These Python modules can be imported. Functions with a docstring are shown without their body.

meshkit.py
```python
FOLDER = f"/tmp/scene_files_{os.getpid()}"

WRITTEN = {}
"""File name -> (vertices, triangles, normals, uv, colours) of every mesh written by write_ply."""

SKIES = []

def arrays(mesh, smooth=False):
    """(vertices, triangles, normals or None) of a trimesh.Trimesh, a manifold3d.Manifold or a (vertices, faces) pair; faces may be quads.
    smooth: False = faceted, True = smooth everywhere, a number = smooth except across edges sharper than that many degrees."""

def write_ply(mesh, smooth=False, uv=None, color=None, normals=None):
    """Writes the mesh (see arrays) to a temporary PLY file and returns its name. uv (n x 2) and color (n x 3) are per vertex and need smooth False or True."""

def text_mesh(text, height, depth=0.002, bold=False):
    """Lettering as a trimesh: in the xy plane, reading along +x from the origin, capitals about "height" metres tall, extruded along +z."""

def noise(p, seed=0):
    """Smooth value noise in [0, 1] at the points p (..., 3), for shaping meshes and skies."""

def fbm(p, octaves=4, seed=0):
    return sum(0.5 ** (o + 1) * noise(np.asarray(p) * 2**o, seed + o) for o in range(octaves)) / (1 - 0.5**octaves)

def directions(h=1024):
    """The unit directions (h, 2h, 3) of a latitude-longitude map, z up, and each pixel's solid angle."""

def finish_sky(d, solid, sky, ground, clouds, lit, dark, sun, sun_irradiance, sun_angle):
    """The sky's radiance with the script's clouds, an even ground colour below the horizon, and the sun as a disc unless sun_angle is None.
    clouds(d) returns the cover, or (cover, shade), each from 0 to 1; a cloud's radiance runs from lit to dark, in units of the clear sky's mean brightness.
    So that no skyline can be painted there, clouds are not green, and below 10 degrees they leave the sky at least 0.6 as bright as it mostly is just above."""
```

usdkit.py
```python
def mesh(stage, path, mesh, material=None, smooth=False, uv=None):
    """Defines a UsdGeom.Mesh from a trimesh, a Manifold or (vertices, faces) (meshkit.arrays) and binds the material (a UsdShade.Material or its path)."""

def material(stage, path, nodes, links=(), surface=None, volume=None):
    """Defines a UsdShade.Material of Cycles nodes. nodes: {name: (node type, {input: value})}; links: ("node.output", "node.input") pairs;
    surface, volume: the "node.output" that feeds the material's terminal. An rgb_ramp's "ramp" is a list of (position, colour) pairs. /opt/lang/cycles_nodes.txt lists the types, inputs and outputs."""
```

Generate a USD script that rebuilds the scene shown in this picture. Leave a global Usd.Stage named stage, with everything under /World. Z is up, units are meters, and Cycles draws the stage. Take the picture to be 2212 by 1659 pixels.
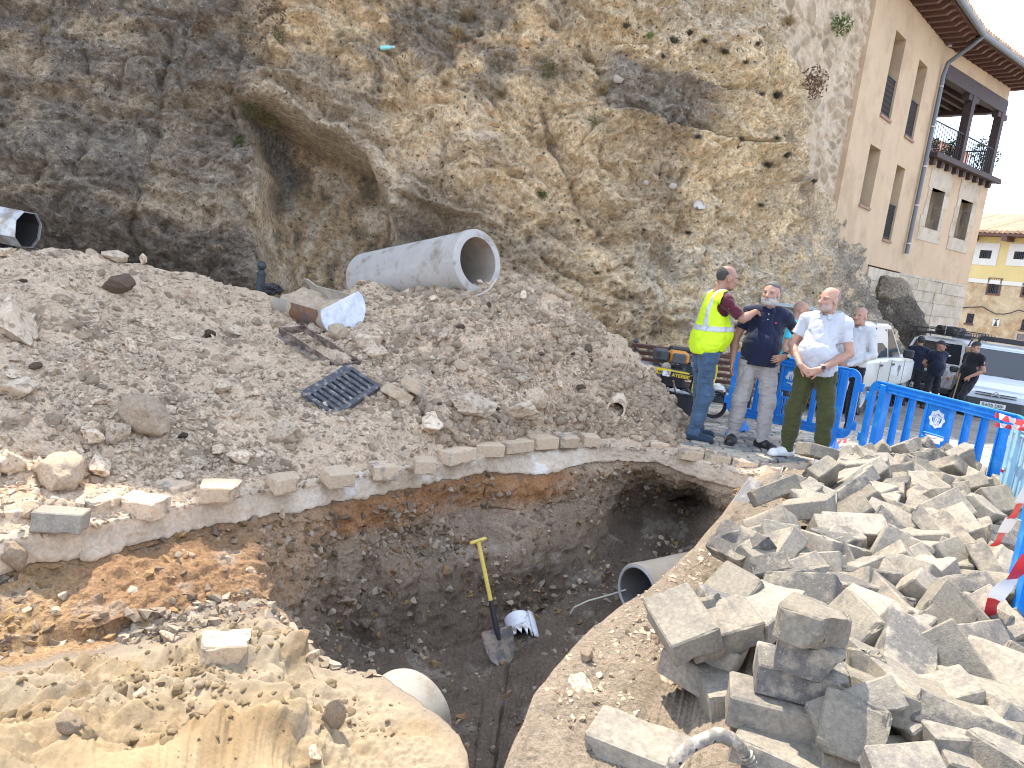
import math, random
import numpy as np, trimesh, manifold3d as m3, usdkit, meshkit
from shapely.geometry import Polygon, LineString, Point
from shapely import contains_xy
from pxr import Usd, UsdGeom, UsdLux, UsdShade, Gf, Sdf, Vt

stage = Usd.Stage.CreateInMemory()
UsdGeom.SetStageUpAxis(stage, UsdGeom.Tokens.z); UsdGeom.SetStageMetersPerUnit(stage, 1.0)
UsdGeom.Xform.Define(stage, '/World')
# ---------------------------------------------------------------- camera, sky, sun, exposure
F, ROLL, PITCH, H = 1640.0, math.radians(7.2), math.radians(9.4), 1.65
EXPOSURE = 2.1
SUN_EL = math.radians(64.0)
SUN_H = np.array([-0.62, 0.785]); SUN_H = SUN_H/np.linalg.norm(SUN_H)
SUN = np.array([SUN_H[0]*math.cos(SUN_EL), SUN_H[1]*math.cos(SUN_EL), math.sin(SUN_EL)])
SUN_I, SKY_S = 0.6, 0.15
fwd = np.array([0, math.cos(PITCH), -math.sin(PITCH)]); _r0 = np.array([1.0, 0, 0]); _u0 = np.cross(_r0, fwd)
RIGHT = _r0*math.cos(ROLL)+_u0*math.sin(ROLL); UPV = np.cross(RIGHT, fwd)
cam = UsdGeom.Camera.Define(stage, '/World/camera')
cam.CreateHorizontalApertureAttr(36.0); cam.CreateVerticalApertureAttr(27.0)
cam.CreateFocalLengthAttr(36.0*F/2212.0); cam.CreateClippingRangeAttr(Gf.Vec2f(0.05, 500)); cam.CreateExposureAttr(EXPOSURE)
_M = np.eye(4); _M[0, :3] = RIGHT; _M[1, :3] = UPV; _M[2, :3] = -fwd; _M[3, :3] = [0, 0, H]
cam.AddTransformOp().Set(Gf.Matrix4d(*_M.ravel().tolist()))
def ray(u, v): return RIGHT*((u-1106)/F)-UPV*((v-829.5)/F)+fwd
EYE = np.array([0, 0, H])
def PY(u, v, y): d = ray(u, v); return EYE+d*(y/d[1])
def PZ(u, v, z): d = ray(u, v); return EYE+d*((z-H)/d[2])
def PP(u, v, p0, n): d = ray(u, v); return EYE+d*(np.dot(np.asarray(p0)-EYE, n)/np.dot(d, n))
def proj(p):
    q = np.asarray(p, float)-EYE; c = q@fwd; c = np.where(np.abs(c) < 1e-6, 1e-6, c)
    return np.stack([1106+F*(q@RIGHT)/c, 829.5-F*(q@UPV)/c, c], -1)

dome = UsdLux.DomeLight.Define(stage, '/World/sky')
dome.GetPrim().SetCustomDataByKey('kind', 'structure')
_sky = usdkit.material(stage, '/World/Looks/sky_air', {
    's': ('sky_texture', {'sky_type': 'single_scattering', 'sun_disc': False, 'sun_elevation': SUN_EL, 'sun_rotation': math.atan2(SUN[0], SUN[1]), 'altitude': 900.0, 'air_density': 1.5, 'aerosol_density': 0.3, 'ozone_density': 0.5}),
    'tc': ('texture_coordinate', {}), 'va': ('vector_math', {'math_type': 'add', 'vector2': (0, 0, .8)}), 'vn': ('vector_math', {'math_type': 'normalize'}),
    'h': ('hsv', {'saturation': 0.6}),
    'b': ('background_shader', {'strength': SKY_S})}, [('tc.generated', 'va.vector1'), ('va.vector', 'vn.vector1'), ('vn.vector', 's.vector'), ('s.color', 'h.color'), ('h.color', 'b.color')], surface='b.background')
UsdShade.MaterialBindingAPI.Apply(dome.GetPrim()).Bind(_sky)
sun = UsdLux.DistantLight.Define(stage, '/World/sun')
sun.CreateNormalizeAttr(True); sun.CreateIntensityAttr(SUN_I); sun.CreateAngleAttr(0.5); sun.CreateColorAttr(Gf.Vec3f(1.0, 0.91, 0.77))
_z = SUN; _x = np.cross([0, 0, 1.0], _z); _x /= np.linalg.norm(_x); _y = np.cross(_z, _x)
_S = np.eye(4); _S[0, :3] = _x; _S[1, :3] = _y; _S[2, :3] = _z; _S[3, :3] = SUN*60
sun.AddTransformOp().Set(Gf.Matrix4d(*_S.ravel().tolist()))

# ---------------------------------------------------------------- helpers
RNG = np.random.default_rng(7); random.seed(7)
_used = {}
def numbered(parent, name):
    k = (parent, name); n = _used.get(k, 0); _used[k] = n+1
    return f'{parent}/{name}' + ('' if n == 0 else f'_{n:03d}')
def ppath(parent): return '/World' if parent is None else (parent if isinstance(parent, str) else str(parent.GetPath()))
def tag(p, label=None, cat=None, group=None, kind=None):
    p = p.GetPrim() if hasattr(p, 'GetPrim') else p
    for k, v in (('label', label), ('category', cat), ('group', group), ('kind', kind)):
        if v: p.SetCustomDataByKey(k, v)
    return p
def obj(name, mesh, mat, parent=None, smooth=30, label=None, cat=None, group=None, kind=None, colors=None, cname='Cf'):
    path = numbered(ppath(parent), name)
    if isinstance(mesh, (list,)): mesh = trimesh.util.concatenate([tm(m) for m in mesh])
    if colors is not None: smooth = bool(smooth)
    m = usdkit.mesh(stage, path, mesh, mat, smooth=smooth)
    if colors is not None:
        UsdGeom.PrimvarsAPI(m).CreatePrimvar(cname, Sdf.ValueTypeNames.Color3fArray, 'vertex').Set(Vt.Vec3fArray.FromNumpy(np.asarray(colors, np.float32)))
    return tag(m.GetPrim(), label, cat, group, kind)
def rotz(a): c, s = math.cos(a), math.sin(a); return np.array([[c, -s, 0], [s, c, 0], [0, 0, 1.0]])
def frame(loc, X=None, Z=None, R=None):
    M = np.eye(4)
    if R is not None: M[:3, :3] = R
    M[:3, 3] = loc; return M
def setx(prim, M):
    x = UsdGeom.Xformable(prim); x.ClearXformOpOrder(); x.AddTransformOp().Set(Gf.Matrix4d(*np.asarray(M).T.ravel().tolist()))
def thing(name, label, cat, M=None, group=None, loc=None, rz=0.0):
    x = UsdGeom.Xform.Define(stage, numbered('/World', name))
    if M is None: M = frame(loc if loc is not None else (0, 0, 0), R=rotz(rz))
    setx(x.GetPrim(), M)
    return tag(x.GetPrim(), label, cat, group)
def copyof(src, name, label, cat, M, group=None):
    x = UsdGeom.Xform.Define(stage, numbered('/World', name))
    x.GetPrim().GetReferences().AddInternalReference(src.GetPath() if hasattr(src, 'GetPath') else src)
    x.GetPrim().SetInstanceable(True); setx(x.GetPrim(), M)
    return tag(x.GetPrim(), label, cat, group)
def klass(name):
    UsdGeom.Scope.Define(stage, '/World/Looks')
    p = stage.CreateClassPrim('/World/Looks/'+name) if False else stage.CreateClassPrim('/'+name)
    return p
def tm(m):
    if isinstance(m, trimesh.Trimesh): return m
    v, f, _ = meshkit.arrays(m); return trimesh.Trimesh(v, f, process=False)
def box(sx, sy, sz, c=(0, 0, 0), R=None):
    b = trimesh.creation.box([sx, sy, sz])
    if R is not None: b.apply_transform(frame((0, 0, 0), R=R))
    b.apply_translation(c); return b
def rbox(sx, sy, sz, r=0.01, c=(0, 0, 0), R=None):
    """box with chamfered edges"""
    hx, hy, hz = sx/2, sy/2, sz/2; pts = []
    for a in (-1, 1):
        for b in (-1, 1):
            for d in (-1, 1):
                pts += [(a*hx, b*(hy-r), d*(hz-r)), (a*(hx-r), b*hy, d*(hz-r)), (a*(hx-r), b*(hy-r), d*hz)]
    m = trimesh.Trimesh(np.array(pts)).convex_hull
    if R is not None: m.apply_transform(frame((0, 0, 0), R=R))
    m.apply_translation(c); return m
def hull(pts): return trimesh.Trimesh(np.asarray(pts, float)).convex_hull
def tube(path, r, n=8, closed=False, cap=True):
    p = np.asarray(path, float); r = np.broadcast_to(np.asarray(r, float), (len(p),))
    t = np.gradient(p, axis=0) if not closed else np.roll(p, -1, 0)-np.roll(p, 1, 0)
    t /= np.linalg.norm(t, axis=1, keepdims=True)+1e-12
    ref = np.array([0, 0, 1.0]) if abs(t[0, 2]) < 0.9 else np.array([1.0, 0, 0])
    rings = []
    for i in range(len(p)):
        a = ref-t[i]*np.dot(ref, t[i]); a /= np.linalg.norm(a)+1e-12; b = np.cross(t[i], a); ref = a
        th = np.arange(n)*2*np.pi/n
        rings.append(p[i]+r[i]*(np.cos(th)[:, None]*a+np.sin(th)[:, None]*b))
    v = np.vstack(rings); f = []
    m = len(p)
    for i in range(m if closed else m-1):
        j = (i+1) % m
        for k in range(n):
            l = (k+1) % n
            f += [(i*n+k, i*n+l, j*n+l), (i*n+k, j*n+l, j*n+k)]
    if cap and not closed:
        v = np.vstack([v, p[0], p[-1]]); c0, c1 = len(v)-2, len(v)-1
        for k in range(n):
            l = (k+1) % n
            f += [(c0, l, k), (c1, (m-1)*n+k, (m-1)*n+l)]
    return trimesh.Trimesh(v, np.array(f), process=False)
def cyl(p0, p1, r, n=16): return tube([p0, p1], r, n)
def lathe(profile, n=24, axis=2):
    """profile: list of (radius, height) -> surface of revolution, closed if the ends have radius 0"""
    pr = np.asarray(profile, float); th = np.arange(n)*2*np.pi/n
    v = np.stack([pr[:, None, 0]*np.cos(th), pr[:, None, 0]*np.sin(th), np.repeat(pr[:, 1:2], n, 1)], -1).reshape(-1, 3)
    f = []
    for i in range(len(pr)-1):
        for k in range(n):
            l = (k+1) % n
            f += [(i*n+k, i*n+l, (i+1)*n+l), (i*n+k, (i+1)*n+l, (i+1)*n+k)]
    return trimesh.Trimesh(v, np.array(f), process=False)
def extrude(poly, h):
    polys = list(poly.geoms) if hasattr(poly, 'geoms') else [poly]
    return trimesh.util.concatenate([trimesh.creation.extrude_polygon(g, h, engine='earcut') for g in polys if g.area > 1e-9])
def tf(m, M): m = tm(m).copy(); m.apply_transform(M); return m
def sstep(a, b, x): t = np.clip((x-a)/(b-a), 0, 1); return t*t*(3-2*t)
def grid_faces(nr, nc, mask=None):
    i = np.arange(nr*nc).reshape(nr, nc)
    a, b, c, d = i[:-1, :-1], i[:-1, 1:], i[1:, 1:], i[1:, :-1]
    q = np.stack([a, b, c, d], -1)
    if mask is not None: q = q[mask]
    q = q.reshape(-1, 4)
    return np.vstack([q[:, [0, 1, 2]], q[:, [0, 2, 3]]])
noise = meshkit.noise
def fbm(p, s, o=4, seed=0): return meshkit.fbm(np.asarray(p)*s, o, seed)-0.5
def ridged(p, s, o=3, seed=0): return sum(0.5**k*(1-2*np.abs(noise(np.asarray(p)*s*2**k, seed+k)-0.5)) for k in range(o))/1.75
def compact(v, f, *attrs):
    a = v[f]; ar = np.linalg.norm(np.cross(a[:, 1]-a[:, 0], a[:, 2]-a[:, 0]), axis=1); f = f[ar > 1e-10]
    u, inv = np.unique(f, return_inverse=True)
    return (v[u], inv.reshape(-1, 3), *[x[u] for x in attrs])

# ---------------------------------------------------------------- materials
def mat(name, col, rough=0.7, var=0.0, vs=8.0, bump=0.0, bs=60.0, metal=0.0, spec=0.5, coat=0.0, obj_rand=0.0, dust=None, space='world', spots=None, transl=0.0, dist=0.01, sheen=0.0):
    """var: brightness variation by noise; dust: (colour, amount, scale) patches; spots: (colour, threshold, scale)"""
    N, L = {}, []
    src = 'geo.position' if space == 'world' else 'tc.object'
    N['geo' if space == 'world' else 'tc'] = ('geometry' if space == 'world' else 'texture_coordinate', {})
    N['p'] = ('principled_bsdf', {'base_color': col, 'roughness': rough, 'metallic': metal, 'specular_ior_level': spec, 'coat_weight': coat, 'sheen_weight': sheen})
    cur = None
    if isinstance(col, str):
        N['at'] = ('attribute', {'attribute': col}); cur = 'at.color'; N['p'][1].pop('base_color')
    if dust:
        N['dn'] = ('noise_texture', {'scale': dust[2], 'detail': 5.0, 'roughness': 0.65}); L.append((src, 'dn.vector'))
        N['dr'] = ('map_range', {'from_min': 0.62-dust[1]*0.35, 'from_max': 0.72-dust[1]*0.3, 'clamp': True}); L.append(('dn.fac', 'dr.value'))
        N['dm'] = ('mix', {'color1': col if not isinstance(col, str) else (0, 0, 0), 'color2': dust[0]}); L.append(('dr.result', 'dm.fac'))
        if cur: L.append((cur, 'dm.color1'))
        cur = 'dm.color'
    if spots:
        N['sn'] = ('voronoi_texture', {'scale': spots[2]}); L.append((src, 'sn.vector'))
        N['sr'] = ('map_range', {'from_min': spots[1], 'from_max': spots[1]*0.6, 'clamp': True}); L.append(('sn.distance', 'sr.value'))
        N['sm'] = ('mix', {'color1': col if not isinstance(col, str) else (0, 0, 0), 'color2': spots[0]}); L.append(('sr.result', 'sm.fac'))
        if cur: L.append((cur, 'sm.color1'))
        cur = 'sm.color'
    if var:
        N['vn'] = ('noise_texture', {'scale': vs, 'detail': 6.0, 'roughness': 0.7}); L.append((src, 'vn.vector'))
        N['vr'] = ('map_range', {'from_min': 0.3, 'from_max': 0.7, 'to_min': 1-var, 'to_max': 1+var}); L.append(('vn.fac', 'vr.value'))
        N['vm'] = ('mix', {'mix_type': 'multiply', 'fac': 1.0, 'color1': col if not isinstance(col, str) else (0, 0, 0)}); L.append(('vr.result', 'vm.color2'))
        if cur: L.append((cur, 'vm.color1'))
        cur = 'vm.color'
    if obj_rand:
        N['oi'] = ('object_info', {})
        N['or'] = ('map_range', {'from_min': 0.0, 'from_max': 1.0, 'to_min': 1-obj_rand, 'to_max': 1+obj_rand}); L.append(('oi.random', 'or.value'))
        N['om'] = ('mix', {'mix_type': 'multiply', 'fac': 1.0, 'color1': col if not isinstance(col, str) else (0, 0, 0)}); L.append(('or.result', 'om.color2'))
        if cur: L.append((cur, 'om.color1'))
        cur = 'om.color'
    if cur: L.append((cur, 'p.base_color'))
    if bump:
        N['bn'] = ('noise_texture', {'scale': bs, 'detail': 5.0, 'roughness': 0.65}); L.append((src, 'bn.vector'))
        N['bu'] = ('bump', {'strength': bump, 'distance': dist}); L += [('bn.fac', 'bu.height'), ('bu.normal', 'p.normal')]
    surf = 'p.BSDF'
    if transl:
        N['tb'] = ('translucent_bsdf', {'color': col}); N['mx'] = ('mix_closure', {'fac': transl}); L += [('p.BSDF', 'mx.closure1'), ('tb.BSDF', 'mx.closure2')]
        surf = 'mx.closure'
    return usdkit.material(stage, '/World/Looks/'+name, N, L, surface=surf)
def ground_mat(name, s1=5.0, s2=40.0, s3=220.0, v1=0.22, v2=0.3, v3=0.25, bump=0.8, dist=0.012, speck=None):
    N = {'geo': ('geometry', {}), 'at': ('attribute', {'attribute': 'Cf'}), 'p': ('principled_bsdf', {'roughness': 0.92, 'specular_ior_level': 0.15, 'diffuse_roughness': 0.6})}
    L = []; cur = 'at.color'
    for k, (s, v) in enumerate(((s1, v1), (s2, v2), (s3, v3))):
        N[f'n{k}'] = ('noise_texture', {'scale': s, 'detail': 4.0, 'roughness': 0.62}); L.append(('geo.position', f'n{k}.vector'))
        N[f'r{k}'] = ('map_range', {'from_min': 0.3, 'from_max': 0.7, 'to_min': 1-v, 'to_max': 1+v}); L.append((f'n{k}.fac', f'r{k}.value'))
        N[f'm{k}'] = ('mix', {'mix_type': 'multiply', 'fac': 1.0}); L += [(cur, f'm{k}.color1'), (f'r{k}.result', f'm{k}.color2')]; cur = f'm{k}.color'
    if speck:
        for k, (col, th, sc) in enumerate(speck):
            N[f'sv{k}'] = ('noise_texture', {'scale': sc, 'detail': 3.0, 'roughness': 0.7}); L.append(('geo.position', f'sv{k}.vector'))
            N[f'sq{k}'] = ('map_range', {'from_min': th, 'from_max': th+0.07, 'clamp': True}); L.append((f'sv{k}.fac', f'sq{k}.value'))
            N[f'sx{k}'] = ('mix', {'color2': col}); L += [(f'sq{k}.result', f'sx{k}.fac'), (cur, f'sx{k}.color1')]; cur = f'sx{k}.color'
    L.append((cur, 'p.base_color'))
    N['b1'] = ('bump', {'strength': bump, 'distance': dist}); N['b2'] = ('bump', {'strength': bump*0.7, 'distance': dist*0.35})
    L += [('n1.fac', 'b1.height'), ('n2.fac', 'b2.height'), ('b1.normal', 'b2.normal'), ('b2.normal', 'p.normal')]
    return usdkit.material(stage, '/World/Looks/'+name, N, L, surface='p.BSDF')
M_CLIFF = ground_mat('cliff_rock', 1.6, 13.0, 60.0, 0.22, 0.42, 0.45, 0.85, 0.075, speck=[((0.06, 0.052, 0.044), 0.60, 14.0), ((0.62, 0.54, 0.42), 0.645, 26.0)])
M_EARTH = ground_mat('earth', 4.0, 45.0, 190.0, 0.16, 0.28, 0.3, 1.0, 0.018)
M_SAND = ground_mat('sand', 3.0, 60.0, 350.0, 0.1, 0.12, 0.2, 0.7, 0.006)
M_CONC = ground_mat('slab_concrete', 5.0, 50.0, 250.0, 0.12, 0.14, 0.16, 0.6, 0.008)
M_STREET = usdkit.material(stage, '/World/Looks/street_setts', {'geo': ('geometry', {}), 'at': ('attribute', {'attribute': 'Cf'}), 'mp': ('mapping', {'rotation': (0, 0, .12)}),
    'br': ('brick_texture', {'scale': 1.0, 'brick_width': .21, 'row_height': .11, 'mortar_size': .012, 'color1': (.92, .92, .92), 'color2': (1.12, 1.1, 1.07), 'mortar': (.62, .6, .57)}), 'n': ('noise_texture', {'scale': 1.3, 'detail': 6.0, 'roughness': .7}), 'r': ('map_range', {'from_min': .3, 'from_max': .7, 'to_min': .72, 'to_max': 1.25}),
    'm1': ('mix', {'mix_type': 'multiply', 'fac': 1.0}), 'm2': ('mix', {'mix_type': 'multiply', 'fac': 1.0}), 'bu': ('bump', {'strength': .6, 'distance': .008}), 'p': ('principled_bsdf', {'roughness': .85, 'specular_ior_level': .2})},
    [('geo.position', 'mp.vector'), ('mp.vector', 'br.vector'), ('geo.position', 'n.vector'), ('n.fac', 'r.value'), ('at.color', 'm1.color1'), ('br.color', 'm1.color2'), ('m1.color', 'm2.color1'), ('r.result', 'm2.color2'), ('m2.color', 'p.base_color'), ('br.fac', 'bu.height'), ('bu.normal', 'p.normal')], surface='p.BSDF')
# ---------------------------------------------------------------- ground lofted between feature lines round the trench
NT = 1150
TH = np.radians(np.linspace(-47, 52, NT))
def line3(pts):
    """[(u, v, z)] -> (azimuth, distance, height) of the points where those rays meet the heights"""
    q = np.array([PZ(u, v, z) for u, v, z in pts]); t = np.arctan2(q[:, 0], q[:, 1]); r = np.hypot(q[:, 0], q[:, 1]); o = np.argsort(t)
    return t[o], r[o], q[o, 2]
def liney(pts):
    q = np.array([PY(u, v, y) for u, v, y in pts]); t = np.arctan2(q[:, 0], q[:, 1]); r = np.hypot(q[:, 0], q[:, 1]); o = np.argsort(t)
    return t[o], r[o], q[o, 2]
def on(l): return np.interp(TH, l[0], l[1]), np.interp(TH, l[0], l[2])
wob = fbm(np.stack([TH*14, TH*0, TH*0], -1), 1.0, 4, 3)            # irregular edges
wob2 = fbm(np.stack([TH*45, TH*0+9, TH*0], -1), 1.0, 3, 5)
def street_z(x, y): return np.where(y < 8.5, 0.0, -0.066*(y-8.5))-0.02*np.clip(x-4.5, 0, 40)*0.3
# near rim of the trench
N = [(-200, 1478, -.42), (0, 1440, -.45), (200, 1400, -.46), (400, 1360, -.47), (560, 1318, -.47), (645, 1352, -.44), (700, 1418, -.36), (830, 1452, -.3), (930, 1520, -.25), (985, 1560, -.22), (1012, 1610, -.2), (1020, 1690, -.2)]
rN, zN = on(line3(N+[(1072, 1690, -.03), (1132, 1545, 0), (1155, 1482, 0), (1225, 1400, 0.0), (1310, 1322, 0.0), (1400, 1262, 0.02), (1440, 1225, 0.02), (1500, 1175, 0.0), (1560, 1105, 0.0), (1605, 1048, 0), (1660, 1022, -.02), (1800, 1010, -.02)]))
d2 = np.degrees(TH)
gap = np.clip(1-np.abs(d2-1.72)/1.0, 0, 1)
gp = sstep(0.0, 0.35, gap)
rN = rN*(1-gp)+1.25*gp; zN = zN*(1-gp)-.25*gp
rN0 = rN.copy(); k_ = np.ones(15)/15; rN0 = np.convolve(np.pad(rN0, 7, mode='edge'), k_, 'valid'); rN = rN+wob2*0.08
# slab of the street base: lower edge and upper edge
rS0, zS0 = on(line3([(-200, 1285, -.27), (0, 1232, -.27), (60, 1178, -.25), (200, 1200, -.27), (300, 1168, -.26), (430, 1140, -.26), (640, 1105, -.25), (900, 1050, -.25), (1005, 1006, -.25), (1030, 1012, -.25), (1100, 1022, -.26), (1180, 1022, -.26), (1280, 995, -.24), (1420, 990, -.22), (1500, 1022, -.25), (1600, 1048, -.25), (1650, 1040, -.2), (1800, 1040, -.1)]))
rS2, zS2 = on(line3([(-200, 1215, -.10), (0, 1165, -.10), (130, 1145, -.10), (320, 1110, -.10), (480, 1075, -.10), (620, 1053, -.10), (730, 1032, -.10), (830, 1020, -.10), (920, 1005, -.10), (985, 995, -.10), (1050, 980, -.10), (1110, 978, -.10), (1170, 964, -.10), (1230, 962, -.10), (1300, 962, -.1), (1420, 974, -.1), (1500, 993, -.1), (1600, 1022, -.1), (1650, 1024, -.06), (1800, 1010, -.06)]))
endt = sstep(np.radians(18.3), np.radians(19.6), TH)                 # the trench ends here
rS2 = np.maximum(rS2, rN+0.02*endt+0.25*(1-endt)); rS0 = np.minimum(np.maximum(rS0+wob2*.10, rN+.01), rS2-.005)
rS0 = rS0*(1-endt)+(rS2-.01)*endt; zS0 = zS0*(1-endt)+(zS2-.005)*endt
zN = zN*(1-endt)+(-.02)*endt
# foot of the far wall
rF2, zF2 = on(line3([(-250, 1430, -.47), (0, 1400, -.48), (200, 1370, -.49), (400, 1335, -.5), (540, 1296, -.52), (620, 1318, -.8), (690, 1370, -1.15), (780, 1410, -1.4), (900, 1425, -1.48), (1000, 1395, -1.48), (1150, 1325, -1.46), (1300, 1285, -1.36), (1400, 1238, -1.2), (1480, 1170, -1.1), (1560, 1100, -.95), (1605, 1060, -.5), (1630, 1035, -.15), (1800, 1035, -.1)]))
rF2 = np.clip(rF2+wob*.15, rN+.06, rS0-.0+0.25); zF2 = zF2*(1-endt)+(-.05)*endt
rF1 = np.minimum(rN+.10, rF2-.02)
deep = sstep(-.6, -1.1, zF2); zF1 = np.where(deep > 0, zN*(1-deep)+(zF2-.04)*deep, zN-.02)
# middle of the far wall, hollowed out to a cave at the right
tc = lambda u, v: float(np.arctan2(*ray(u, v)[:2]))
cave = sstep(tc(1250, 1150), tc(1380, 1130), TH)*(1-sstep(tc(1500, 1110), tc(1590, 1080), TH))
rM = rF2*.45+rS0*.55+wob*.25*(1-endt)+cave*1.05; zM = zF2*.5+zS0*.5-cave*.12
rM2 = rS0-.02+0.05*(1-endt)+cave*.25; zM2 = zS0*.72+zF2*.28+cave*.12
# paving level behind the slab's edge, spoil heap over it
rG = rS2+.16; zG = np.full(NT, -.085); zG = zG*(1-endt)-.004*endt
zG = zG+(.0)*TH
rR, zR = on(liney([(-400, 500, 6.6), (-200, 515, 6.8), (0, 537, 7.0), (100, 533, 7.4), (200, 548, 7.8), (300, 578, 8.2), (400, 603, 8.6), (500, 622, 9.0), (600, 640, 9.0), (700, 640, 9.0), (790, 615, 9.1), (860, 628, 9.0), (985, 628, 8.7), (1060, 612, 8.9), (1120, 610, 9.0), (1190, 628, 9.1), (1260, 690, 9.1), (1330, 748, 9.0), (1390, 812, 8.9), (1440, 868, 8.7), (1475, 915, 8.5), (1520, 930, 8.4)]))
endm = sstep(tc(1440, 900), tc(1520, 925), TH)
zR = zR*(1-endm)-.12*endm
rA = 0.62*rN0
zA = np.interp(d2, [-47, -36, -30, -20, -8, 0.5, 3.2, 8, 20, 50], [.12, .06, .0, -.08, -.15, -.2, -.04, 0.0, 0.0, 0.0])
zA0 = np.interp(d2, [-47, -30, -8, 0.5, 3.2, 50], [.2, .12, -.05, -.1, .0, 0.0])
lines = [(np.full(NT, .7)*np.minimum(1, rN0/1.3), zA0), (rA, zA), (rN0*.90, zN*.95+.0), (rN, zN-.03*(1-endt)), (rF1, zF1), (rF1*.5+rF2*.5, zF1*.5+zF2*.5+.03*deep), (rF2, zF2), (rM, zM), (rM2, zM2), (rS0+.015*(1-endt), zS0-.005*(1-endt)), (rS0, zS0), (rS2-.012*(1-endt), zS2-.03*(1-endt)), (rS2, zS2), (rG, zG)]
rows = [10, 120, 16, 22, 44, 34, 48, 50, 30, 3, 18, 8, 10]
R_, Z_, K_ = [], [], []
for k, n in enumerate(rows):
    (ra, za), (rb, zb) = lines[k], lines[k+1]
    for j in range(n):
        t = j/n; R_.append(ra*(1-t)+rb*t); Z_.append(za*(1-t)+zb*t); K_.append(k+t)
R_.append(lines[-1][0]); Z_.append(lines[-1][1]); K_.append(len(rows))
R_, Z_, K_ = np.array(R_), np.array(Z_), np.array(K_)
# soften the creases between segments (not the slab's edges)
for _ in range(3):
    for i in range(1, len(K_)-1):
        if K_[i] < 8.6 and not (2.5 < K_[i] < 3.6): R_[i] = R_[i]*.5+(R_[i-1]+R_[i+1])*.25; Z_[i] = Z_[i]*.5+(Z_[i-1]+Z_[i+1])*.25
P_ = np.stack([R_*np.sin(TH), R_*np.cos(TH), Z_], -1)
def normals(P):
    n = np.cross(np.gradient(P, axis=1), np.gradient(P, axis=0)); l = np.linalg.norm(n, axis=-1, keepdims=True); n = n/np.maximum(l, 1e-9)
    return n
Nn = normals(P_); Kc = K_[:, None]*np.ones(NT)
sand = sstep(3.1, 2.0, Kc)*(np.degrees(TH)[None] < 1.4)
# sand lumps
left = sstep(-5, -14, d2)[None]
_a = .6; Pq = P_@np.array([[math.cos(_a), -math.sin(_a), .2], [math.sin(_a), math.cos(_a), .3], [-.3, .1, 1]]); Pq = Pq+np.stack([fbm(P_, 3, 3, 17), fbm(P_, 3, 3, 18), fbm(P_, 3, 3, 19)], -1)*.35
lump = fbm(Pq, 2.4, 4, 11)*.34*left+(ridged(Pq, 3.2, 4, 12)-.5)*.10*(.35+.65*left)+np.clip(noise(Pq*7, 15)-.55, 0, 1)*.16*left+fbm(Pq, 9, 4, 13)*.11*(.5+left)+np.clip(noise(Pq*16, 16)-.55, 0, 1)*.06*(.4+left)+fbm(P_, 38, 3, 14)*.03
wall = sstep(5.0, 5.8, Kc)*sstep(9.0, 8.7, Kc)
wrough = fbm(P_, 2.2, 4, 21)*.22+ridged(P_, 6, 4, 22)*.07+fbm(P_, 22, 3, 23)*.05
slab = sstep(8.9, 9.2, Kc)*sstep(12.9, 12.2, Kc)
srough = fbm(P_, 6, 4, 31)*.06+(ridged(P_, 7, 3, 33)-.5)*.05+fbm(P_, 26, 3, 32)*.034
floorm = sstep(3.8, 4.2, Kc)*sstep(6.0, 5.5, Kc)
plat = sstep(3.0, 2.6, Kc)*(1-sand)
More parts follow.
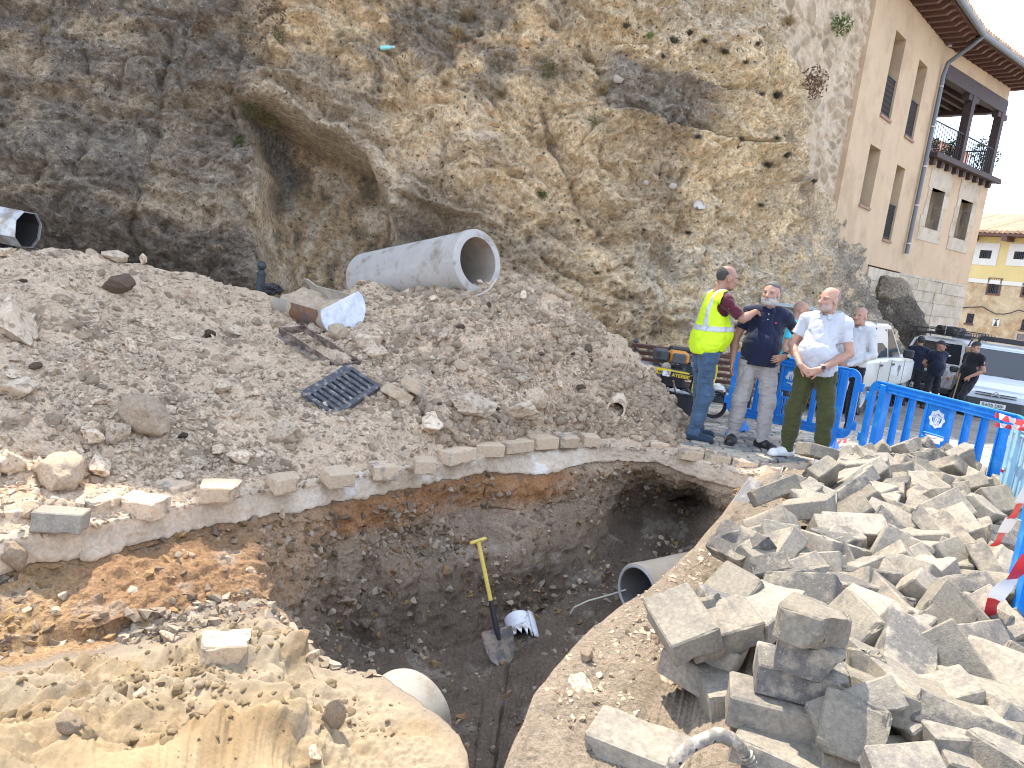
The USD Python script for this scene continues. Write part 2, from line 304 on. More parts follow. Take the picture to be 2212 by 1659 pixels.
disp = sand*lump*sstep(0.2, 1.2, Kc)*sstep(3.05, 2.6, Kc)*1.0+wall*wrough*(1-endt)+slab*srough*(1-endt*.7)+floorm*(fbm(P_, 5, 4, 41)*.12+fbm(P_, 20, 3, 42)*.05)*deep+plat*(fbm(P_, 4, 4, 51)*.05+fbm(P_, 22, 3, 52)*.025)
Nn = np.where((Nn[..., 2:3] < -0.99), -Nn, Nn)
P_ = P_+Nn*disp[..., None]
edge = sstep(12.2, 13, Kc); P_[..., 2] += edge*0
HP = np.array([(1.0, 2.1), (1.35, 2.75), (1.75, 3.5), (2.3, 4.4), (2.95, 5.5), (3.45, 6.25)]); HW = np.array([.42, .45, .5, .5, .45, .35]); HH = np.array([.16, .24, .28, .28, .24, .14])
def hcore(x, y):
    best = np.zeros(np.shape(x))
    for i in range(len(HP)-1):
        e = HP[i+1]-HP[i]; t = np.clip(((x-HP[i, 0])*e[0]+(y-HP[i, 1])*e[1])/(e@e), 0, 1); d = np.hypot(x-HP[i, 0]-t*e[0], y-HP[i, 1]-t*e[1])
        w = HW[i]*(1-t)+HW[i+1]*t; h = HH[i]*(1-t)+HH[i+1]*t; best = np.maximum(best, h*np.clip(1-(d/w)**2, 0, 1))
    return best
P_[..., 2] += hcore(P_[..., 0], P_[..., 1])*np.where(Kc < 2.6, 1, 0)*sstep(-.05, .0, Kc*0)
P_[..., 2] += hcore(P_[..., 0], P_[..., 1])*np.where(Kc >= 2.6, 1, 0)*endt
# ---- colours that belong to the earth itself
def C(*c): return np.array(c, float)
col = np.zeros(P_.shape)
nz = fbm(P_, 1.3, 4, 61); nz2 = fbm(P_, 5, 4, 62)
col[:] = C(.245, .195, .142)                                                # dusty rubble platform
def put(mask, c): 
    global col
    m = np.clip(mask, 0, 1)[..., None]; col = col*(1-m)+C(*c)*m
put(sand, (.32, .258, .175)); put(sand*sstep(-.05, .12, nz)*.8, (.32, .232, .128)); put(sand*sstep(-.02, .14, nz2-.04)*.6, (.22, .14, .066))
zz = P_[..., 2]
soil = sstep(3.2, 3.9, Kc)*sstep(9.0, 8.9, Kc)
put(soil, (.26, .195, .135))
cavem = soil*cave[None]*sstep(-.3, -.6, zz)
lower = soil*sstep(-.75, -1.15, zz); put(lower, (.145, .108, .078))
lft = sstep(tc(760, 1200), tc(480, 1250), TH)[None]
bandL = soil*lft*sstep(-.80, -.62, zz+nz*.5)
put(soil*sstep(-.75, -.45, zz+nz*.3)*(1-lft), (.36, .27, .185))
put(soil*lft*.9, (.42, .31, .20)); put(bandL, (.29, .172, .09))
put(soil*lft*sstep(tc(230, 1250), tc(40, 1250), TH)[None]*.7, (.38, .255, .13))
mid = (sstep(tc(600, 1150), tc(760, 1100), TH)*(1-sstep(tc(1180, 1060), tc(1280, 1060), TH)))[None]
put(soil*mid*sstep(-.62, -.42, zz+nz*.35), (.33, .172, .08))
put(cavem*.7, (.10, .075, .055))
put(soil*sstep(.10, .2, nz2)*.4, (.36, .31, .25))
put(sstep(9.0, 9.4, Kc)*sstep(13.2, 12.6, Kc)*(1-endt*.6), (.55, .45, .335))
put(sstep(9.0, 9.4, Kc)*sstep(12.6, 12.0, Kc)*sstep(.02, .12, nz2)*mid, (.66, .60, .52))
put(sstep(12.1, 12.5, Kc)*(1-endt*.5), (.50, .39, .275))
cut = int(np.argmax(K_ >= 3.3)); cut2 = int(np.argmax(K_ >= 9.0))
def sheet(name, a, b, m, **kw):
    P = P_[a:b]; v, f, c = compact(P.reshape(-1, 3), grid_faces(P.shape[0], NT), col[a:b].reshape(-1, 3))
    return obj(name, (v, f[:, ::-1] if False else f), m, smooth=True, colors=c, kind='structure', **kw)
jl = int(np.argmax(np.degrees(TH) > 1.6))
def part_sheet(name, a, b, c0, c1, m):
    P = P_[a:b, c0:c1]; v, f, c = compact(P.reshape(-1, 3), grid_faces(P.shape[0], P.shape[1]), col[a:b, c0:c1].reshape(-1, 3))
    return obj(name, (v, f), m, smooth=True, colors=c, kind='structure')
part_sheet('sand_bank', 0, cut+1, 0, jl+1, M_SAND)
part_sheet('rubble_ground', 0, cut+1, jl, NT, M_EARTH)
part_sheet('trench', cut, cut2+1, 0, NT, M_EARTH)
part_sheet('concrete_slab', cut2, len(K_), 0, NT, M_CONC)
# ---------------------------------------------------------------- street (gently falling to the right and away)
rst = np.unique(np.r_[0, np.linspace(0, 1, 60)**2.2])
Pst = np.zeros((len(rst), NT, 3))
for i, t in enumerate(rst):
    r = rG*(1-t)+110*t; x, y = r*np.sin(TH), r*np.cos(TH)
    z = street_z(x, y)-.05+hcore(x, y); z = np.where(t == 0, P_[-1, :, 2], z)
    Pst[i] = np.stack([np.where(t == 0, P_[-1, :, 0], x), np.where(t == 0, P_[-1, :, 1], y), z], -1)
cst = np.zeros(Pst.shape)+C(.25, .225, .195)
v, f, c = compact(Pst.reshape(-1, 3), grid_faces(len(rst), NT), cst.reshape(-1, 3))
STREET = obj('street', (v, f), M_STREET, smooth=True, colors=c, kind='structure')
# ---------------------------------------------------------------- spoil heap
nm = int(np.argmax(TH > tc(1560, 930))); THm = TH[:nm]
rg, zg = rS2[:nm]+.015+.05*np.abs(wob2[:nm]), np.full(nm, -.095)
rr, zr = np.maximum(rR[:nm], rg+.9), zR[:nm]
prof = [(rg, zg), (rg+.15, zg*0-.008), (rg*.80+rr*.20, zr*.20), (rg*.5+rr*.5, zr*.53), (rg*.2+rr*.8, zr*.86), (rr, zr), (rr+.45, zr-.06), (rr+1.5, zr*.55-.2), (rr+2.8, -.4+0*zr)]
rw = [8, 30, 70, 66, 50, 14, 14, 10]; Rm, Zm, Km = [], [], []
for k, n in enumerate(rw):
    for j in range(n):
        t = j/n; Rm.append(prof[k][0]*(1-t)+prof[k+1][0]*t); Zm.append(prof[k][1]*(1-t)+prof[k+1][1]*t); Km.append(k+t)
Rm.append(prof[-1][0]); Zm.append(prof[-1][1]); Km.append(len(rw)); Rm, Zm, Km = np.array(Rm), np.array(Zm), np.array(Km)
for _ in range(6): Rm[1:-1] = Rm[1:-1]*.5+(Rm[:-2]+Rm[2:])*.25; Zm[1:-1] = Zm[1:-1]*.5+(Zm[:-2]+Zm[2:])*.25
Pm = np.stack([Rm*np.sin(THm), Rm*np.cos(THm), Zm], -1); Nm = normals(Pm); Nm = np.where(Nm[..., 2:3] < 0, -Nm, Nm)
amp = sstep(.3, 1.4, Km)[:, None]*(1-.8*endm[:nm])
rightm = sstep(tc(700, 800), tc(1000, 800), THm)[None]
cl = lambda s, seed: np.clip(noise(Pm*s, seed)-.45, 0, 1)                       # clods
Pm = Pm+Nm*(amp*(fbm(Pm, 1.1, 3, 71)*.28+fbm(Pm, 4, 4, 72)*.15+cl(9, 73)*(.05+.11*rightm)+cl(19, 74)*(.03+.05*rightm)+fbm(Pm, 34, 3, 75)*.035))[..., None]
mc = np.zeros(Pm.shape)+C(.57, .435, .30)
nb = fbm(Pm, 1.5, 4, 81); nb2 = fbm(Pm, 6, 4, 82)
def mput(mask, c):
    global mc
    m = np.clip(mask, 0, 1)[..., None]; mc = mc*(1-m)+C(*c)*m
mput(sstep(.0, .16, nb)*.5, (.60, .455, .305)); mput(rightm*sstep(-.1, .1, nb2)*.6, (.55, .43, .305))
mput(sstep(.09, .2, nb*.6+nb2*.7+.25*fbm(Pm, 30, 3, 83))*.75, (.19, .135, .09)); mput(sstep(.13, .24, -nb*.4+nb2*.8)*.5, (.36, .22, .13))
v, f, c = compact(Pm.reshape(-1, 3), grid_faces(len(Km), nm), mc.reshape(-1, 3))
SPOIL = obj('spoil_heap', (v, f), M_EARTH, smooth=True, colors=c, label='long heap of loose pinkish excavated earth and rubble lying between the trench and the cliff', cat='spoil heap', kind=None)

# the street goes on behind and beside the camera
th = np.linspace(np.radians(52), np.radians(313), 90); rb = np.r_[0.0, .7, 3, 8, 20, 45, 110]; tt = TH[-1]
Pb = np.stack([np.outer(rb, np.sin(th)), np.outer(rb, np.cos(th)), 0*np.outer(rb, th)-.03], -1)
Pb[..., 2] = np.where((np.arange(len(rb)) < 2)[:, None], 0.0, street_z(Pb[..., 0], Pb[..., 1])-.06)
v, f, c = compact(Pb.reshape(-1, 3), grid_faces(len(rb), len(th)), (np.zeros(Pb.shape)+C(.36, .32, .27)).reshape(-1, 3))
obj('ground', (v, f), M_STREET, smooth=True, colors=c, kind='structure')
# ---------------------------------------------------------------- cliff
from scipy.interpolate import PchipInterpolator, CubicSpline
cp = np.array([(-13, 8.5), (-9, 10.3), (-5.5, 11.6), (-3, 12.1), (0, 12.0), (2.5, 12.6), (5, 14.4), (7.2, 17.0), (9.15, 19.5), (10.4, 21.0), (10.95, 22.4), (10.9, 24.4), (10.3, 27), (9.5, 30)], float)
cl_ = np.r_[0, np.cumsum(np.linalg.norm(np.diff(cp, axis=0), axis=1))]
NS, NZ = 860, 560
dens = CubicSpline(cl_, cp)
sl = np.linspace(0, cl_[-1], 4000); q = dens(sl); az = np.unwrap(np.arctan2(q[:, 0], q[:, 1]))
w = np.abs(np.gradient(az))+0.12*np.gradient(sl)/10; cw = np.cumsum(w); S = np.interp(np.linspace(cw[0], cw[-1], NS), cw, sl)
base = dens(S); tan = dens(S, 1); tan /= np.linalg.norm(tan, axis=1, keepdims=True); back = np.stack([-tan[:, 1], tan[:, 0]], -1)
CH = 25.0
zt = np.r_[np.linspace(-2.5, 9.0, NZ-60), np.linspace(9.1, 1, 60)*0+np.linspace(9.2, 1, 60)*0+np.linspace(9.2, CH, 60)]
sl2 = S/cl_[-1]
right = sstep(cl_[5], cl_[9], S)                                          # leaning part towards the building
lean = np.outer(np.minimum(zt, 9.5), np.ones(NS))
X = base[:, 0][None]+(-.55*right[None])*np.maximum(lean, 0)+back[:, 0][None]*lean*(.04+.10*(1-right[None]))
Y = base[:, 1][None]+(.10*right[None])*np.maximum(lean, 0)+back[:, 1][None]*lean*(.04+.10*(1-right[None]))
hs = np.interp(base[:, 0], [-13, -8.3, -6, -4, -2, 0, 3.5, 6], [21, 19.5, 20.5, 18, 14.5, 12, 9.6, 9.6])+fbm(np.stack([base[:, 0]*1.0, base[:, 0]*0, base[:, 0]*0], -1), 1.1, 4, 131)*2.0
Zc = np.where(zt[:, None] > 9.0, 9.0+(zt[:, None]-9.0)/(CH-9.0)*np.maximum(hs[None]-9.0, .3), zt[:, None]*np.ones(NS)[None]); Pc = np.stack([X, Y, Zc], -1)
uvc = proj(Pc); cu, cv = uvc[..., 0], uvc[..., 1]
Nc = normals(Pc); s0 = np.sign((Nc*(EYE-Pc)).sum(-1)).mean(); Nc = Nc*(1 if s0 > 0 else -1)   # towards the camera
def dpoly(pts, u, v):
    """signed distance (inside positive) to a polygon of pixels"""
    pts = np.asarray(pts, float); d = np.full(u.shape, 1e9); ins = np.zeros(u.shape, bool)
    for (ax, ay), (bx, by) in zip(pts, np.roll(pts, -1, 0)):
        ex, ey = bx-ax, by-ay; t = np.clip(((u-ax)*ex+(v-ay)*ey)/(ex*ex+ey*ey), 0, 1)
        d = np.minimum(d, np.hypot(u-ax-t*ex, v-ay-t*ey)); c_ = ((ay > v) != (by > v)); ins ^= c_ & (u < (bx-ax)*(v-ay)/(by-ay+1e-12)+ax)
    return np.where(ins, d, -d)
def dline(pts, u, v):
    d = np.full(u.shape, 1e9)
    for (ax, ay), (bx, by) in zip(pts[:-1], pts[1:]):
        ex, ey = bx-ax, by-ay; t = np.clip(((u-ax)*ex+(v-ay)*ey)/(ex*ex+ey*ey), 0, 1); d = np.minimum(d, np.hypot(u-ax-t*ex, v-ay-t*ey))
    return d
ww = fbm(Pc, 1.2, 4, 91)*60; wv = fbm(Pc, 1.2, 4, 92)*60
U_, V_ = cu+ww, cv+wv
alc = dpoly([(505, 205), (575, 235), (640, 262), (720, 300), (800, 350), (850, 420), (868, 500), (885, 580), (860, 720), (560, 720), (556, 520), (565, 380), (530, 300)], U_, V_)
Pw = Pc+np.stack([fbm(Pc, 1.5, 3, 94), fbm(Pc, 1.5, 3, 95), fbm(Pc, 1.5, 3, 96)+.25*Pc[..., 0]], -1)*.7
disp_c = fbm(Pc, .22, 3, 101)*1.1+fbm(Pc, .7, 4, 102)*.65+(ridged(Pw*[1, 1, 1.7], .8, 4, 103)-.5)*.42+(ridged(Pw*[1, 1, 1.8], 2.4, 4, 104)-.5)*.24+fbm(Pc, 6, 4, 105)*.19+(ridged(Pw, 7.5, 3, 119)-.5)*.10+fbm(Pc, 17, 3, 106)*.085
pit = np.clip(noise(Pc*9.5, 107)-.80, 0, 1)*.4*sstep(-.05, .12, fbm(Pc, .7, 3, 109)); disp_c -= pit
def crk(s, k, e, seed): n = noise(Pw*s, seed); return (1-np.abs(2*n-1))**e*k
disp_c -= crk(np.array([1.1, 1.1, .8]), .16, 9, 121)+crk(np.array([2.6, 2.6, 1.6]), .11, 8, 122)+crk(np.array([5.5, 5.5, 7]), .05, 6, 123)*sstep(-.1, .1, fbm(Pc, .9, 3, 124))
soft = sstep(0, 25, alc)
disp_c = disp_c*(1-.55*soft)
lip = np.exp(-((alc+16)/24)**2)*sstep(560, 430, V_)*sstep(520, 600, U_)
disp_c += -1.05*sstep(-2, 22+np.clip((V_-400)*.5,0,70), alc)*sstep(540, 640, U_+.25*(V_-200))-.25*sstep(0,30,alc)+.34*lip
# overhanging belly at the left, hollow below it
beU = sstep(600, 470, U_); lineb = 420+.33*np.clip(U_, -200, 600)
disp_c += beU*(.35*np.exp(-((V_-(lineb-90))/110)**2)-.75*sstep(lineb-20, lineb+130, V_))
# hollow under the boulder to the right of the alcove, ribs of the arch
disp_c += .55*np.exp(-(((U_-1000)/85)**2+((V_-330)/120)**2))-.55*np.exp(-(((U_-930)/70)**2+((V_-520)/60)**2))
disp_c += .30*np.exp(-(dline([(590, 180), (700, 220), (800, 270), (860, 330), (900, 420)], U_, V_)/22)**2)
# joint running down from upper left to lower right, and bedding ledges
j1 = dline([(1165, 230), (1180, 285), (1205, 340), (1238, 400), (1262, 450), (1300, 500)], cu+ww*.3, cv+wv*.3)
disp_c -= .17*np.exp(-(j1/(4+9*noise(Pc*1.7, 133)))**2)*(.35+.9*noise(Pc*1.1, 134)); disp_c += .26*sstep(0, 40, (cu+ww*.3)-(1165+(cv-230)*.5))*np.exp(-((cu-(1165+(cv-230)*.5)-20)/70)**2)*sstep(220, 300, cv)*sstep(560, 480, cv)
def ledge(pts, a, w):
    global disp_c
    pts = np.asarray(pts, float); yy = np.interp(cu, pts[:, 0], pts[:, 1]); m = sstep(pts[0, 0]-30, pts[0, 0]+20, cu)*sstep(pts[-1, 0]+30, pts[-1, 0]-20, cu)
    dv = cv+wv*.35-yy; disp_c += m*a*(sstep(-4, 5, dv)-.0)*np.exp(-np.clip(dv, 0, 1e9)/w)-m*a*.6*np.exp(-((dv+6)/6)**2)
ledge([(1325, 98), (1400, 108), (1470, 150), (1530, 190), (1600, 200)], .35, 60)
ledge([(1330, 246), (1430, 275), (1527, 300), (1600, 312), (1660, 318)], .40, 70)
ledge([(1640, 410), (1690, 402), (1725, 385)], .12, 40)
ledge([(880, 430), (960, 455), (1040, 470)], -.2, 40)
# vertical flutes low down on the right
fl = sstep(1180, 1350, U_)*sstep(330, 480, V_)
disp_c += fl*(noise(np.stack([cu/24+cv/60, cv/240, cu*0], -1), 108)-.5)*.28
outer = np.clip(np.minimum(1, (zt+2.5)/1.0), 0, 1)[:, None]
Pc = Pc+Nc*(disp_c*outer)[..., None]
# ---- lichen, ochre and bare patches
cc = np.zeros(Pc.shape)+C(.56, .415, .245)
n1, n2_, n3 = fbm(Pc, .55, 5, 111), fbm(Pc, 2.2, 4, 112), fbm(Pc*[1, 1, .4], 5, 4, 113)
def cput(mask, c):
    global cc
    m = np.clip(mask, 0, 1)[..., None]; cc = cc*(1-m)+C(*c)*m
cput(sstep(-.08, .16, n1+.4*n2_)*.8, (.295, .23, .157))                    # grey lichen
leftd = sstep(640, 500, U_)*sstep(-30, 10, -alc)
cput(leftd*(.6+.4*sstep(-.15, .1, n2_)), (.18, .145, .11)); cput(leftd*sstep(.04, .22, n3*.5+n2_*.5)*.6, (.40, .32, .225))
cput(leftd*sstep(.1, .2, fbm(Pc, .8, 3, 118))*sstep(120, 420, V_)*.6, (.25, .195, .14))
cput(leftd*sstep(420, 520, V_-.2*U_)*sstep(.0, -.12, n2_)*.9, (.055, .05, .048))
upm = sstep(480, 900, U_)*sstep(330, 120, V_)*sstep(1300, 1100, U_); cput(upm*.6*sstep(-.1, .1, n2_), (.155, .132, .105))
cput(sstep(5, 30, alc), (.46, .335, .195)); cput(sstep(5, 30, alc)*sstep(.0, .12, n3), (.58, .475, .34)); cput(sstep(5, 30, alc)*sstep(.05, .16, -n3+.3*n1)*.7, (.17, .14, .11))
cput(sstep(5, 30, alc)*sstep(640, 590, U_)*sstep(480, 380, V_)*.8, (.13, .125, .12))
cput(lip*.8, (.54, .43, .295))
cput(np.exp(-(((U_-1000)/120)**2+((V_-330)/130)**2))*.8*sstep(-.1, .1, n2_), (.56, .44, .30))
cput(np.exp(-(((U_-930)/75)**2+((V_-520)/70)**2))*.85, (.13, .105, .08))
rr_ = sstep(1180, 1500, U_)
cput(rr_*(.45+.4*sstep(-.08, .12, n2_+.5*n1)), (.65, .50, .30)); cput(rr_*sstep(.03, .17, -n1+.4*n3)*.75, (.30, .228, .15))
cput(sstep(1280, 1330, U_)*sstep(1600, 1500, U_)*sstep(105, 130, V_-.3*(U_-1325))*sstep(270, 230, V_-.28*(U_-1325))*.8, (.175, .15, .125))
cput(sstep(1300, 1420, U_)*sstep(480, 560, V_)*.55*sstep(-.1, .1, n3), (.50, .44, .35))
cput(sstep(1700, 1840, U_)*sstep(400, 520, V_)*.75*sstep(-.12, .05, n2_), (.20, .175, .15))
cput(np.exp(-(j1/7)**2)*.35, (.14, .11, .08)); cput(np.clip(pit*9, 0, 1), (.075, .06, .05))
cput(sstep(1380, 1500, U_)*sstep(160, 40, V_)*.6, (.46, .385, .28))
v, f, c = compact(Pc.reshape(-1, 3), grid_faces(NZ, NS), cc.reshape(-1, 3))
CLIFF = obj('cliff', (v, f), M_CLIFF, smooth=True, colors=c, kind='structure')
# ---------------------------------------------------------------- picking: first surface point under a pixel
def zbuf(*Ps):
    W_, H_ = 554, 416; best = np.full((H_, W_), 1e9); pt = np.zeros((H_, W_, 3)); nn = np.zeros((H_, W_, 3))
    for P in Ps:
        n = normals(P).reshape(-1, 3); p = P.reshape(-1, 3); q = proj(p)
        k = (q[:, 2] > .3) & (q[:, 0] >= 0) & (q[:, 0] < 2212) & (q[:, 1] >= 0) & (q[:, 1] < 1659)
        p, q, n = p[k], q[k], n[k]; i, j = (q[:, 1]/4).astype(int), (q[:, 0]/4).astype(int); o = np.argsort(-q[:, 2]); i, j, o2 = i[o], j[o], q[o, 2]
        t = np.full((H_, W_), 1e9); t[i, j] = o2; a = np.zeros((H_, W_, 3)); a[i, j] = p[o]; b = np.zeros((H_, W_, 3)); b[i, j] = n[o]
        m = t < best; best[m] = t[m]; pt[m] = a[m]; nn[m] = b[m]
    return best, pt, nn
ZB = zbuf(P_, Pm, Pst, Pc)
def pick(u, v):
    i, j = int(np.clip(v/4, 0, 415)), int(np.clip(u/4, 0, 553)); b, p, n = ZB
    i0, i1, j0, j1 = max(i-2, 0), i+3, max(j-2, 0), j+3
    s = b[i0:i1, j0:j1]; k = np.unravel_index(np.argmin(np.where(s < 1e8, s, 1e9)+.0*s), s.shape) if s[min(2, i-i0), min(2, j-j0)] > 1e8 else (min(2, i-i0), min(2, j-j0))
    q = p[i0+k[0], j0+k[1]]; m = n[i0+k[0], j0+k[1]]; m = m*np.sign(np.dot(m, EYE-q)+1e-9)
    return q.copy(), m
# ---------------------------------------------------------------- stones
M_STONE = mat('limestone', (.60, .48, .345), .9, .22, 9, .7, 45, spec=.2, obj_rand=.22, space='object', dist=.01, dust=((.30, .22, .15), .35, 6.0))
M_CLOD = mat('earth_clod', (.54, .415, .29), .95, .3, 14, 1.0, 40, spec=.1, obj_rand=.22, space='object', dist=.02)
M_DARKCLOD = mat('dark_clod', (.15, .11, .08), .95, .3, 14, 1.0, 40, spec=.1, obj_rand=.3, space='object', dist=.02)
M_SANDCLOD = mat('sand_clod', (.30, .225, .135), .95, .15, 14, .8, 60, spec=.1, obj_rand=.12, space='object', dist=.01)
def make_rock(seed, rough=.25, npts=14, flat=.7, sub=0, rnd=0.0):
    r = np.random.default_rng(seed); p = r.normal(size=(npts, 3)); p /= np.linalg.norm(p, axis=1, keepdims=True); p *= (1-rough*r.random((npts, 1)))
    p *= [1, .65+.3*r.random(), flat*(.7+.45*r.random())]; h = hull(p)
    if sub:
        h = h.subdivide_to_size(.34 if sub == 1 else .2); v = np.array(h.vertices); n = v/np.linalg.norm(v, axis=1, keepdims=True)
        v = v*(1-rnd)+n*rnd*.75*[1, .8, flat]; v += n*(fbm(v+seed, 1.7, 3, seed)*.30+fbm(v+seed, 5, 3, seed)*.20)[:, None]; h = trimesh.Trimesh(v, h.faces, process=False)
    v = np.array(h.vertices); v -= (v.max(0)+v.min(0))/2; v /= (v.max(0)-v.min(0))[:2].max(); h.vertices = v; return h
def rocks_class(name, mats, n, **kw):
    out = []
    for i in range(n):
        c = klass(f'{name}_{i}'); m = obj(name, make_rock(100+i*7+len(name), **kw), mats[i % len(mats)], str(c.GetPath()), smooth=40); out.append(str(m.GetPath()))
    return out
def scatter(name, label, cat, meshes, pos, size, nrm, mats_note=None, seed=0):
    """thousands of loose bits as one instancer; meshes: list of (mesh, material)"""
    r = np.random.default_rng(seed); pi = UsdGeom.PointInstancer.Define(stage, numbered('/World', name)); paths = []
    for i, (m, mt) in enumerate(meshes):
        q = obj('stone', m, mt, str(pi.GetPath()), smooth=40); paths.append(q.GetPath())
    n = len(pos); pi.CreatePrototypesRel().SetTargets(paths); pi.CreateProtoIndicesAttr(Vt.IntArray.FromNumpy(r.integers(0, len(meshes), n).astype(np.int32)))
    pi.CreatePositionsAttr(Vt.Vec3fArray.FromNumpy(pos.astype(np.float32)))
    sc = size[:, None]*(.8+.4*r.random((n, 3))); pi.CreateScalesAttr(Vt.Vec3fArray.FromNumpy(sc.astype(np.float32)))
    q = r.normal(size=(n, 4)); q[:, 0] = np.abs(q[:, 0])+.0; k = r.random(n) < .6; a = r.random(n)*2*np.pi
    q[k] = np.stack([np.cos(a/2), r.normal(size=n)*.18, r.normal(size=n)*.18, np.sin(a/2)], -1)[k]; q /= np.linalg.norm(q, axis=1, keepdims=True)
    pi.CreateOrientationsAttr(Vt.QuathArray([Gf.Quath(*map(float, x)) for x in q]))
    return tag(pi.GetPrim(), label, cat, None, 'stuff')
def sample_grid(P, n, w, r):
    """n random points on a grid sheet; w: weights per vertex"""
    nr, nc = P.shape[:2]; w = w[:-1, :-1].ravel(); w = w/w.sum(); k = r.choice(len(w), n, p=w); i, j = np.divmod(k, nc-1); a, b = r.random((2, n, 1))
    return P[i, j]*(1-a)*(1-b)+P[i+1, j]*a*(1-b)+P[i, j+1]*(1-a)*b+P[i+1, j+1]*a*b, i, j
r4 = np.random.default_rng(44)
small = [(make_rock(300+i, .3, 11), M_STONE if i % 3 else M_CLOD) for i in range(9)]
clods = [(make_rock(330+i, .3, 16, .85, 1, .5), M_CLOD) for i in range(6)]
wm = sstep(.2, 1.0, Km)[:, None]*np.ones((1, nm))*(Km[:, None] < 5.6)*(1-.85*endm[:nm])
patchy = np.clip(.12+sstep(-.06, .16, fbm(Pm, 1.6, 3, 141)), 0, 2)
p, i, j = sample_grid(Pm, 21000, wm*patchy*sstep(6.2, 1.0, Km)[:, None], r4); s = .011+.035*r4.random(len(p))**2.0; scatter('gravel', 'small pale stones strewn all over the earth heap', 'gravel', small, p, s*1.3, None, seed=1)
p, i, j = sample_grid(Pm, 4500, wm*(.12+rightm*1.0)*np.clip(noise(Pm*2.5, 142)-.3, 0, 1), r4); s = .03+.09*r4.random(len(p))**2.5; scatter('earth_clods', 'crumbly clods of dry earth covering the right end of the heap', 'earth clods', clods, p, s, None, seed=2)
mids = [(make_rock(320+i, .35, 13, .7), M_STONE) for i in range(8)]
p, i, j = sample_grid(Pm, 1700, wm*(.35+(1-rightm))*sstep(6.2, 1.5, Km)[:, None], r4); s = .035+.06*r4.random(len(p))**1.8; scatter('rubble', 'broken angular limestone rubble scattered on the earth heap', 'rubble', mids, p, s, None, seed=12)
# platform, ledge, trench floor, wall and slab edge
Wp = (Kc < 2.95)*(np.degrees(TH)[None] > 2.5)*1.0*(Kc > 1.0)
p, i, j = sample_grid(P_, 2600, Wp*np.clip(noise(P_*2.2, 143)-.25, 0, 1), r4); s = .008+.028*r4.random(len(p))**2.5; scatter('gravel', 'small stones lying on the dusty ground beside the heap of paving blocks', 'gravel', small, p, s*1.2, None, seed=3)
ledgest = [(make_rock(350+i, .3, 11), mat(f'ledge_stone_{i}', c, .95, .25, 9, .6, 40, spec=.1, obj_rand=.3, space='object')) for i, c in enumerate(((.30, .235, .17), (.23, .18, .135), (.34, .28, .21)))]
Wl = ((Kc > 2.7)*(Kc < 6.1)*(d2[None] < -8)*(d2[None] > -27))*1.0
p, i, j = sample_grid(P_, 1500, Wl*np.clip(noise(P_*3, 144)-.2, 0, 1), r4); s = .012+.05*r4.random(len(p))**2; scatter('gravel', 'grey stones in the shallow end of the trench round the lone paving block', 'gravel', ledgest, p, s*1.2, None, seed=4)
Ww = ((Kc > 4.0)*(Kc < 8.9)*(1-endt)[None])
wallst = [(make_rock(360+i, .3, 12), mat(f'wall_stone_{i}', c, .95, .25, 9, .6, 40, spec=.1, obj_rand=.3, space='object')) for i, c in enumerate(((.32, .245, .17), (.22, .165, .115), (.38, .31, .23), (.17, .125, .085), (.28, .18, .09)))]
p, i, j = sample_grid(P_, 5200, Ww*(.25+.75*(d2[None] > -18))*np.clip(noise(P_*3, 145)-.2, 0, 1), r4); s = .012+.055*r4.random(len(p))**3.5; scatter('wall_stones', 'small stones and lumps stuck in the earth wall and floor of the trench', 'stones', wallst, p, s*1.3, None, seed=5)
We = ((Kc > 11.6)*(1-endt)[None])*1.0
p, i, j = sample_grid(P_, 2400, We, r4); s = .008+.03*r4.random(len(p))**2; scatter('gravel', 'crumbs of mortar and stone along the broken edge of the street base', 'gravel', small, p, s*1.2, None, seed=6)
sandst = [(make_rock(380+i, .3, 14, .8, 1, .5), M_SANDCLOD) for i in range(5)]
Wsn = (Kc < 2.9)*(d2[None] < 1.2)*1.0
p, i, j = sample_grid(P_, 1800, Wsn*np.clip(noise(P_*2.5, 146)-.42, 0, 1)*(.3+left), r4); s = .006+.03*r4.random(len(p))**3; scatter('sand_crumbs', 'crumbs and lumps of damp yellow sand on the sand bank', 'sand crumbs', sandst, p, s*1.2, None, seed=7)
p, i, j = sample_grid(P_, 90, (Kc < 2.6)*(Kc > .8)*(d2[None] < -9)*1.0, r4); s = .03+.07*r4.random(len(p))**1.5; scatter('sand_clods', 'larger broken clods of yellow sand at the lower left', 'sand clods', [(make_rock(390+i, .25, 18, .8, 2, .3), M_SANDCLOD) for i in range(4)], p, s, None, seed=17)
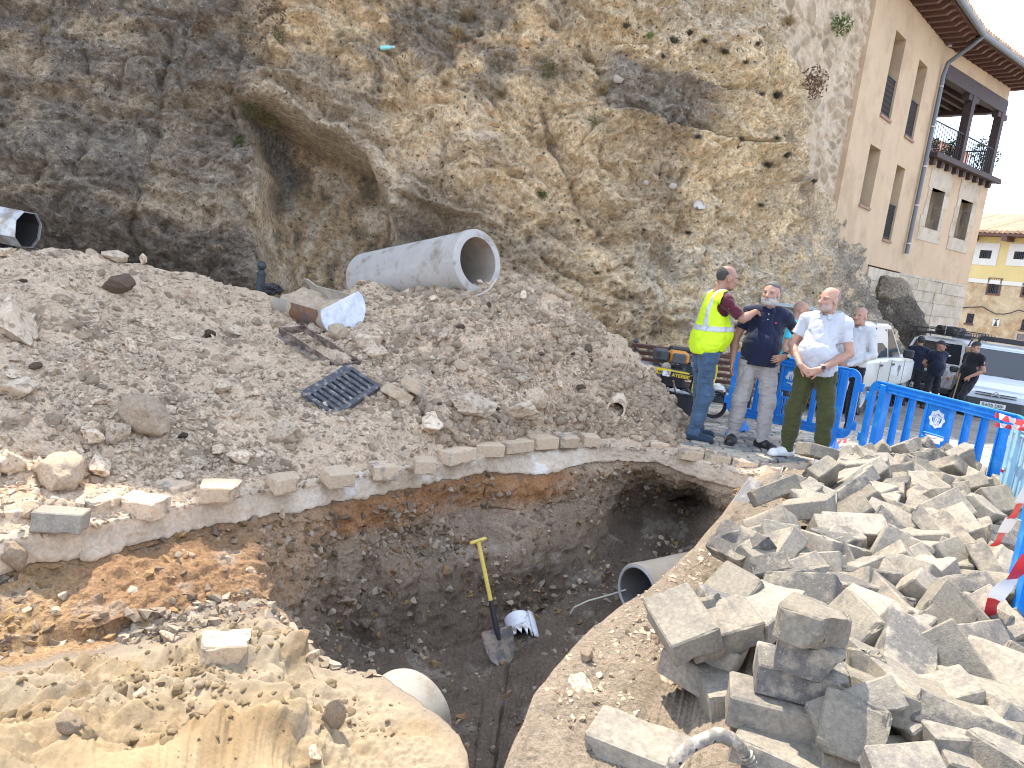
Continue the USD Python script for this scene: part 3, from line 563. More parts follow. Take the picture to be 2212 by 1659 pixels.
# ---- stones one can pick out, each a thing
BIG = rocks_class('rock_pale', [M_STONE], 12, rough=.3, npts=13, flat=.75, sub=2)
BIGC = rocks_class('rock_earthy', [M_CLOD], 5, rough=.2, npts=18, flat=.9, sub=2, rnd=.5)
BIGD = rocks_class('rock_dark', [M_DARKCLOD], 3, rough=.2, npts=18, flat=.8, sub=2, rnd=.5)
BIGO = {'p': BIG, 'c': BIGC, 'd': BIGD}
def put_rock(u, v, size, kind='p', label=None, group=None, sx=(1, 1, 1), sink=.25, rz=None, tilt=.25, cat='rock', name='rock'):
    q, n = pick(u, v); src = BIGO[kind][r4.integers(len(BIGO[kind]))]; a = r4.random()*6.28 if rz is None else rz
    ax = r4.normal(size=3)*tilt; ang = np.linalg.norm(ax)+1e-9; R = trimesh.transformations.rotation_matrix(ang, ax/ang)[:3, :3]@rotz(a)@np.diag(np.array(sx)*size)
    M = frame(q+np.array([0, 0, size*sx[2]*.26])-np.array([0, .0, 0]), R=R)
    x = UsdGeom.Xform.Define(stage, numbered('/World', name)); x.GetPrim().GetReferences().AddInternalReference(src[:src.rfind('/')]); x.GetPrim().SetInstanceable(True); setx(x.GetPrim(), M)
    return tag(x.GetPrim(), label, cat, group)
named = [(1120, 905, .40, 'p', 'squared pale stone block lying flat behind the row of paving blocks', (1, .8, .75)), (1023, 893, .46, 'p', 'large flat boulder at the foot of the heap left of the squared block', (1, .7, .6)), (1155, 883, .33, 'c', 'brown crumbly boulder behind the squared pale block', (1, 1, 1)),
 (930, 937, .27, 'p', 'upright cream boulder at the foot of the heap above the rim', (1, .9, 1)), (1208, 841, .25, 'p', 'long pale stone leaning on the slope right of the bluish stone', (1, .5, .6)), (1131, 827, .2, 'p', 'whitish flat stone on the slope above the squared block', (1, .6, .5)),
 (900, 731, .21, 'p', 'angular stone high on the heap below the big concrete pipe', (1, .9, 1)), (955, 735, .19, 'p', 'squarish stone on the slope right of the angular one', (1, .7, .7)), (812, 775, .27, 'p', 'large pinkish stone right of the cast iron gully frame', (1, .8, .9)),
 (685, 713, .24, 'p', 'pale stone wedged under the cut steel tank', (1, .8, .8)), (729, 731, .2, 'c', 'brown lump under the white lid of the cut tank', (1, 1, 1)), (610, 737, .17, 'p', 'small pale stone at the left end of the gully frame', (1, .8, .9)), (630, 718, .2, 'p', 'sharp stone resting on the corner of the gully frame', (1, .6, .6)),
 (619, 950, .26, 'p', 'grey edged stone standing on the slope below the drain grate', (1, .7, 1)), (988, 942, .22, 'p', 'flat pale stone perched above the row of paving blocks', (1, .6, .4)), (25, 722, .42, 'p', 'big buff boulder at the left edge of the photo', (1, .9, 1)), (31, 856, .27, 'p', 'sunlit cream boulder at the left edge of the photo', (1, .9, .9)),
 (311, 925, .42, 'c', 'largest brown boulder on the lower left slope', (1, .85, .9)), (478, 846, .2, 'p', 'round white stone in the middle of the left slope', (1, .9, .9)), (280, 754, .17, 'p', 'white stone halfway up the left slope', (1, .7, .8)), (391, 732, .2, 'p', 'flat elongated stone halfway up the slope', (1, .4, .4)), (246, 563, .27, 'p', 'smooth pale boulder near the top of the left ridge', (1, .8, .8)), (309, 569, .2, 'p', 'stone on the skyline of the left ridge', (1, .7, .8)),
 (253, 631, .3, 'd', 'dark earthy clod below the top of the left ridge', (1, 1, .8)), (519, 720, .25, 'p', 'dusty half buried stone left of the gully frame', (1, .8, .5)), (130, 1050, .36, 'c', 'rough crusted lump behind the leftmost paving blocks', (1, .9, .9)), (215, 1012, .26, 'p', 'flat pale stone above the leftmost paving blocks', (1, .6, .5)), (517, 998, .19, 'p', 'wedge of pale stone above the third paving block', (1, .8, .7)), (473, 978, .17, 'p', 'tilted stone left of the pale wedge', (1, .6, .7)),
 (205, 952, .19, 'p', 'pale stone on the left above the crusted lump', (1, .8, .8)), (254, 950, .2, 'p', 'angular buff stone beside the largest brown boulder', (1, .9, 1)), (293, 986, .13, 'p', 'little orange stone below the largest brown boulder', (1, .7, .7)), (20, 1018, .2, 'p', 'grey stone at the left edge above the first paving block', (1, .8, 1)),
 (356, 1385, .2, 'p', 'rough buff stone in the shallow trench left of the lone block', (1, .6, .5)), (674, 1430, .085, 'p', 'small white cube of stone at the rim of the deep pit', (1, .85, 1.2)), (722, 1568, .11, 'c', 'upright fragment throwing a shadow on the sand', (.8, .5, 1.6)), (678, 1640, .09, 'p', 'white stone at the bottom edge of the sand', (1, .8, 1)), (29, 1222, .16, 'c', 'rounded stone stuck in the orange earth wall at the left', (.8, .8, 1.2)), (610, 1115, .1, 'p', 'white stone hanging on the lower edge of the slab', (1, .6, .7)), (300, 1500, .07, 'p', 'small pale stone on the sand at the lower left', (1, .7, .6)), (150, 1575, .09, 'c', 'sandy lump at the lower left corner', (1, .9, .8)), (430, 1480, .05, 'c', 'little earthy lump in the middle of the sand', (1, .9, .7)), (836, 1556, .03, 'c', 'tiny reddish brick fragment on the sand', (1, .7, .7)),
 (1255, 1480, .13, 'p', 'flaky cream stone left of the long sunlit block', (1, .8, .3)), (1440, 1460, .13, 'p', 'largest flat flake of mortar beside the leaning stack', (1, .7, .3)), (1265, 1420, .07, 'c', 'lump of concrete near the edge of the pit', (1, .9, 1)), (1460, 860, .2, 'c', 'clod at the right tip of the heap behind the bucket', (1, 1, .8))]
for u, v, s, k, lab, sx in named: put_rock(u, v, s, k, lab, None, sx)
# more loose stones of the heap, told apart by nothing
cnt = 0
cand = sample_grid(Pm, 4000, wm*sstep(6, 1.5, Km)[:, None]*(Km[:, None] > 1.1), r4)[0]; q = proj(cand); taken = [(a[0], a[1]) for a in named]
for (u, v, d) in q:
    if cnt >= 235: break
    if not (5 < u < 2200 and 5 < v < 1640): continue
    sz = .055+.13*r4.random()**2.6; px = sz*F/d
    if any((u-a)**2+(v-b)**2 < (16+px*.6)**2 for a, b in taken): continue
    kk = 'p' if r4.random() < (.75 if u < 900 else .5) else ('c' if r4.random() < .8 else 'd')
    lab = {'p': 'pale broken limestone lump lying loose on the earth heap', 'c': 'dull crumbly brown lump lying loose on the earth heap', 'd': 'dark damp clod lying loose on the earth heap'}[kk]
    put_rock(u, v, sz, kk, lab, {'p': 'pale stones on the earth heap', 'c': 'crumbly lumps on the earth heap', 'd': 'dark clods on the earth heap'}[kk], (1, .75+.25*r4.random(), .6+.4*r4.random())); taken.append((u, v)); cnt += 1
# ---------------------------------------------------------------- paving blocks
def block_mat(name, c, dust, amt):
    return mat(name, c, .9, .28, 60, .8, 160, spec=.15, obj_rand=.16, space='object', dist=.004, dust=(dust, amt, 9.0), spots=((.30, .27, .215), .16, 60.0))
M_BLK = [block_mat('block_grey', (.195, .176, .15), (.29, .25, .195), .6), block_mat('block_pale', (.215, .192, .158), (.265, .235, .187), .6), block_mat('block_dark', (.125, .116, .105), (.27, .236, .185), .4), block_mat('block_buff', (.225, .197, .152), (.17, .155, .13), .35)]
SIZES = [(.38, .20, .11), (.30, .20, .11), (.21, .19, .11), (.21, .12, .11), (.30, .14, .10), (.46, .20, .10), (.26, .24, .12)]
def make_block(k, seed):
    L, W, T = SIZES[k]; r = np.random.default_rng(seed); b = rbox(L, W, T, .0065)
    b = b.subdivide_to_size(.035); v = np.array(b.vertices)
    n = v/[L/2, W/2, T/2]; e = np.sort(np.abs(n), axis=1)[:, 1]                       # near an edge when the second largest is near one
    n = n/np.linalg.norm(n, axis=1, keepdims=True)
    chip = np.clip(noise(v*14+seed*3.1, 5)-.62, 0, 1)*sstep(.75, .98, e)
    v = v-n*(chip*.085)[:, None]+n*(fbm(v+seed, 25, 3, 6)*.0045)[:, None]
    if r.random() < .35:                                                              # a broken end
        d = np.array([1, r.normal()*.35, r.normal()*.3]); d /= np.linalg.norm(d); o = v@d-L*.33-fbm(v+seed, 16, 3, 8)*.05; v = v-np.outer(np.maximum(o, 0), d)*.92
    v *= 1+r.normal(size=3)*.03
    return trimesh.Trimesh(v, b.faces, process=False)
M_RIMB = [mat('rim_grey', (.30, .275, .235), .9, .25, 50, .7, 140, spec=.15, obj_rand=.12, space='object', dist=.004, dust=((.52, .40, .275), .95, 7.0)), mat('rim_dark', (.21, .20, .185), .9, .25, 50, .7, 140, spec=.15, obj_rand=.12, space='object', dist=.004, dust=((.52, .40, .275), .75, 7.0))]
BLK = {}
for k in range(len(SIZES)):
    for j in range(4):
        c = klass(f'block_{k}_{j}'); obj('block', make_block(k, 500+k*10+j), M_BLK[j], str(c.GetPath()), smooth=25); BLK[k, j] = str(c.GetPath())
for k in range(len(SIZES)):
    for j in (4, 5): c = klass(f'rim_block_{k}_{j}'); obj('block', make_block(k, 700+k*10+j), M_RIMB[j-4], str(c.GetPath()), smooth=25); BLK[k, j] = str(c.GetPath())
# stack the blocks on a height field of what already lies there
GX, GY, GS = -.2, 1.2, .015; gnx, gny = int(5.2/GS), int(6.6/GS); hx = GX+np.arange(gnx)*GS; hy = GY+np.arange(gny)*GS
HX, HY = np.meshgrid(hx, hy, indexing='ij')
from scipy.spatial import cKDTree
from scipy.interpolate import griddata
_g = np.vstack([P_[K_ < 3.0][:, NT//3:].reshape(-1, 3), Pst[:40].reshape(-1, 3)]); _g = _g[(_g[:, 0] > GX-.3) & (_g[:, 0] < GX+5.6) & (_g[:, 1] > GY-.3) & (_g[:, 1] < GY+7)]
_d, _i = cKDTree(_g[:, :2]).query(np.stack([HX, HY], -1).reshape(-1, 2), workers=4); HF = _g[_i, 2].reshape(HX.shape).copy(); HF[(_d > .12).reshape(HX.shape)] = -.3
HF0 = HF.copy()
def rotm(rx, ry, rz): return trimesh.transformations.euler_matrix(rx, ry, rz, 'sxyz')[:3, :3]
def under_over(dims, R):
    """lower and upper height of a box about its centre over a local raster"""
    L, W, T = dims; ext = np.abs(R)@np.array([L, W, T])/2; n0, n1 = int(ext[0]/GS)+1, int(ext[1]/GS)+1
    a, b = np.meshgrid(np.arange(-n0, n0+1)*GS, np.arange(-n1, n1+1)*GS, indexing='ij'); lo, hi = np.full(a.shape, -1e9), np.full(a.shape, 1e9)
    for k, h in enumerate((L/2, W/2, T/2)):                    # |R[:,k].p| <= h as an interval of z
        c0 = R[0, k]*a+R[1, k]*b; cz = R[2, k]
        if abs(cz) < 1e-6: bad = np.abs(c0) > h; lo[bad] = 1; hi[bad] = -1; continue
        z1, z2 = (-h-c0)/cz, (h-c0)/cz; lo = np.maximum(lo, np.minimum(z1, z2)); hi = np.minimum(hi, np.maximum(z1, z2))
    return n0, n1, lo, hi, lo < hi
def drop(x, y, dims, rz, rx=0, ry=0, fit=.7, sink=.025, commit=True, lift=0.0):
    i, j = int(round((x-GX)/GS)), int(round((y-GY)/GS)); w = int(min(dims[0], .3)/2/GS)
    if not (25 < i < gnx-26 and 25 < j < gny-26): return None
    sub = HF[i-w:i+w+1, j-w:j+w+1]; a, b = np.meshgrid(np.arange(-w, w+1)*GS, np.arange(-w, w+1)*GS, indexing='ij')
    A = np.stack([a.ravel(), b.ravel(), np.ones(a.size)], 1); sol = np.linalg.lstsq(A, sub.ravel(), rcond=None)[0]; g = np.clip(sol[:2]*fit, -.9, .9)
    n = np.array([-g[0], -g[1], 1.0]); n /= np.linalg.norm(n); X = np.array([math.cos(rz), math.sin(rz), 0]); X -= n*(X@n); X /= np.linalg.norm(X); R = np.stack([X, np.cross(n, X), n], 1)@rotm(rx, ry, 0)
    n0, n1, lo, hi, ok = under_over(dims, R)
    if i-n0 < 0 or j-n1 < 0 or i+n0+1 > gnx or j+n1+1 > gny: return None
    H_ = HF[i-n0:i+n0+1, j-n1:j+n1+1]; gap_ = np.where(ok, H_-lo, -1e9); z = min(np.percentile(gap_[ok], 96)-sink, cap(GX+i*GS, GY+j*GS)+lift)
    if commit: H_[ok] = np.maximum(H_[ok], (z+hi)[ok])
    return R, np.array([GX+i*GS, GY+j*GS, z])
def cap(x, y): t = np.interp(y, HP[:, 1], np.arange(len(HP))); return float(np.interp(y, [2.0, 2.6, 3.2, 4.5, 5.5, 6.6], [.30, .34, .32, .36, .40, .46]))
placed = []
def put_block(k, j, R, c, label, group=None):
    x = UsdGeom.Xform.Define(stage, numbered('/World', 'paving_block')); x.GetPrim().GetReferences().AddInternalReference(BLK[k, j]); x.GetPrim().SetInstanceable(True); setx(x.GetPrim(), frame(c, R=R)); placed.append(c)
    return tag(x.GetPrim(), label, 'paving block', group)
r5 = np.random.default_rng(55)
GRP = [('grey concrete paving block thrown on the heap', 'grey blocks in the heap'), ('pale dusty paving block thrown on the heap', 'pale blocks in the heap'), ('dark stained paving block thrown on the heap', 'dark blocks in the heap'), ('buff paving block thrown on the heap', 'buff blocks in the heap')]
def along():
    t = r5.random()*(len(HP)-1); i = int(t); f = t-i; return HP[i]*(1-f)+HP[i+1]*f, HW[i]*(1-f)+HW[i+1]*f
nfill = 0
for tries in range(900):
    if nfill >= 170: break
    c, w = along(); o = r5.normal(size=2)*w*.62; x, y = c+o+np.array([.12, 0])
    # keep off the platform left of the heap and out of the pit
    q = proj([x, y, .1])
    if q[0] < 1440+max(0, (1330-q[1]))*.02 and q[1] > 1230: continue
    if 1560 < q[0] < 1800 and q[1] > 1390: continue
    if q[0] < 1600+.0*q[1] and q[1] > 1480: continue
    if q[0] < 1860 and q[1] < 1062: continue
    if q[0] < 1540 and q[1] < 1290: continue
    if q[1] < 1010 or (q[0] < 1640 and q[1] < 1120): continue
    k = int(r5.choice(7, p=[.2, .2, .16, .16, .13, .05, .10])); j = int(r5.choice(4, p=[.36, .28, .18, .18]))
    if HF[int((x-GX)/GS), int((y-GY)/GS)] > cap(x, y)-.12+.08*r5.random(): continue
    d = drop(x, y, SIZES[k], r5.random()*6.28, r5.normal()*.22+(1.57 if r5.random() < .12 else 0), r5.normal()*.2, .8)
    if d is None: continue
    put_block(k, j, d[0], d[1], *GRP[j]); nfill += 1
n2 = 0
for tries in range(500):
    if n2 >= 62: break
    u, v = 1840+r5.random()*350, 1120+r5.random()*560; p = PZ(u, v, .06)
    if proj(p)[0] < 1760+.12*(1659-v): continue
    k = int(r5.choice(7, p=[.24, .22, .14, .12, .12, .06, .10])); j = int(r5.choice(4, p=[.36, .26, .20, .18]))
    gi, gj = int((p[0]-GX)/GS), int((p[1]-GY)/GS)
    if not (30 < gi < gnx-30 and 30 < gj < gny-30) or HF[gi, gj] > .20: continue
    d = drop(p[0], p[1], SIZES[k], r5.random()*6.28, r5.normal()*.18, r5.normal()*.16, .8)
    if d is None: continue
    put_block(k, j, d[0], d[1], *GRP[j]); n2 += 1
# blocks one can point at: (u1, v1, u2, v2) the ends of the upper face's long axis, size class, tone, rx, ry, label
c7 = lambda x, y: (1404+.3906*x, 918+.3906*y)
HAND = [((1285, 60), (1480, 95), 6, 3, 0, 0, 'topmost block at the far end of the heap, stained ochre'), ((1415, 150), (1550, 160), 2, 1, 0, 0, 'sunlit block below and right of the topmost ochre block'), ((1180, 140), (1290, 175), 3, 3, .2, 0, 'small sunlit block left of the topmost ochre block'), ((1095, 180), (1225, 205), 4, 1, 0, .1, 'leftmost small sunlit block at the far end of the heap'), ((1225, 220), (1390, 180), 1, 0, .5, 0, 'grey tilted block below the topmost ochre block'),
 ((1020, 220), (1230, 320), 0, 0, .2, 0, 'long grey block sloping down to the right at the far end of the heap'), ((990, 390), (1400, 330), 5, 1, -.1, -.12, 'longest pale block lying across the heap'), ((560, 400), (790, 440), 1, 3, 0, 0, 'buff block at the left edge of the heap above the pit'), ((725, 330), (930, 310), 1, 0, .15, 0, 'grey flat block behind the buff block'), ((930, 610), (1190, 580), 1, 2, .15, 0, 'block with a dark front and dusty top in the middle of the heap'), ((1230, 520), (1400, 560), 2, 2, .5, .35, 'dark tilted cube like block with a white streak'), ((500, 700), (860, 640), 0, 3, .25, .1, 'large buff slab lying left of the dark fronted block'),
 ((415, 600), (575, 590), 2, 2, .1, 0, 'dark cubic block at the left edge of the heap'), ((635, 745), (755, 760), 3, 2, 0, 0, 'smallest dark cube standing below the buff slab'), ((1420, 450), (1730, 690), 5, 1, .25, .2, 'long pale slab sliding down the right side of the heap'), ((1370, 740), (1620, 850), 6, 1, -.75, .0, 'big sunlit square slab facing the camera'), ((1260, 860), (1500, 1080), 0, 0, -.7, .1, 'grey slab under the big sunlit square slab'), ((1090, 800), (1330, 800), 6, 2, -.3, .1, 'dark rounded slab left of the big sunlit square slab'), ((760, 800), (940, 800), 2, 2, -.5, 0, 'dark speckled block under the dark fronted block'),
 ((520, 1080), (770, 880), 0, 1, -.55, 0, 'bright long slab leaning behind the stack'), ((340, 900), (480, 1040), 2, 2, -.5, 0, 'dark tilted block on the platform side of the heap'), ((270, 1060), (510, 1050), 1, 0, -.3, 0, 'grey block with rounded edges left of the bright leaning slab'), ((140, 950), (250, 1120), 1, 1, -.3, .2, 'pale leaning block at the platform edge'), ((160, 1200), (360, 1230), 2, 3, 0, 0, 'brown topped cubic block beside the platform'), ((1470, 1130), (1700, 1200), 1, 2, 0, 0, 'dark earth covered block right of the stack'), ((1240, 1250), (1520, 1480), 0, 1, -.35, 0, 'pale slab right of the stack'), ((1640, 720), (1820, 760), 2, 3, 0, 0, 'buff block on the right side near the pale barrier'), ((1090, 1290), (1330, 1530), 0, 3, -.6, 0, 'rounded buff slab right against the stack'),
 ((1620, 1500), (1880, 1600), 0, 3, 0, 0, 'long buff block at the lower right of the heap'), ((1830, 1030), (2040, 1010), 6, 3, 0, 0, 'big cut block standing near the blue barrier foot'), ((1660, 1620), (1850, 1640), 1, 0, -.1, 0, 'grey block at the bottom right edge of the photo')]
def put_hand(a, b, k, j, rx, ry, lab, conv=c7, extra=0.0, fit=.6):
    (u1, v1), (u2, v2) = conv(*a), conv(*b); z = .3
    for _ in range(5):
        p1, p2 = PZ(u1, v1, z), PZ(u2, v2, z); m = (p1+p2)/2; rz = math.atan2(p2[1]-p1[1], p2[0]-p1[0])
        d = drop(m[0], m[1], SIZES[k], rz, rx, ry, fit, commit=False)
        if d is None: return
        z = d[1][2]+SIZES[k][2]/2*abs(d[0][2, 2])
    d = drop(m[0], m[1], SIZES[k], rz, rx, ry, fit); return put_block(k, j, d[0], d[1], lab)
for h in sorted(HAND, key=lambda h: -max(h[0][1], h[1][1]) if False else 0): put_hand(*h)
# the leaning stack in front: four blocks, one on another
# long lit slab in front of the stack
SIZES_STACK = [((420, 1440), (1130, 1570), .70), ((560, 1260), (1215, 1400), .62)]
def stack_block(a, b, zc, dims, j, lab, rx=0, ry=0):
    (u1, v1), (u2, v2) = c7(*a), c7(*b); p1, p2 = PZ(u1, v1, zc+dims[2]/2), PZ(u2, v2, zc+dims[2]/2); m = (p1+p2)/2; rz = math.atan2(p2[1]-p1[1], p2[0]-p1[0])
    R = rotz(rz)@rotm(rx, ry, 0)@np.diag(np.array(dims)/np.array(SIZES[0])); x = put_block(0, j, R, np.array([m[0], m[1], zc]), lab); placed.append(m); return m, rz, np.linalg.norm(p2-p1)
def block_at(name_lab, a, b, z, dims, j, rx=0, ry=0, conv=c7, group=None, seed=0):
    """a block whose upper face's long axis runs between two pixels at height z; dims None: length from the pixels"""
    (u1, v1), (u2, v2) = conv(*a), conv(*b); p1, p2 = PZ(u1, v1, z), PZ(u2, v2, z); m = (p1+p2)/2; rz = math.atan2(p2[1]-p1[1], p2[0]-p1[0]); L = dims[0] or float(np.linalg.norm(p2-p1))
    k = int(np.argmin([abs(s[0]/s[1]-L/dims[1]) for s in SIZES])); s = SIZES[k]; R = rotz(rz)@rotm(rx, ry, 0)@np.diag([L/s[0], dims[1]/s[1], dims[2]/s[2]])
    return put_block(k, j, R, np.array([m[0], m[1], z-dims[2]/2]), name_lab, group), m, rz, L
_, m0, rz0, L0 = block_at('bottom and longest block of the leaning stack', (455, 1425), (1120, 1590), .30, (None, .19, .115), 0)
block_at('second block from the bottom of the leaning stack', (590, 1245), (1190, 1390), .415, (None, .19, .115), 2)
block_at('third block of the leaning stack, dark end upwards', (720, 1130), (1080, 1230), .53, (None, .17, .115), 2)
block_at('top block of the leaning stack', (735, 950), (1110, 1085), .645, (None, .18, .115), 3, rx=-.05)
block_at('pale block standing on edge at the left end of the stack', (370, 1290), (470, 1500), .20, (None, .12, .30), 1, rx=.25)
block_at('long grey slab lying under the stack towards the camera', (520, 1640), (1000, 1850), .20, (None, .26, .10), 1, rx=-.1)
c4 = lambda x, y: (1188.1+.34176*x, 1242.0+.34176*y)
block_at('long sunlit block lying flat in the foreground left of the stack', (290, 900), (890, 1130), .07, (None, .21, .12), 1, conv=c4)
block_at('block with a rounded top at the bottom of the photo', (1670, 1070), (2000, 1130), .22, (None, .22, .13), 3, rx=-.3, conv=c4)
_lz = float(pick(497, 1388)[0][2])+.055; block_at('lone dusty block lying in the shallow end of the trench', (434, 1380), (560, 1374), _lz, (None, .16, .11), 5, conv=lambda x, y: (x, y))
# ---------------------------------------------------------------- the row of blocks left along the far rim
ident = lambda x, y: (x, y)
RIM = [((75, 1100), (188, 1108), 1, 'first rim block from the left, sunlit with a dusty top'), ((268, 1068), (366, 1080), 2, 'second rim block, chipped corner, grey top'), ((436, 1042), (520, 1046), 0, 'third rim block at the foot of the heap'), ((586, 1030), (648, 1026), 0, 'fourth rim block leaning on the earth'), ((704, 1016), (758, 1012), 0, 'fifth rim block half buried in earth'), ((802, 1002), (852, 996), 2, 'sixth rim block with its dark face showing'), ((896, 990), (940, 986), 0, 'seventh rim block sunk behind the slab'), ((957, 975), (1016, 968), 1, 'rim block jutting out at the corner of the slab'), ((1022, 956), (1082, 954), 0, 'rim block behind the jutting corner block'), ((1086, 952), (1142, 948), 0, 'pale rim block right of the jutting corner'), ((1148, 944), (1196, 942), 0, 'ninth rim block in the row above the orange earth'), ((1203, 940), (1252, 938), 2, 'dark rim block near the end of the row'), ((1258, 938), (1292, 937), 0, 'last short rim block of the row'), ((1400, 950), (1442, 956), 2, 'rim block standing alone left of the safety shoes'),
 ((4, 1096), (70, 1092), 2, 'low dark block at the left edge of the photo'), ((175, 1078), (258, 1064), 2, 'dark recessed block between the first two rim blocks'), ((352, 1048), (398, 1038), 2, 'dark sliver of a block behind the second rim block'), ((1072, 935), (1120, 930), 2, 'dark block in the second row of the rim')]
for a, b, j, lab in RIM: block_at(lab, a, tuple(np.array(b)+[0, r5.normal()*3]), -.004+r5.normal()*.010, (None, .18, .11), 1 if 'first rim' in lab else (5 if j == 2 else 4), conv=ident, rx=r5.normal()*.05, ry=r5.normal()*.03)
for a, b, lab, j, z in (((836, 828), (882, 850), 'left of two grey blocks leaning on the heap', 0, .55), ((880, 808), (914, 838), 'right of two grey blocks leaning on the heap', 2, .62)):
    p, n = pick(*((np.array(a)+b)/2)); block_at(lab, a, b, p[2]+.06, (.24, .2, .1), j+4 if j == 0 else 5, conv=ident, rx=-.5)
# ---------------------------------------------------------------- pipes, iron, tools
M_PIPE = mat('concrete_pipe', (.40, .375, .335), .85, .12, 6, .35, 60, space='world', dist=.004, dust=((.24, .20, .16), .25, 3.0), spec=.25)
M_PIPEIN = mat('pipe_lining', (.36, .31, .25), .6, .15, 5, .2, 40, space='world', dist=.003, dust=((.26, .16, .08), .4, 1.5))
M_STEEL = mat('old_steel', (.34, .31, .275), .6, .2, 6, .3, 50, metal=.25, dust=((.42, .35, .26), .6, 5.0), dist=.003)
M_RUST = mat('rust', (.20, .085, .035), .9, .35, 12, .5, 60, dist=.003, dust=((.12, .09, .075), .5, 9.0))
M_LID = mat('whitewashed_steel', (.66, .69, .73), .6, .12, 12, .25, 70, dust=((.52, .55, .6), .5, 9.0), dist=.002)
M_GALV = mat('galvanised_sheet', (.52, .52, .51), .42, .12, 5, .1, 20, metal=.6, dust=((.30, .26, .21), .35, 3.0), dist=.003)
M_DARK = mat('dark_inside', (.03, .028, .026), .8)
M_IRON = mat('cast_iron', (.065, .068, .078), .55, .2, 20, .3, 120, metal=.35, dust=((.26, .23, .2), .3, 25.0), dist=.002)
M_FRAME = mat('rusty_frame', (.115, .085, .07), .65, .25, 14, .2, 80, metal=.4, dust=((.30, .24, .19), .45, 12.0), dist=.002)
M_BOLL = mat('bollard_paint', (.035, .042, .045), .5, .1, 8)
M_BLACK = mat('black_plastic', (.018, .018, .02), .42, .1, 10)
M_YEL = mat('yellow_paint', (.72, .50, .02), .45, .12, 10, dust=((.45, .38, .2), .2, 14.0))
M_SHAFT = mat('yellow_fibre_shaft', (.66, .50, .10), .45, .12, 14, dust=((.42, .34, .2), .3, 20.0))
M_ORANGE = mat('orange_plastic', (.55, .22, .02), .5, .15, 10)
M_BLADE = mat('worn_blade', (.19, .18, .175), .5, .3, 14, .3, 60, metal=.45, dust=((.32, .26, .2), .5, 14.0), dist=.002)
M_WHITE = mat('white_glaze', (.68, .70, .72), .35, .1, 8, dust=((.3, .25, .2), .25, 12.0))
M_WIRE = mat('pale_cord', (.50, .46, .38), .8)
def pick_mesh_path(uvs, lift=0.02): return np.array([pick(u, v)[0]+[0, -.0, lift] for u, v in uvs])
def pipe_mesh(p0, d, L, r0, r1, n=48, lip=.0):
    """hollow pipe from the mouth p0 along d; outer and inner skins returned apart"""
    d = np.array(d, float); d /= np.linalg.norm(d); a = np.cross(d, [0, 0, 1.0]); a /= np.linalg.norm(a); R = np.stack([a, np.cross(d, a), d], 1)
    out = lathe([(r1, 0), (r0*.985, 0), (r0+lip, .012), (r0+lip, .10), (r0, .115)]+[(r0, L*t) for t in np.linspace(.12, 1, 14)]+[(r1, L)], n)
    inn = lathe([(r1, 0.0), (r1, L*.3), (r1, L*.7), (r1, L)], n); M = frame(p0, R=R)
    return out, inn, M
def rough(m, a, s, seed=0): m = tm(m).copy(); v = np.array(m.vertices); m.vertices = v+m.vertex_normals*(fbm(v+seed, s, 3, seed)*a)[:, None]; return m
# big concrete pipe on top of the heap
p0 = PY(1033, 565, 8.75); dirv = np.array([-.72, .67, -.21])
o, i_, M = pipe_mesh(p0, dirv, 2.1, .362, .278, lip=.008)
t = thing('concrete_pipe', 'big pale concrete pipe lying on top of the earth heap in front of the cliff', 'pipe', M)
obj('shell', rough(o, .012, 7), M_PIPE, t, smooth=40); obj('bore', i_, M_PIPEIN, t, smooth=40)
tube_path = np.array([PY(1072, 602, 8.6), PY(1060, 622, 8.5), PY(1042, 634, 8.42), PY(1022, 640, 8.4)])
obj('cord', tube(tube_path, .007, 6), M_WIRE, label='thin pale cord hanging from the mouth of the big concrete pipe', cat='cord')
# short piece of pipe and old clay outlet in the heap
o, i_, M = pipe_mesh(pick(1333, 884)[0]+np.array([-.02, -.05, .02]), (.15, .95, .1), .4, .105, .08, 24); t = thing('drain_pipe', 'earth crusted small drain pipe opening at the right foot of the heap', 'pipe', M); obj('shell', rough(o, .02, 14), M_STONE, t); obj('bore', i_, M_DARK, t)
q, n = pick(772, 742); a = thing('pipe_fragment', 'short buff pipe fragment beside the gully frame under the white lid', 'pipe fragment', frame(q+[0, 0, .03], R=rotz(-.25)))
o = lathe([(.055, 0), (.075, 0), (.075, .26), (.055, .26), (.055, 0)], 20); obj('shell', tf(o, trimesh.transformations.rotation_matrix(1.57, [0, 1, 0])), M_STONE, a)
# cut steel tank with a white end
pa, pb = PY(628, 640, 8.45), PY(742, 672, 7.75); ax = pb-pa; L = np.linalg.norm(ax); ax /= L; up = np.array([-.05, -.45, .9]); up -= ax*(up@ax); up /= np.linalg.norm(up); sd = np.cross(up, ax)
t = thing('steel_tank', 'cut half steel tank with a white end plate lying on the heap', 'tank', frame(pa, R=np.stack([sd, up, ax], 1)))
th_ = np.radians(np.linspace(158, 392, 40)); nl = 14; TR = .262
def shell(rad, e=0.0):
    v = []
    for k in range(nl):
        z = L*k/(nl-1)
        for q_, h in enumerate(th_):
            topcut = (.55*max(0, .3-k/(nl-1))) if q_ < 8 else 0
            hh = h+topcut*(.4 if q_ < 4 else 0)-(.30 if (q_ > 34 and k/(nl-1) > .12) else 0)*(q_-34)/5
            v.append((rad*math.cos(hh), rad*math.sin(hh), z))
    return np.array(v).reshape(nl, len(th_), 3)
so, si = shell(TR), shell(TR-.012); V = np.vstack([so.reshape(-1, 3), si.reshape(-1, 3)]); fo = grid_faces(nl, len(th_)); f = [fo, fo[:, ::-1]+nl*len(th_)]
nt_ = len(th_)
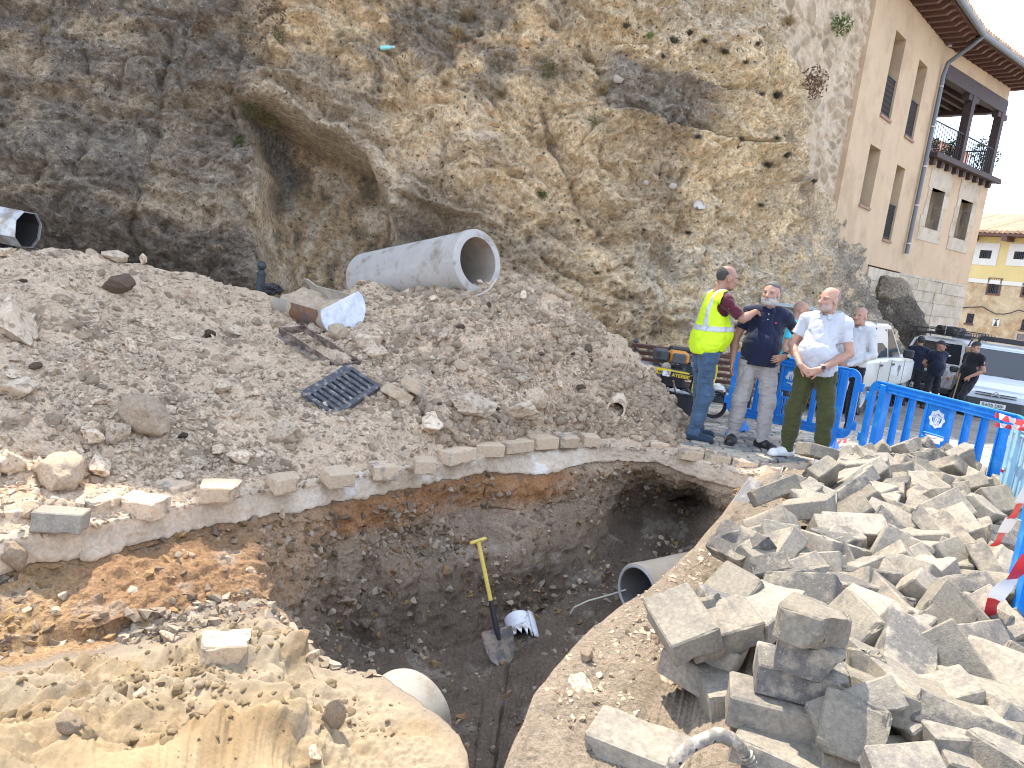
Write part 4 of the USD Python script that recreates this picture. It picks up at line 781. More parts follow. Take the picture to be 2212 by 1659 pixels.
for k in range(nl-1):
    for c_ in (0, nt_-1):
        a_, b_ = k*nt_+c_, (k+1)*nt_+c_; f.append(np.array([[a_, b_, b_+nl*nt_], [a_, b_+nl*nt_, a_+nl*nt_]]))
for k in (0, nl-1):
    for c_ in range(nt_-1):
        a_, b_ = k*nt_+c_, k*nt_+c_+1; f.append(np.array([[a_, b_, b_+nl*nt_], [a_, b_+nl*nt_, a_+nl*nt_]]))
obj('shell', (V, np.vstack(f)), M_STEEL, t, smooth=30)
plate = Polygon([(TR*1.01*math.cos(h), TR*1.01*math.sin(h)) for h in th_]); pm = extrude(plate, .012); pm.apply_translation([0, 0, L-.004]); obj('end_plate', pm, M_LID, t, smooth=False, label='white end plate')
rp = np.array([[(TR+.004)*math.cos(h), (TR+.004)*math.sin(h), z] for z in np.linspace(L*.42, L*.88, 6) for h in np.radians(np.linspace(158, 195, 7))]) if False else np.array([[(TR+.004)*math.cos(h), (TR+.004)*math.sin(h), z+.05*math.sin(7*h)] for z in np.linspace(L*.40, L*.90, 6) for h in np.radians(np.linspace(160, 206, 7))])
obj('rust_patch', (rp, grid_faces(6, 7)), M_RUST, t, smooth=True)
fill = [(x, -.03+.04*math.sin(9*z)+.05*(1-(x/TR)**2), z) for z in np.linspace(.03, L-.03, 12) for x in np.linspace(-TR*.93, TR*.93, 12)]; fv = np.array(fill); fv[:, 1] += fbm(fv, 9, 3, 9)*.16+.0
obj('earth_filling', (fv, grid_faces(12, 12)), M_CLOD, t, smooth=True)
# sheet metal duct at the left edge
pa = PY(62, 497, 8.9); ax = np.array([-1, .10, .06]); ax /= np.linalg.norm(ax); a = np.cross(ax, [0, 0, 1.]); a /= np.linalg.norm(a); b = np.cross(a, ax)
t = thing('metal_duct', 'pale sheet metal duct with an open dark end at the left edge', 'duct', frame(pa, R=np.stack([a, b, ax], 1)))
def octo(r): return [(r*x, r*y) for x, y in ((-.45, -1), (.45, -1), (.92, -.45), (1.0, .35), (.55, .95), (-.45, 1), (-1, .5), (-1, -.45))]
oc, oi = np.array(octo(.205)), np.array(octo(.198)); v = []; 
for z in (0, .02, .6, 1.2): v += [(*p, z-.10*p[1]*0) for p in oc]
for z in (0, .02, .6, 1.2): v += [(*p, z) for p in oi]
f = []
for k in range(3):
    for q_ in range(8):
        a_, b_ = k*8+q_, k*8+(q_+1) % 8; f += [(a_, b_, b_+8), (a_, b_+8, a_+8)]; a_ += 32; b_ += 32; f += [(a_, b_+8, b_), (a_, a_+8, b_+8)]
for q_ in range(8): a_, b_ = q_, (q_+1) % 8; f += [(a_, a_+32, b_+32), (a_, b_+32, b_)]
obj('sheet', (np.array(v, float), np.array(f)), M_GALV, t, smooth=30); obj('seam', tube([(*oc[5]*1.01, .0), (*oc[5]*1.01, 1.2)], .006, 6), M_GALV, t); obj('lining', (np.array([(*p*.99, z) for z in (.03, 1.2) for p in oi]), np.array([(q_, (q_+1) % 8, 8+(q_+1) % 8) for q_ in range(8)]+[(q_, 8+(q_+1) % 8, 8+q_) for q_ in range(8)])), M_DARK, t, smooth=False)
# bollard and bag
bp = PY(564, 600, 10.9); t = thing('bollard', 'dark iron bollard with a ball top standing before the cliff', 'bollard', loc=(bp[0], bp[1], -.1))
zt_ = PY(564, 562, 10.9)[2]+.1
obj('post', lathe([(0, 0), (.075, 0), (.075, .1), (.06, .13), (.06, zt_-.22), (.068, zt_-.21), (.068, zt_-.18), (.05, zt_-.165), (.04, zt_-.14), (0, zt_-.13)], 20), M_BOLL, t, smooth=40)
s_ = trimesh.creation.icosphere(2, .066); s_.apply_translation([0, 0, zt_-.075]); obj('ball', s_, M_BOLL, t, smooth=True)
q = PY(588, 622, 10.1); bg = trimesh.creation.icosphere(3, 1.0); v = np.array(bg.vertices); v = v*[.15, .10, .075]+bg.vertex_normals*(fbm(v, 2.5, 3, 4)*.10)[:, None]; bg.vertices = v; obj('bag', tf(bg, frame(q+[0, 0, -.02])), M_BLACK, smooth=25, label='crumpled black plastic bag beside the iron bollard', cat='bag')
# gully frame and grate
GN = np.array([.10, -.50, .86]); GN /= np.linalg.norm(GN)
def slab_pts(uv, p0, n, lift): return [PP(u, v, p0+n*lift, n) for u, v in uv]
gp0 = pick(695, 755)[0]+GN*.03; cor = slab_pts([(604, 712), (657, 708), (778, 784), (728, 791)], gp0, GN, .05)
t = thing('gully_frame', 'rusty rectangular iron gully frame lying on the slope above the drain grate', 'gully frame')
for k in range(4):
    a_, b_ = np.array(cor[k]), np.array(cor[(k+1) % 4]); d = b_-a_; l = np.linalg.norm(d); d /= l; s = np.cross(GN, d); R = np.stack([d, s, GN], 1)
    m = [box(l+.012, .010, .075, ((l)/2, 0, -.012), None), box(l, .05, .010, (l/2, .028, -.045), None)]; obj('angle_bar', tf(trimesh.util.concatenate(m), frame(a_, R=R)), M_FRAME, t, smooth=False)
gp1 = pick(738, 845)[0]; cor = np.array(slab_pts([(653, 847), (751, 789), (823, 841), (727, 893)], gp1, GN, .06)); e1 = cor[1]-cor[0]; e2 = cor[3]-cor[0]; l1, l2 = np.linalg.norm(e1), np.linalg.norm(e2)
X = e1/l1; Z = np.cross(X, e2); Z /= np.linalg.norm(Z); Z *= np.sign(Z@GN); Yv = np.cross(Z, X); Yv *= np.sign(Yv@e2); hand = np.sign(np.linalg.det(np.stack([X, Yv, Z], 1)))
poly = Polygon([(0, 0), (l1, 0), (l1, l2), (0, l2)]).buffer(.012).buffer(0)
from shapely.ops import unary_union
slots = unary_union([LineString([((k+.62)*l1/9.2, .085*l2/.4), ((k+.62)*l1/9.2, l2*.87)]).buffer(l1/9.2*.23) for k in range(9)])
g = extrude(poly.difference(slots), .045); R = np.stack([X, Yv, Z*hand], 1) if hand < 0 else np.stack([X, Yv, Z], 1)
t = thing('drain_grate', 'dark cast iron drain grate with long slots lying on the earth heap', 'drain grate', frame(cor[0]-Z*.04, R=np.stack([X, np.cross(Z, X), Z], 1)))
if np.cross(Z, X)@e2 < 0: g = tf(g, np.diag([1, -1, 1, 1]))
obj('grating', g, M_IRON, t, smooth=False)
rib = box(l1*.98, .02, .03, (l1/2, (l2*.5)*np.sign(np.cross(Z, X)@e2), -.018)); obj('rib', rib, M_IRON, t, smooth=False)
# spade in the trench
tip = PZ(1090, 1440, -1.43); top = PY(1033, 1168, 5.75); ax = top-tip; SL = np.linalg.norm(ax); ax /= SL
cd = -fwd+ax*(fwd@ax); cd /= np.linalg.norm(cd); sd = np.cross(cd, ax)
t = thing('shovel', 'yellow handled spade with a T grip standing against the trench wall', 'shovel', frame(tip, R=np.stack([sd, cd, ax], 1)))
w_ = [(0, .0), (.05, .02), (.095, .085), (.118, .17), (.122, .255), (.115, .275), (.03, .285)]; bl = []
nb_ = 9; rowsb = []
for zz_, ww_ in ((.0, .012), (.02, .05), (.06, .088), (.12, .108), (.2, .118), (.27, .122), (.285, .118)): rowsb.append([(x*ww_, .028*x*x-.02*math.exp(-((zz_-.25)/.1)**2)*0-.015, zz_) for x in np.linspace(-1, 1, nb_)])
bv = np.array(rowsb).reshape(-1, 3); bv2 = bv+[0, .005, 0]; n0_ = len(bv); gf = grid_faces(7, nb_)
obj('blade', (np.vstack([bv, bv2]), np.vstack([gf, gf[:, ::-1]+n0_])), M_BLADE, t, smooth=40)
obj('socket', tube([(0, .0, .20), (0, .004, .28), (0, 0, .34), (0, 0, .50)], [.012, .024, .022, .019], 12), M_BLACK, t, smooth=40)
obj('shaft', tube([(0, 0, .48), (0, 0, SL-.015)], .0165, 14), M_SHAFT, t, smooth=40)
g_ = m3.Manifold.batch_hull([m3.Manifold.sphere(.015, 12).translate([x, 0, SL-.004+z]) for x, z in ((-.055, .008), (.055, -.002))]); obj('grip', g_, M_SHAFT, t, smooth=40)
# broken white pipe at the foot of the wall
q = PZ(1128, 1365, -1.36); t = thing('broken_pipe', 'broken white glazed pipe at the bottom of the trench behind the spade', 'broken pipe', frame(q+[0, .05, -.03], R=rotz(.25)@rotm(.35, 0, 0)))
def halfshell(r, l, a0, a1, jag, x0):
    v = []; n = 16
    for rr_2 in (r, r-.012):
        for k in range(n):
            h = np.radians(a0+(a1-a0)*k/(n-1)); jl_ = jag*abs(math.sin(5.3*k+x0*7)); v += [(x0+0, rr_2*math.cos(h)*0, 0)][:0]; v += [(rr_2*math.cos(h)+x0, -l/2+jl_, rr_2*math.sin(h)), (rr_2*math.cos(h)+x0, l/2, rr_2*math.sin(h))]
    v = np.array(v); f = []
    for s in (0, 1):
        for k in range(n-1): a_ = s*2*n+2*k; q4 = [(a_, a_+1, a_+3), (a_, a_+3, a_+2)]; f += q4 if s == 0 else [x[::-1] for x in q4]
    for k in range(n-1):
        for e in (0, 1): a_ = 2*k+e; f += [(a_, a_+2, a_+2+2*n), (a_, a_+2+2*n, a_+2*n)]
    return v, np.array(f)
obj('left_shard', halfshell(.12, .26, 60, 178, .09, -.01), M_WHITE, t, smooth=40); obj('right_shard', halfshell(.122, .28, 2, 70, .06, .012), M_WHITE, t, smooth=40); obj('dark_bore', lathe([(0, -.02), (.104, -.02), (.104, .12)], 20) if False else tf(lathe([(0, .0), (.10, .0), (.10, .13)], 20), trimesh.transformations.rotation_matrix(-1.57, [1, 0, 0])), M_DARK, t)
# drain pipe coming out at the right of the trench, and the old pipe under the sand
p0 = PY(1376, 1276, 6.05); o, i_, M = pipe_mesh(p0, (.78, .62, .0), 1.6, .225, .192, 40, .004); t = thing('trench_pipe', 'grey drain pipe whose mouth opens into the trench below the heap of blocks', 'pipe', M)
obj('shell', rough(o, .01, 8), mat('grey_pipe', (.30, .285, .26), .8, .15, 6, .3, 60, dust=((.46, .38, .28), .8, 3.0), dist=.003), t, smooth=40); obj('bore', i_, mat('grey_bore', (.16, .158, .155), .6, .1, 6), t, smooth=40)
rg_ = tube([( .203*math.cos(a), .203*math.sin(a), -.004) for a in np.linspace(0, 2*np.pi, 40, endpoint=False)], .012, 8, closed=True); obj('rim', rg_, mat('pipe_rim', (.36, .355, .35), .6, .1, 8), t, smooth=40)
p0 = PY(864, 1556, 3.72)-np.array([.0, 0, 0]); o, i_, M = pipe_mesh(p0+np.array([.05, .06, .0]), (-.42, -.9, .02), 1.2, .262, .225, 48); M_PIPE2 = mat('buried_concrete', (.25, .235, .205), .85, .12, 6, .35, 60, dist=.004, dust=((.20, .165, .12), .3, 4.0)); t = thing('buried_pipe', 'rounded end of a pale concrete pipe sticking out from under the sand bank', 'pipe', M); obj('shell', rough(o, .01, 7), M_PIPE2, t, smooth=40); obj('bore', i_, M_DARK, t)
obj('cable', tube([PZ(1232, 1325, -1.30), PZ(1240, 1312, -1.24), PZ(1270, 1298, -1.2), PZ(1320, 1284, -1.12), PZ(1352, 1274, -1.02)], .007, 6), M_WIRE, label='thin brown cable running along the trench floor to the grey pipe', cat='cable')
# two grey steel profiles at the far corner of the pit
for (a, b, lab) in ((((1690, 1016), (1655, 1052)), None, 'short grey profile leaning between the slab and the heap'), (((1634, 1036), (1592, 1096)), None, 'long grey profile leaning into the pit beside the heap')):
    pa, pb = PZ(*a[0], .16), PZ(*a[1], -.06); d = pb-pa; l = np.linalg.norm(d); d /= l; n = np.array([-.2, -.6, .75]); n -= d*(n@d); n /= np.linalg.norm(n)
    t = thing('steel_profile', lab, 'profile', frame((pa+pb)/2, R=np.stack([d, np.cross(n, d), n], 1))); obj('web', rbox(l, .11, .008, .003), M_FRAME if False else mat('profile_grey_%d' % int(l*1000), (.20, .19, .18), .6, .15, 10, metal=.2, dust=((.35, .31, .26), .3, 12.0)), t, smooth=False); obj('flange', rbox(l, .008, .035, .002, (0, .052, -.015)), M_STEEL, t, smooth=False); obj('flange', rbox(l, .008, .035, .002, (0, -.052, -.015)), M_STEEL, t, smooth=False)
# handle of a breaker lying in the foreground
M_DUSTY = mat('dusty_rubber', (.16, .145, .125), .75, .2, 16, .4, 90, dust=((.40, .35, .27), .55, 18.0), dist=.002)
hp = [PZ(u, v, z) for u, v, z in ((1442, 1675, .12), (1462, 1640, .18), (1495, 1611, .22), (1530, 1594, .235), (1560, 1589, .235), (1588, 1604, .22), (1610, 1628, .18), (1634, 1656, .14), (1660, 1690, .1))]
from scipy.interpolate import splprep, splev
tck, _u = splprep(np.array(hp).T, s=0); pts = np.array(splev(np.linspace(0, 1, 60), tck)).T
t = thing('breaker_handle', 'dusty dark rubber handle of a breaker at the bottom edge of the photo', 'tool handle')
rr_3 = np.full(60, .021); rr_3[:6] *= .8; rr_3[28:36] *= 1.12
obj('grip', tube(pts[:44], rr_3[:44], 14), M_DUSTY, t, smooth=40)
for k in range(6): obj('bellows_ring', tube([pts[44+2*k], pts[44+2*k]*.5+pts[45+2*k]*.5, pts[46+2*k]], [.020, .025, .020], 14), M_DUSTY, t, smooth=20)
for k in (8, 16, 25, 31): 
    tn = pts[k+1]-pts[k]; tn /= np.linalg.norm(tn); s = -fwd+tn*(fwd@tn); s /= np.linalg.norm(s); s = s*.8+np.cross(tn, s)*.3; obj('screw_hole', cyl(pts[k]+s*.019, pts[k]+s*.0255, .0055, 10), M_DARK, t)
# ---------------------------------------------------------------- bench, generator, tool cases
M_WOOD = mat('bench_wood', (.085, .040, .026), .55, .3, 6, .2, 40, space='object', dist=.002, obj_rand=.1)
q = PY(1366, 742, 10.35); gz = float(street_z(q[0], q[1]))-.05; t = thing('bench', 'brown slatted bench against the cliff behind the generator', 'bench', loc=(q[0], q[1], gz), rz=.04)
hb = q[2]-gz
for k in range(6): z = hb-.02-k*.085; obj('back_slat', rbox(1.75, .025, .06, .008, (.87, .02-.03*k+.0, z), rotm(.25, 0, 0)), M_WOOD, t, smooth=False)
for k in range(4): obj('seat_slat', rbox(1.75, .075, .028, .008, (.87, -.2-.095*k, .43)), M_WOOD, t, smooth=False)
for x in (.06, 1.7):
    obj('leg', tube([(x, .06, hb+.02), (x, .0, hb*.7), (x, -.12, .46), (x, -.1, .2), (x, -.05, 0)], .02, 8), M_BOLL, t); obj('leg', tube([(x, -.14, .41), (x, -.5, .41), (x, -.54, .2), (x, -.58, 0)], .02, 8), M_BOLL, t); obj('armrest', tube([(x, -.0, .62), (x, -.25, .66), (x, -.5, .63), (x, -.53, .42)], .018, 8), M_BOLL, t)
    s_ = trimesh.creation.icosphere(2, .035); s_.apply_translation([x, .07, hb+.03]); obj('scroll', s_, M_BOLL, t, smooth=True)
g0 = PY(1366, 832, 9.55); gz = g0[2]; t = thing('generator', 'petrol generator with a yellow sign bar and yellow folding handle beside the heap', 'generator', loc=(g0[0], g0[1], gz), rz=-.06)
W, Hh, D = .76, .46, .42
fr = [tube([(0, -D/2, .03), (0, -D/2, Hh), (0, D/2, Hh), (0, D/2, .03)], .016, 8), tube([(W, -D/2, .0), (W-.02, -D/2, Hh*.6), (W+.06, -D/2, Hh-.02), (W+.06, D/2, Hh-.02), (W, D/2, 0)], .018, 8), tube([(-.02, -D/2, .05), (W-.08, -D/2, -.02), (W, -D/2, .02)], .016, 8), tube([(-.02, D/2, .05), (W, D/2, .02)], .016, 8)]
for m in fr: obj('frame_tube', m, M_BLACK, t)
obj('sign_bar', box(W*.86, .008, .075, (W*.42, -D/2-.018, Hh*.56), rotm(0, .06, 0)), M_YEL, t, smooth=False)
sb = tf(meshkit.text_mesh('6000 KT MN', .034, .002, True), frame((.05, -D/2-.0235, Hh*.56-.012), R=rotm(1.5708, 0, 0)@rotm(0, 0, -.06))); obj('lettering', sb, M_BLACK, t, smooth=False)
obj('name_plate', box(.235, .006, .072, (.535, -D/2-.024, Hh*.56-.031), rotm(0, .06, 0)), M_BLACK, t, smooth=False)
sb = tf(meshkit.text_mesh('AYERBE', .042, .002, True), frame((.432, -D/2-.0285, Hh*.56-.047), R=rotm(1.5708, 0, 0)@rotm(0, 0, -.06))); obj('name_lettering', sb, M_YEL, t, smooth=False)
obj('sticker', box(.09, .004, .07, (.365, -D/2-.0245, Hh*.56-.02), rotm(0, .06, 0)), M_WHITE, t, smooth=False)
obj('alternator', tf(lathe([(0, 0), (.12, 0), (.14, .02), (.14, .26), (.12, .3), (0, .3)], 20), frame((.02, 0, .19), R=rotm(0, 1.5708, 0))), mat('alternator_grey', (.20, .20, .205), .5, .15, 12, metal=.5), t)
for k in range(7): obj('cooling_fin', box(.012, .2, .012, (.21+.0, -.05, .12+.02*k)), M_BLACK, t, smooth=False)
obj('engine', rbox(.3, .3, .26, .03, (.47, 0, .17)), M_BLACK, t, smooth=20); obj('recoil_starter', tf(lathe([(0, 0), (.06, 0), (.055, .02), (.02, .03), (0, .03)], 20), frame((.36, -.17, .31), R=rotm(1.5708, 0, 0))), M_GALV, t)
obj('air_filter', rbox(.19, .2, .15, .025, (.29, -.03, .44)), mat('filter_black', (.05, .052, .055), .5), t, smooth=20); obj('fuel_tank', rbox(.24, .26, .15, .03, (.52, .03, .43)), M_ORANGE, t, smooth=20); obj('muffler', rbox(.16, .05, .13, .015, (.51, -.125, .425)), mat('filter_grey', (.07, .07, .075), .5), t, smooth=20); obj('air_inlet', cyl((.25, -.14, .45), (.25, -.125, .45), .035, 16), M_DARK, t)
hd = [(W+.0, -D/2-.02, .36), (W-.045, -D/2-.03, .1), (W-.03, -D/2-.035, .02), (W+.02, -D/2-.035, .0), (W+.12, -D/2+.0, .03), (W+.16, -D/2+.03, .08), (W+.21, -D/2+.05, .40)]
tck, _u = splprep(np.array(hd).T, s=0, k=2); obj('handle', tube(np.array(splev(np.linspace(0, 1, 30), tck)).T, .017, 10), M_YEL, t)
M_CASE = mat('case_green_grey', (.05, .065, .065), .5, .15, 10, dust=((.2, .18, .15), .25, 10.0))
def case(u, v, y, sx, sy, sz, lab, rz=.05, m=M_CASE):
    q = PY(u, v, y); t = thing('tool_case', lab, 'tool case', loc=q, rz=rz); obj('lower_shell', rbox(sx, sy, sz*.52, .02, (0, 0, sz*.26)), m, t, smooth=20); obj('lid', rbox(sx*.99, sy*.98, sz*.46, .02, (0, 0, sz*.76)), m, t, smooth=20)
    for k in (-1, 1): obj('latch', rbox(.04, .015, .06, .004, (k*sx*.28, -sy/2-.004, sz*.52)), M_GALV, t, smooth=False)
    obj('handle', tube([(-.07, -sy/2, sz*.5), (-.06, -sy/2-.03, sz*.5), (.06, -sy/2-.03, sz*.5), (.07, -sy/2, sz*.5)], .009, 6), M_BLACK, t)
case(1478, 775, 9.95, .42, .18, .15, 'black case lying on the back of the bench', m=M_BLACK); case(1470, 806, 9.9, .34, .26, .28, 'big grey green tool case on the bench seat behind the yellow handle'); case(1549, 868, 9.5, .26, .2, .22, 'dark green tool case on the ground seen between the legs of two men')
q = PY(1547, 838, 9.45); bg = trimesh.creation.icosphere(3, 1.0); v = np.array(bg.vertices); bg.vertices = v*[.12, .1, .055]+bg.vertex_normals*(fbm(v, 3, 3, 8)*.09)[:, None]; obj('cloth', tf(bg, frame(q)), mat('rag_white', (.6, .57, .53), .9, .1), smooth=25, label='crumpled white rag on top of the dark green case', cat='cloth')
q = PZ(1480, 846, .06); t = thing('cable_coil', 'coil of black cable standing behind the rubber bucket', 'cable coil', loc=(q[0], 9.25, .02))
for k in range(9): a0 = k*.35; obj('loop', tube([((.15+.008*math.sin(k*2))*math.cos(a), .012*k-.05+.015*math.sin(2*a), .17+(.16+.008*math.cos(k*3))*math.sin(a)) for a in np.linspace(0, 2*np.pi, 22, endpoint=False)], .009, 6, closed=True), M_BLACK, t)
q = PZ(1466, 893, .03); t = thing('bucket', 'black rubber bucket with rags and tools at the right foot of the heap', 'bucket', loc=(q[0]+.02, q[1]+.1, .0))
obj('tub', lathe([(0, 0), (.14, 0), (.15, .02), (.185, .27), (.20, .28), (.195, .295), (.175, .285), (.14, .03), (0, .03)], 28), M_BLACK, t, smooth=30)
for k, (x, y, zz_, sz, m) in enumerate(((.02, -.03, .25, .10, 'rag_grey'), (-.08, .03, .27, .09, 'rag_pale'))):
    bg = trimesh.creation.icosphere(2, 1.0); v = np.array(bg.vertices); bg.vertices = v*[sz, sz*.8, sz*.5]+bg.vertex_normals*(fbm(v, 3, 3, 8+k)*.06)[:, None]; obj('rag', tf(bg, frame((x, y, zz_))), mat(m, (.5, .49, .47) if k else (.24, .25, .26), .9, .15), t, smooth=25)
obj('tool_handle', tube([(-.02, 0, .1), (-.14, -.05, .42)], .012, 8), M_FRAME, t); obj('trowel', rbox(.05, .14, .02, .005, (.09, 0, .30), rotm(.4, .3, .5)), M_BLACK, t, smooth=False)
# ---------------------------------------------------------------- barriers
M_BLUE = mat('blue_plastic', (.006, .17, .56), .42, .08, 4, .1, 80, space='object', spec=.45, dust=((.03, .235, .58), .3, 7.0), dist=.001)
M_PALEBLUE = mat('faded_blue_plastic', (.26, .44, .55), .5, .1, 4, .1, 80, space='object', spec=.4, dust=((.38, .50, .56), .3, 6.0), dist=.001)
M_EMB = mat('emblem_white', (.78, .80, .80), .6, space='object')
def capsule2(x0, z0, x1, z1, r): return LineString([(x0, z0), (x1, z1)]).buffer(r)
def star(n, r0, r1, dx=0, dz=0): return Polygon([((r1 if k % 2 == 0 else r0)*math.sin(math.pi*k/n)+dx, (r1 if k % 2 == 0 else r0)*math.cos(math.pi*k/n)+dz) for k in range(2*n)])
def barrier(name, label, L, m, M, worn=False, group=None, feet=(-1, 1)):
    t = thing(name, label, 'barrier', M, group); z0, z1, d = .20, .96, .045
    ex = lambda poly, th=d, y=0.0: tf(extrude(poly, th), frame((0, th/2+y, 0), R=rotm(1.5708, 0, 0)))
    outer = Polygon([(-L/2, z0), (L/2, z0), (L/2, z1), (-L/2, z1)]).buffer(-.11).buffer(.11, join_style=1); inner = outer.buffer(-.058)
    inner = inner.difference(Polygon([(-L, z0), (L, z0), (L, z0+.105), (-L, z0+.105)])).difference(Polygon([(-L, z1-.085), (L, z1-.085), (L, z1), (-L, z1)]))
    obj('outer_frame', ex(outer.difference(inner)), m, t, smooth=False)
    for k, zz in enumerate((z1-.008, z1-.05, z1-.085, z0+.012, z0+.055, z0+.1)): obj('rail_rib', box(L-.2, d+.018, .012, (0, 0, zz)), m, t, smooth=False)
    px = L/2-.17
    for s in (-1, 1): obj('post', rbox(.085, .072, z1-.02-.02, .012, (s*px, 0, (z1)/2)), m, t, smooth=False); obj('post_rib', box(.012, .088, z1-z0-.05, (s*px-.043*s, 0, (z1+z0)/2)), m, t, smooth=False)
    pw = .285 if L > 1.35 else .25; n_ = 2; xs = np.linspace(px-.04, pw/2, n_+2)[1:-1]
    for s in (-1, 1):
        for x in xs: obj('slat', rbox(.052, .036, z1-z0-.17, .006, (s*x, 0, (z1+z0)/2+.01)), m, t, smooth=False); obj('slat_rib', box(.008, .056, z1-z0-.17, (s*x-.026, 0, (z1+z0)/2+.01)), m, t, smooth=False)
    zb, ztop = z0+.10, z1-.08
    obj('centre_panel', ex(Polygon([(-pw/2+.012, zb+.30), (pw/2-.012, zb+.30), (pw/2-.012, ztop), (-pw/2+.012, ztop)]), .022), m, t, smooth=False)
    gr = Polygon([(-pw/2+.05, zb), (pw/2-.05, zb), (pw/2-.05, zb+.225), (-pw/2+.05, zb+.225)])
    hol = unary_union([box2(-pw/2+.062+k*(pw-.124)/5+.006, zb+a, (pw-.124)/5-.014, h) for k in range(5) for a, h in ((.02, .095), (.145, .055))])
    obj('slotted_grill', ex(gr.difference(hol), .022), m, t, smooth=False)
    for s in (-1, 1): obj('panel_side', rbox(.03, .05, ztop-zb+.02, .005, (s*(pw/2-.012), 0, (ztop+zb)/2)), m, t, smooth=False); obj('grill_guide', rbox(.028, .056, .27, .005, (s*(pw/2-.038), 0, zb+.135)), m, t, smooth=False)
    obj('panel_bar', rbox(pw-.04, .03, .022, .004, (0, 0, zb+.255)), m, t, smooth=False) if False else obj('panel_bar', rbox(pw-.04, .045, .016, .004, (0, 0, zb+.30)), m, t, smooth=False)
    # moulded police star
    ez = (zb+.30+ztop)/2+.005; er = .088; rays = star(8, er*.84, er, 0, ez).difference(Point(0, ez).buffer(er*.60)); cuts = unary_union([LineString([(er*.66*math.sin(a), ez+er*.66*math.cos(a)), (er*1.1*math.sin(a), ez+er*1.1*math.cos(a))]).buffer(.0013) for a in np.linspace(0, 2*np.pi, 56, endpoint=False)])
    rays = rays.difference(cuts); ring = Point(0, ez).buffer(er*.38).difference(Point(0, ez).buffer(er*.33)); shield = Polygon([(-.016, ez+.014), (.016, ez+.014), (.018, ez-.008), (0, ez-.026), (-.018, ez-.008)]); shield = shield.difference(Polygon([(-.006, ez+.006), (.006, ez+.006), (.006, ez-.012), (-.006, ez-.012)])); crown = unary_union([Polygon([(-.014, ez+.017), (.014, ez+.017), (.017, ez+.027), (.007, ez+.022), (0, ez+.029), (-.007, ez+.022), (-.017, ez+.027)])])
    band = Point(0, ez).buffer(er*.62).difference(Point(0, ez).buffer(er*.595))
    em = unary_union([rays, ring, shield, crown, band])
    if worn: em = em.difference(unary_union([box2(-.09, ez-.055, .18, .014), box2(-.09, ez-.036, .12, .008), Polygon([(-.08, ez-.02), (.03, ez-.035), (.09, ez-.025), (.09, ez-.05), (-.09, ez-.05)])]))
    obj('police_star', ex(em, .003, -.0135), M_EMB, t, smooth=False)
    def arc_text(txt, a0, a1, h, flip):
        ms = []
        for k, ch in enumerate(txt):
            if ch == ' ': continue
            a = a0+(a1-a0)*k/(len(txt)-1); c = tf(meshkit.text_mesh(ch, h, .002, True), np.eye(4)); w = c.bounds[1][0]; c.apply_translation([-w/2, -h/2, 0])
            c = tf(c, frame((er*.49*math.sin(a), er*.49*math.cos(a), 0), R=rotz(-a+(math.pi if flip else 0)))); ms.append(c)
        return tf(trimesh.util.concatenate(ms), frame((0, -.0145, ez), R=rotm(1.5708, 0, 0)))
    obj('star_lettering', arc_text('POLICIA LOCAL', -1.25, 1.25, .0135, False), M_EMB, t, smooth=False)
    if not worn: obj('star_lettering', arc_text('CUENCA', math.pi+.62, math.pi-.62, .0135, True), M_EMB, t, smooth=False)
    for s in feet:
        ft = unary_union([Polygon([(-.33, 0), (.33, 0), (.33, .03), (.05, .17), (.042, .3), (-.042, .3), (-.05, .17), (-.33, .03)]).buffer(.012).buffer(-.012)]).difference(Polygon([(-.2, -.02), (.2, -.02), (.16, .02), (-.16, .02)]))
        f_ = tf(extrude(ft, .075), frame((s*px-.0375, 0, 0), R=np.array([[0, 0, 1], [1, 0, 0], [0, 1, 0]], float))); obj('foot', f_, m, t, smooth=False)
    for s in (-1, 1):
        for zz in (.36, .78): obj('coupling_hook', rbox(.05, .03, .09, .006, (s*(L/2+.018), 0, zz)), m, t, smooth=False)
    return t
def box2(x, z, w, h): return Polygon([(x, z), (x+w, z), (x+w, z+h), (x, z+h)])
def between(a, b, z=0.0, tilt=0.0):
    a, b = np.array(a), np.array(b); d = b-a; return frame(((a+b)/2)[0:2].tolist()+[z], R=rotz(math.atan2(d[1], d[0]))@rotm(tilt, 0, 0)), float(np.linalg.norm(d))
Mx, L = between((2.52, 8.75), (3.66, 8.0), -.02); barrier('barrier', 'blue police barrier behind the men, its star half worn off', L, M_BLUE, Mx, True)
Mx, L = between((3.60, 7.62), (4.18, 6.08), -.06); barrier('barrier', 'bright blue police barrier with a whole white star behind the top of the heap', L, M_BLUE, Mx)
Mx, L = between((3.92, 5.85), (3.62, 4.7), -.06); barrier('barrier', 'faded pale blue barrier seen nearly edge on at the right edge', L, M_PALEBLUE, Mx)
Mx, L = between((2.52, 3.52), (2.22, 2.2), -.02); barrier('barrier', 'blue barrier foot and post nearest the camera at the lower right edge', L, M_BLUE, Mx)
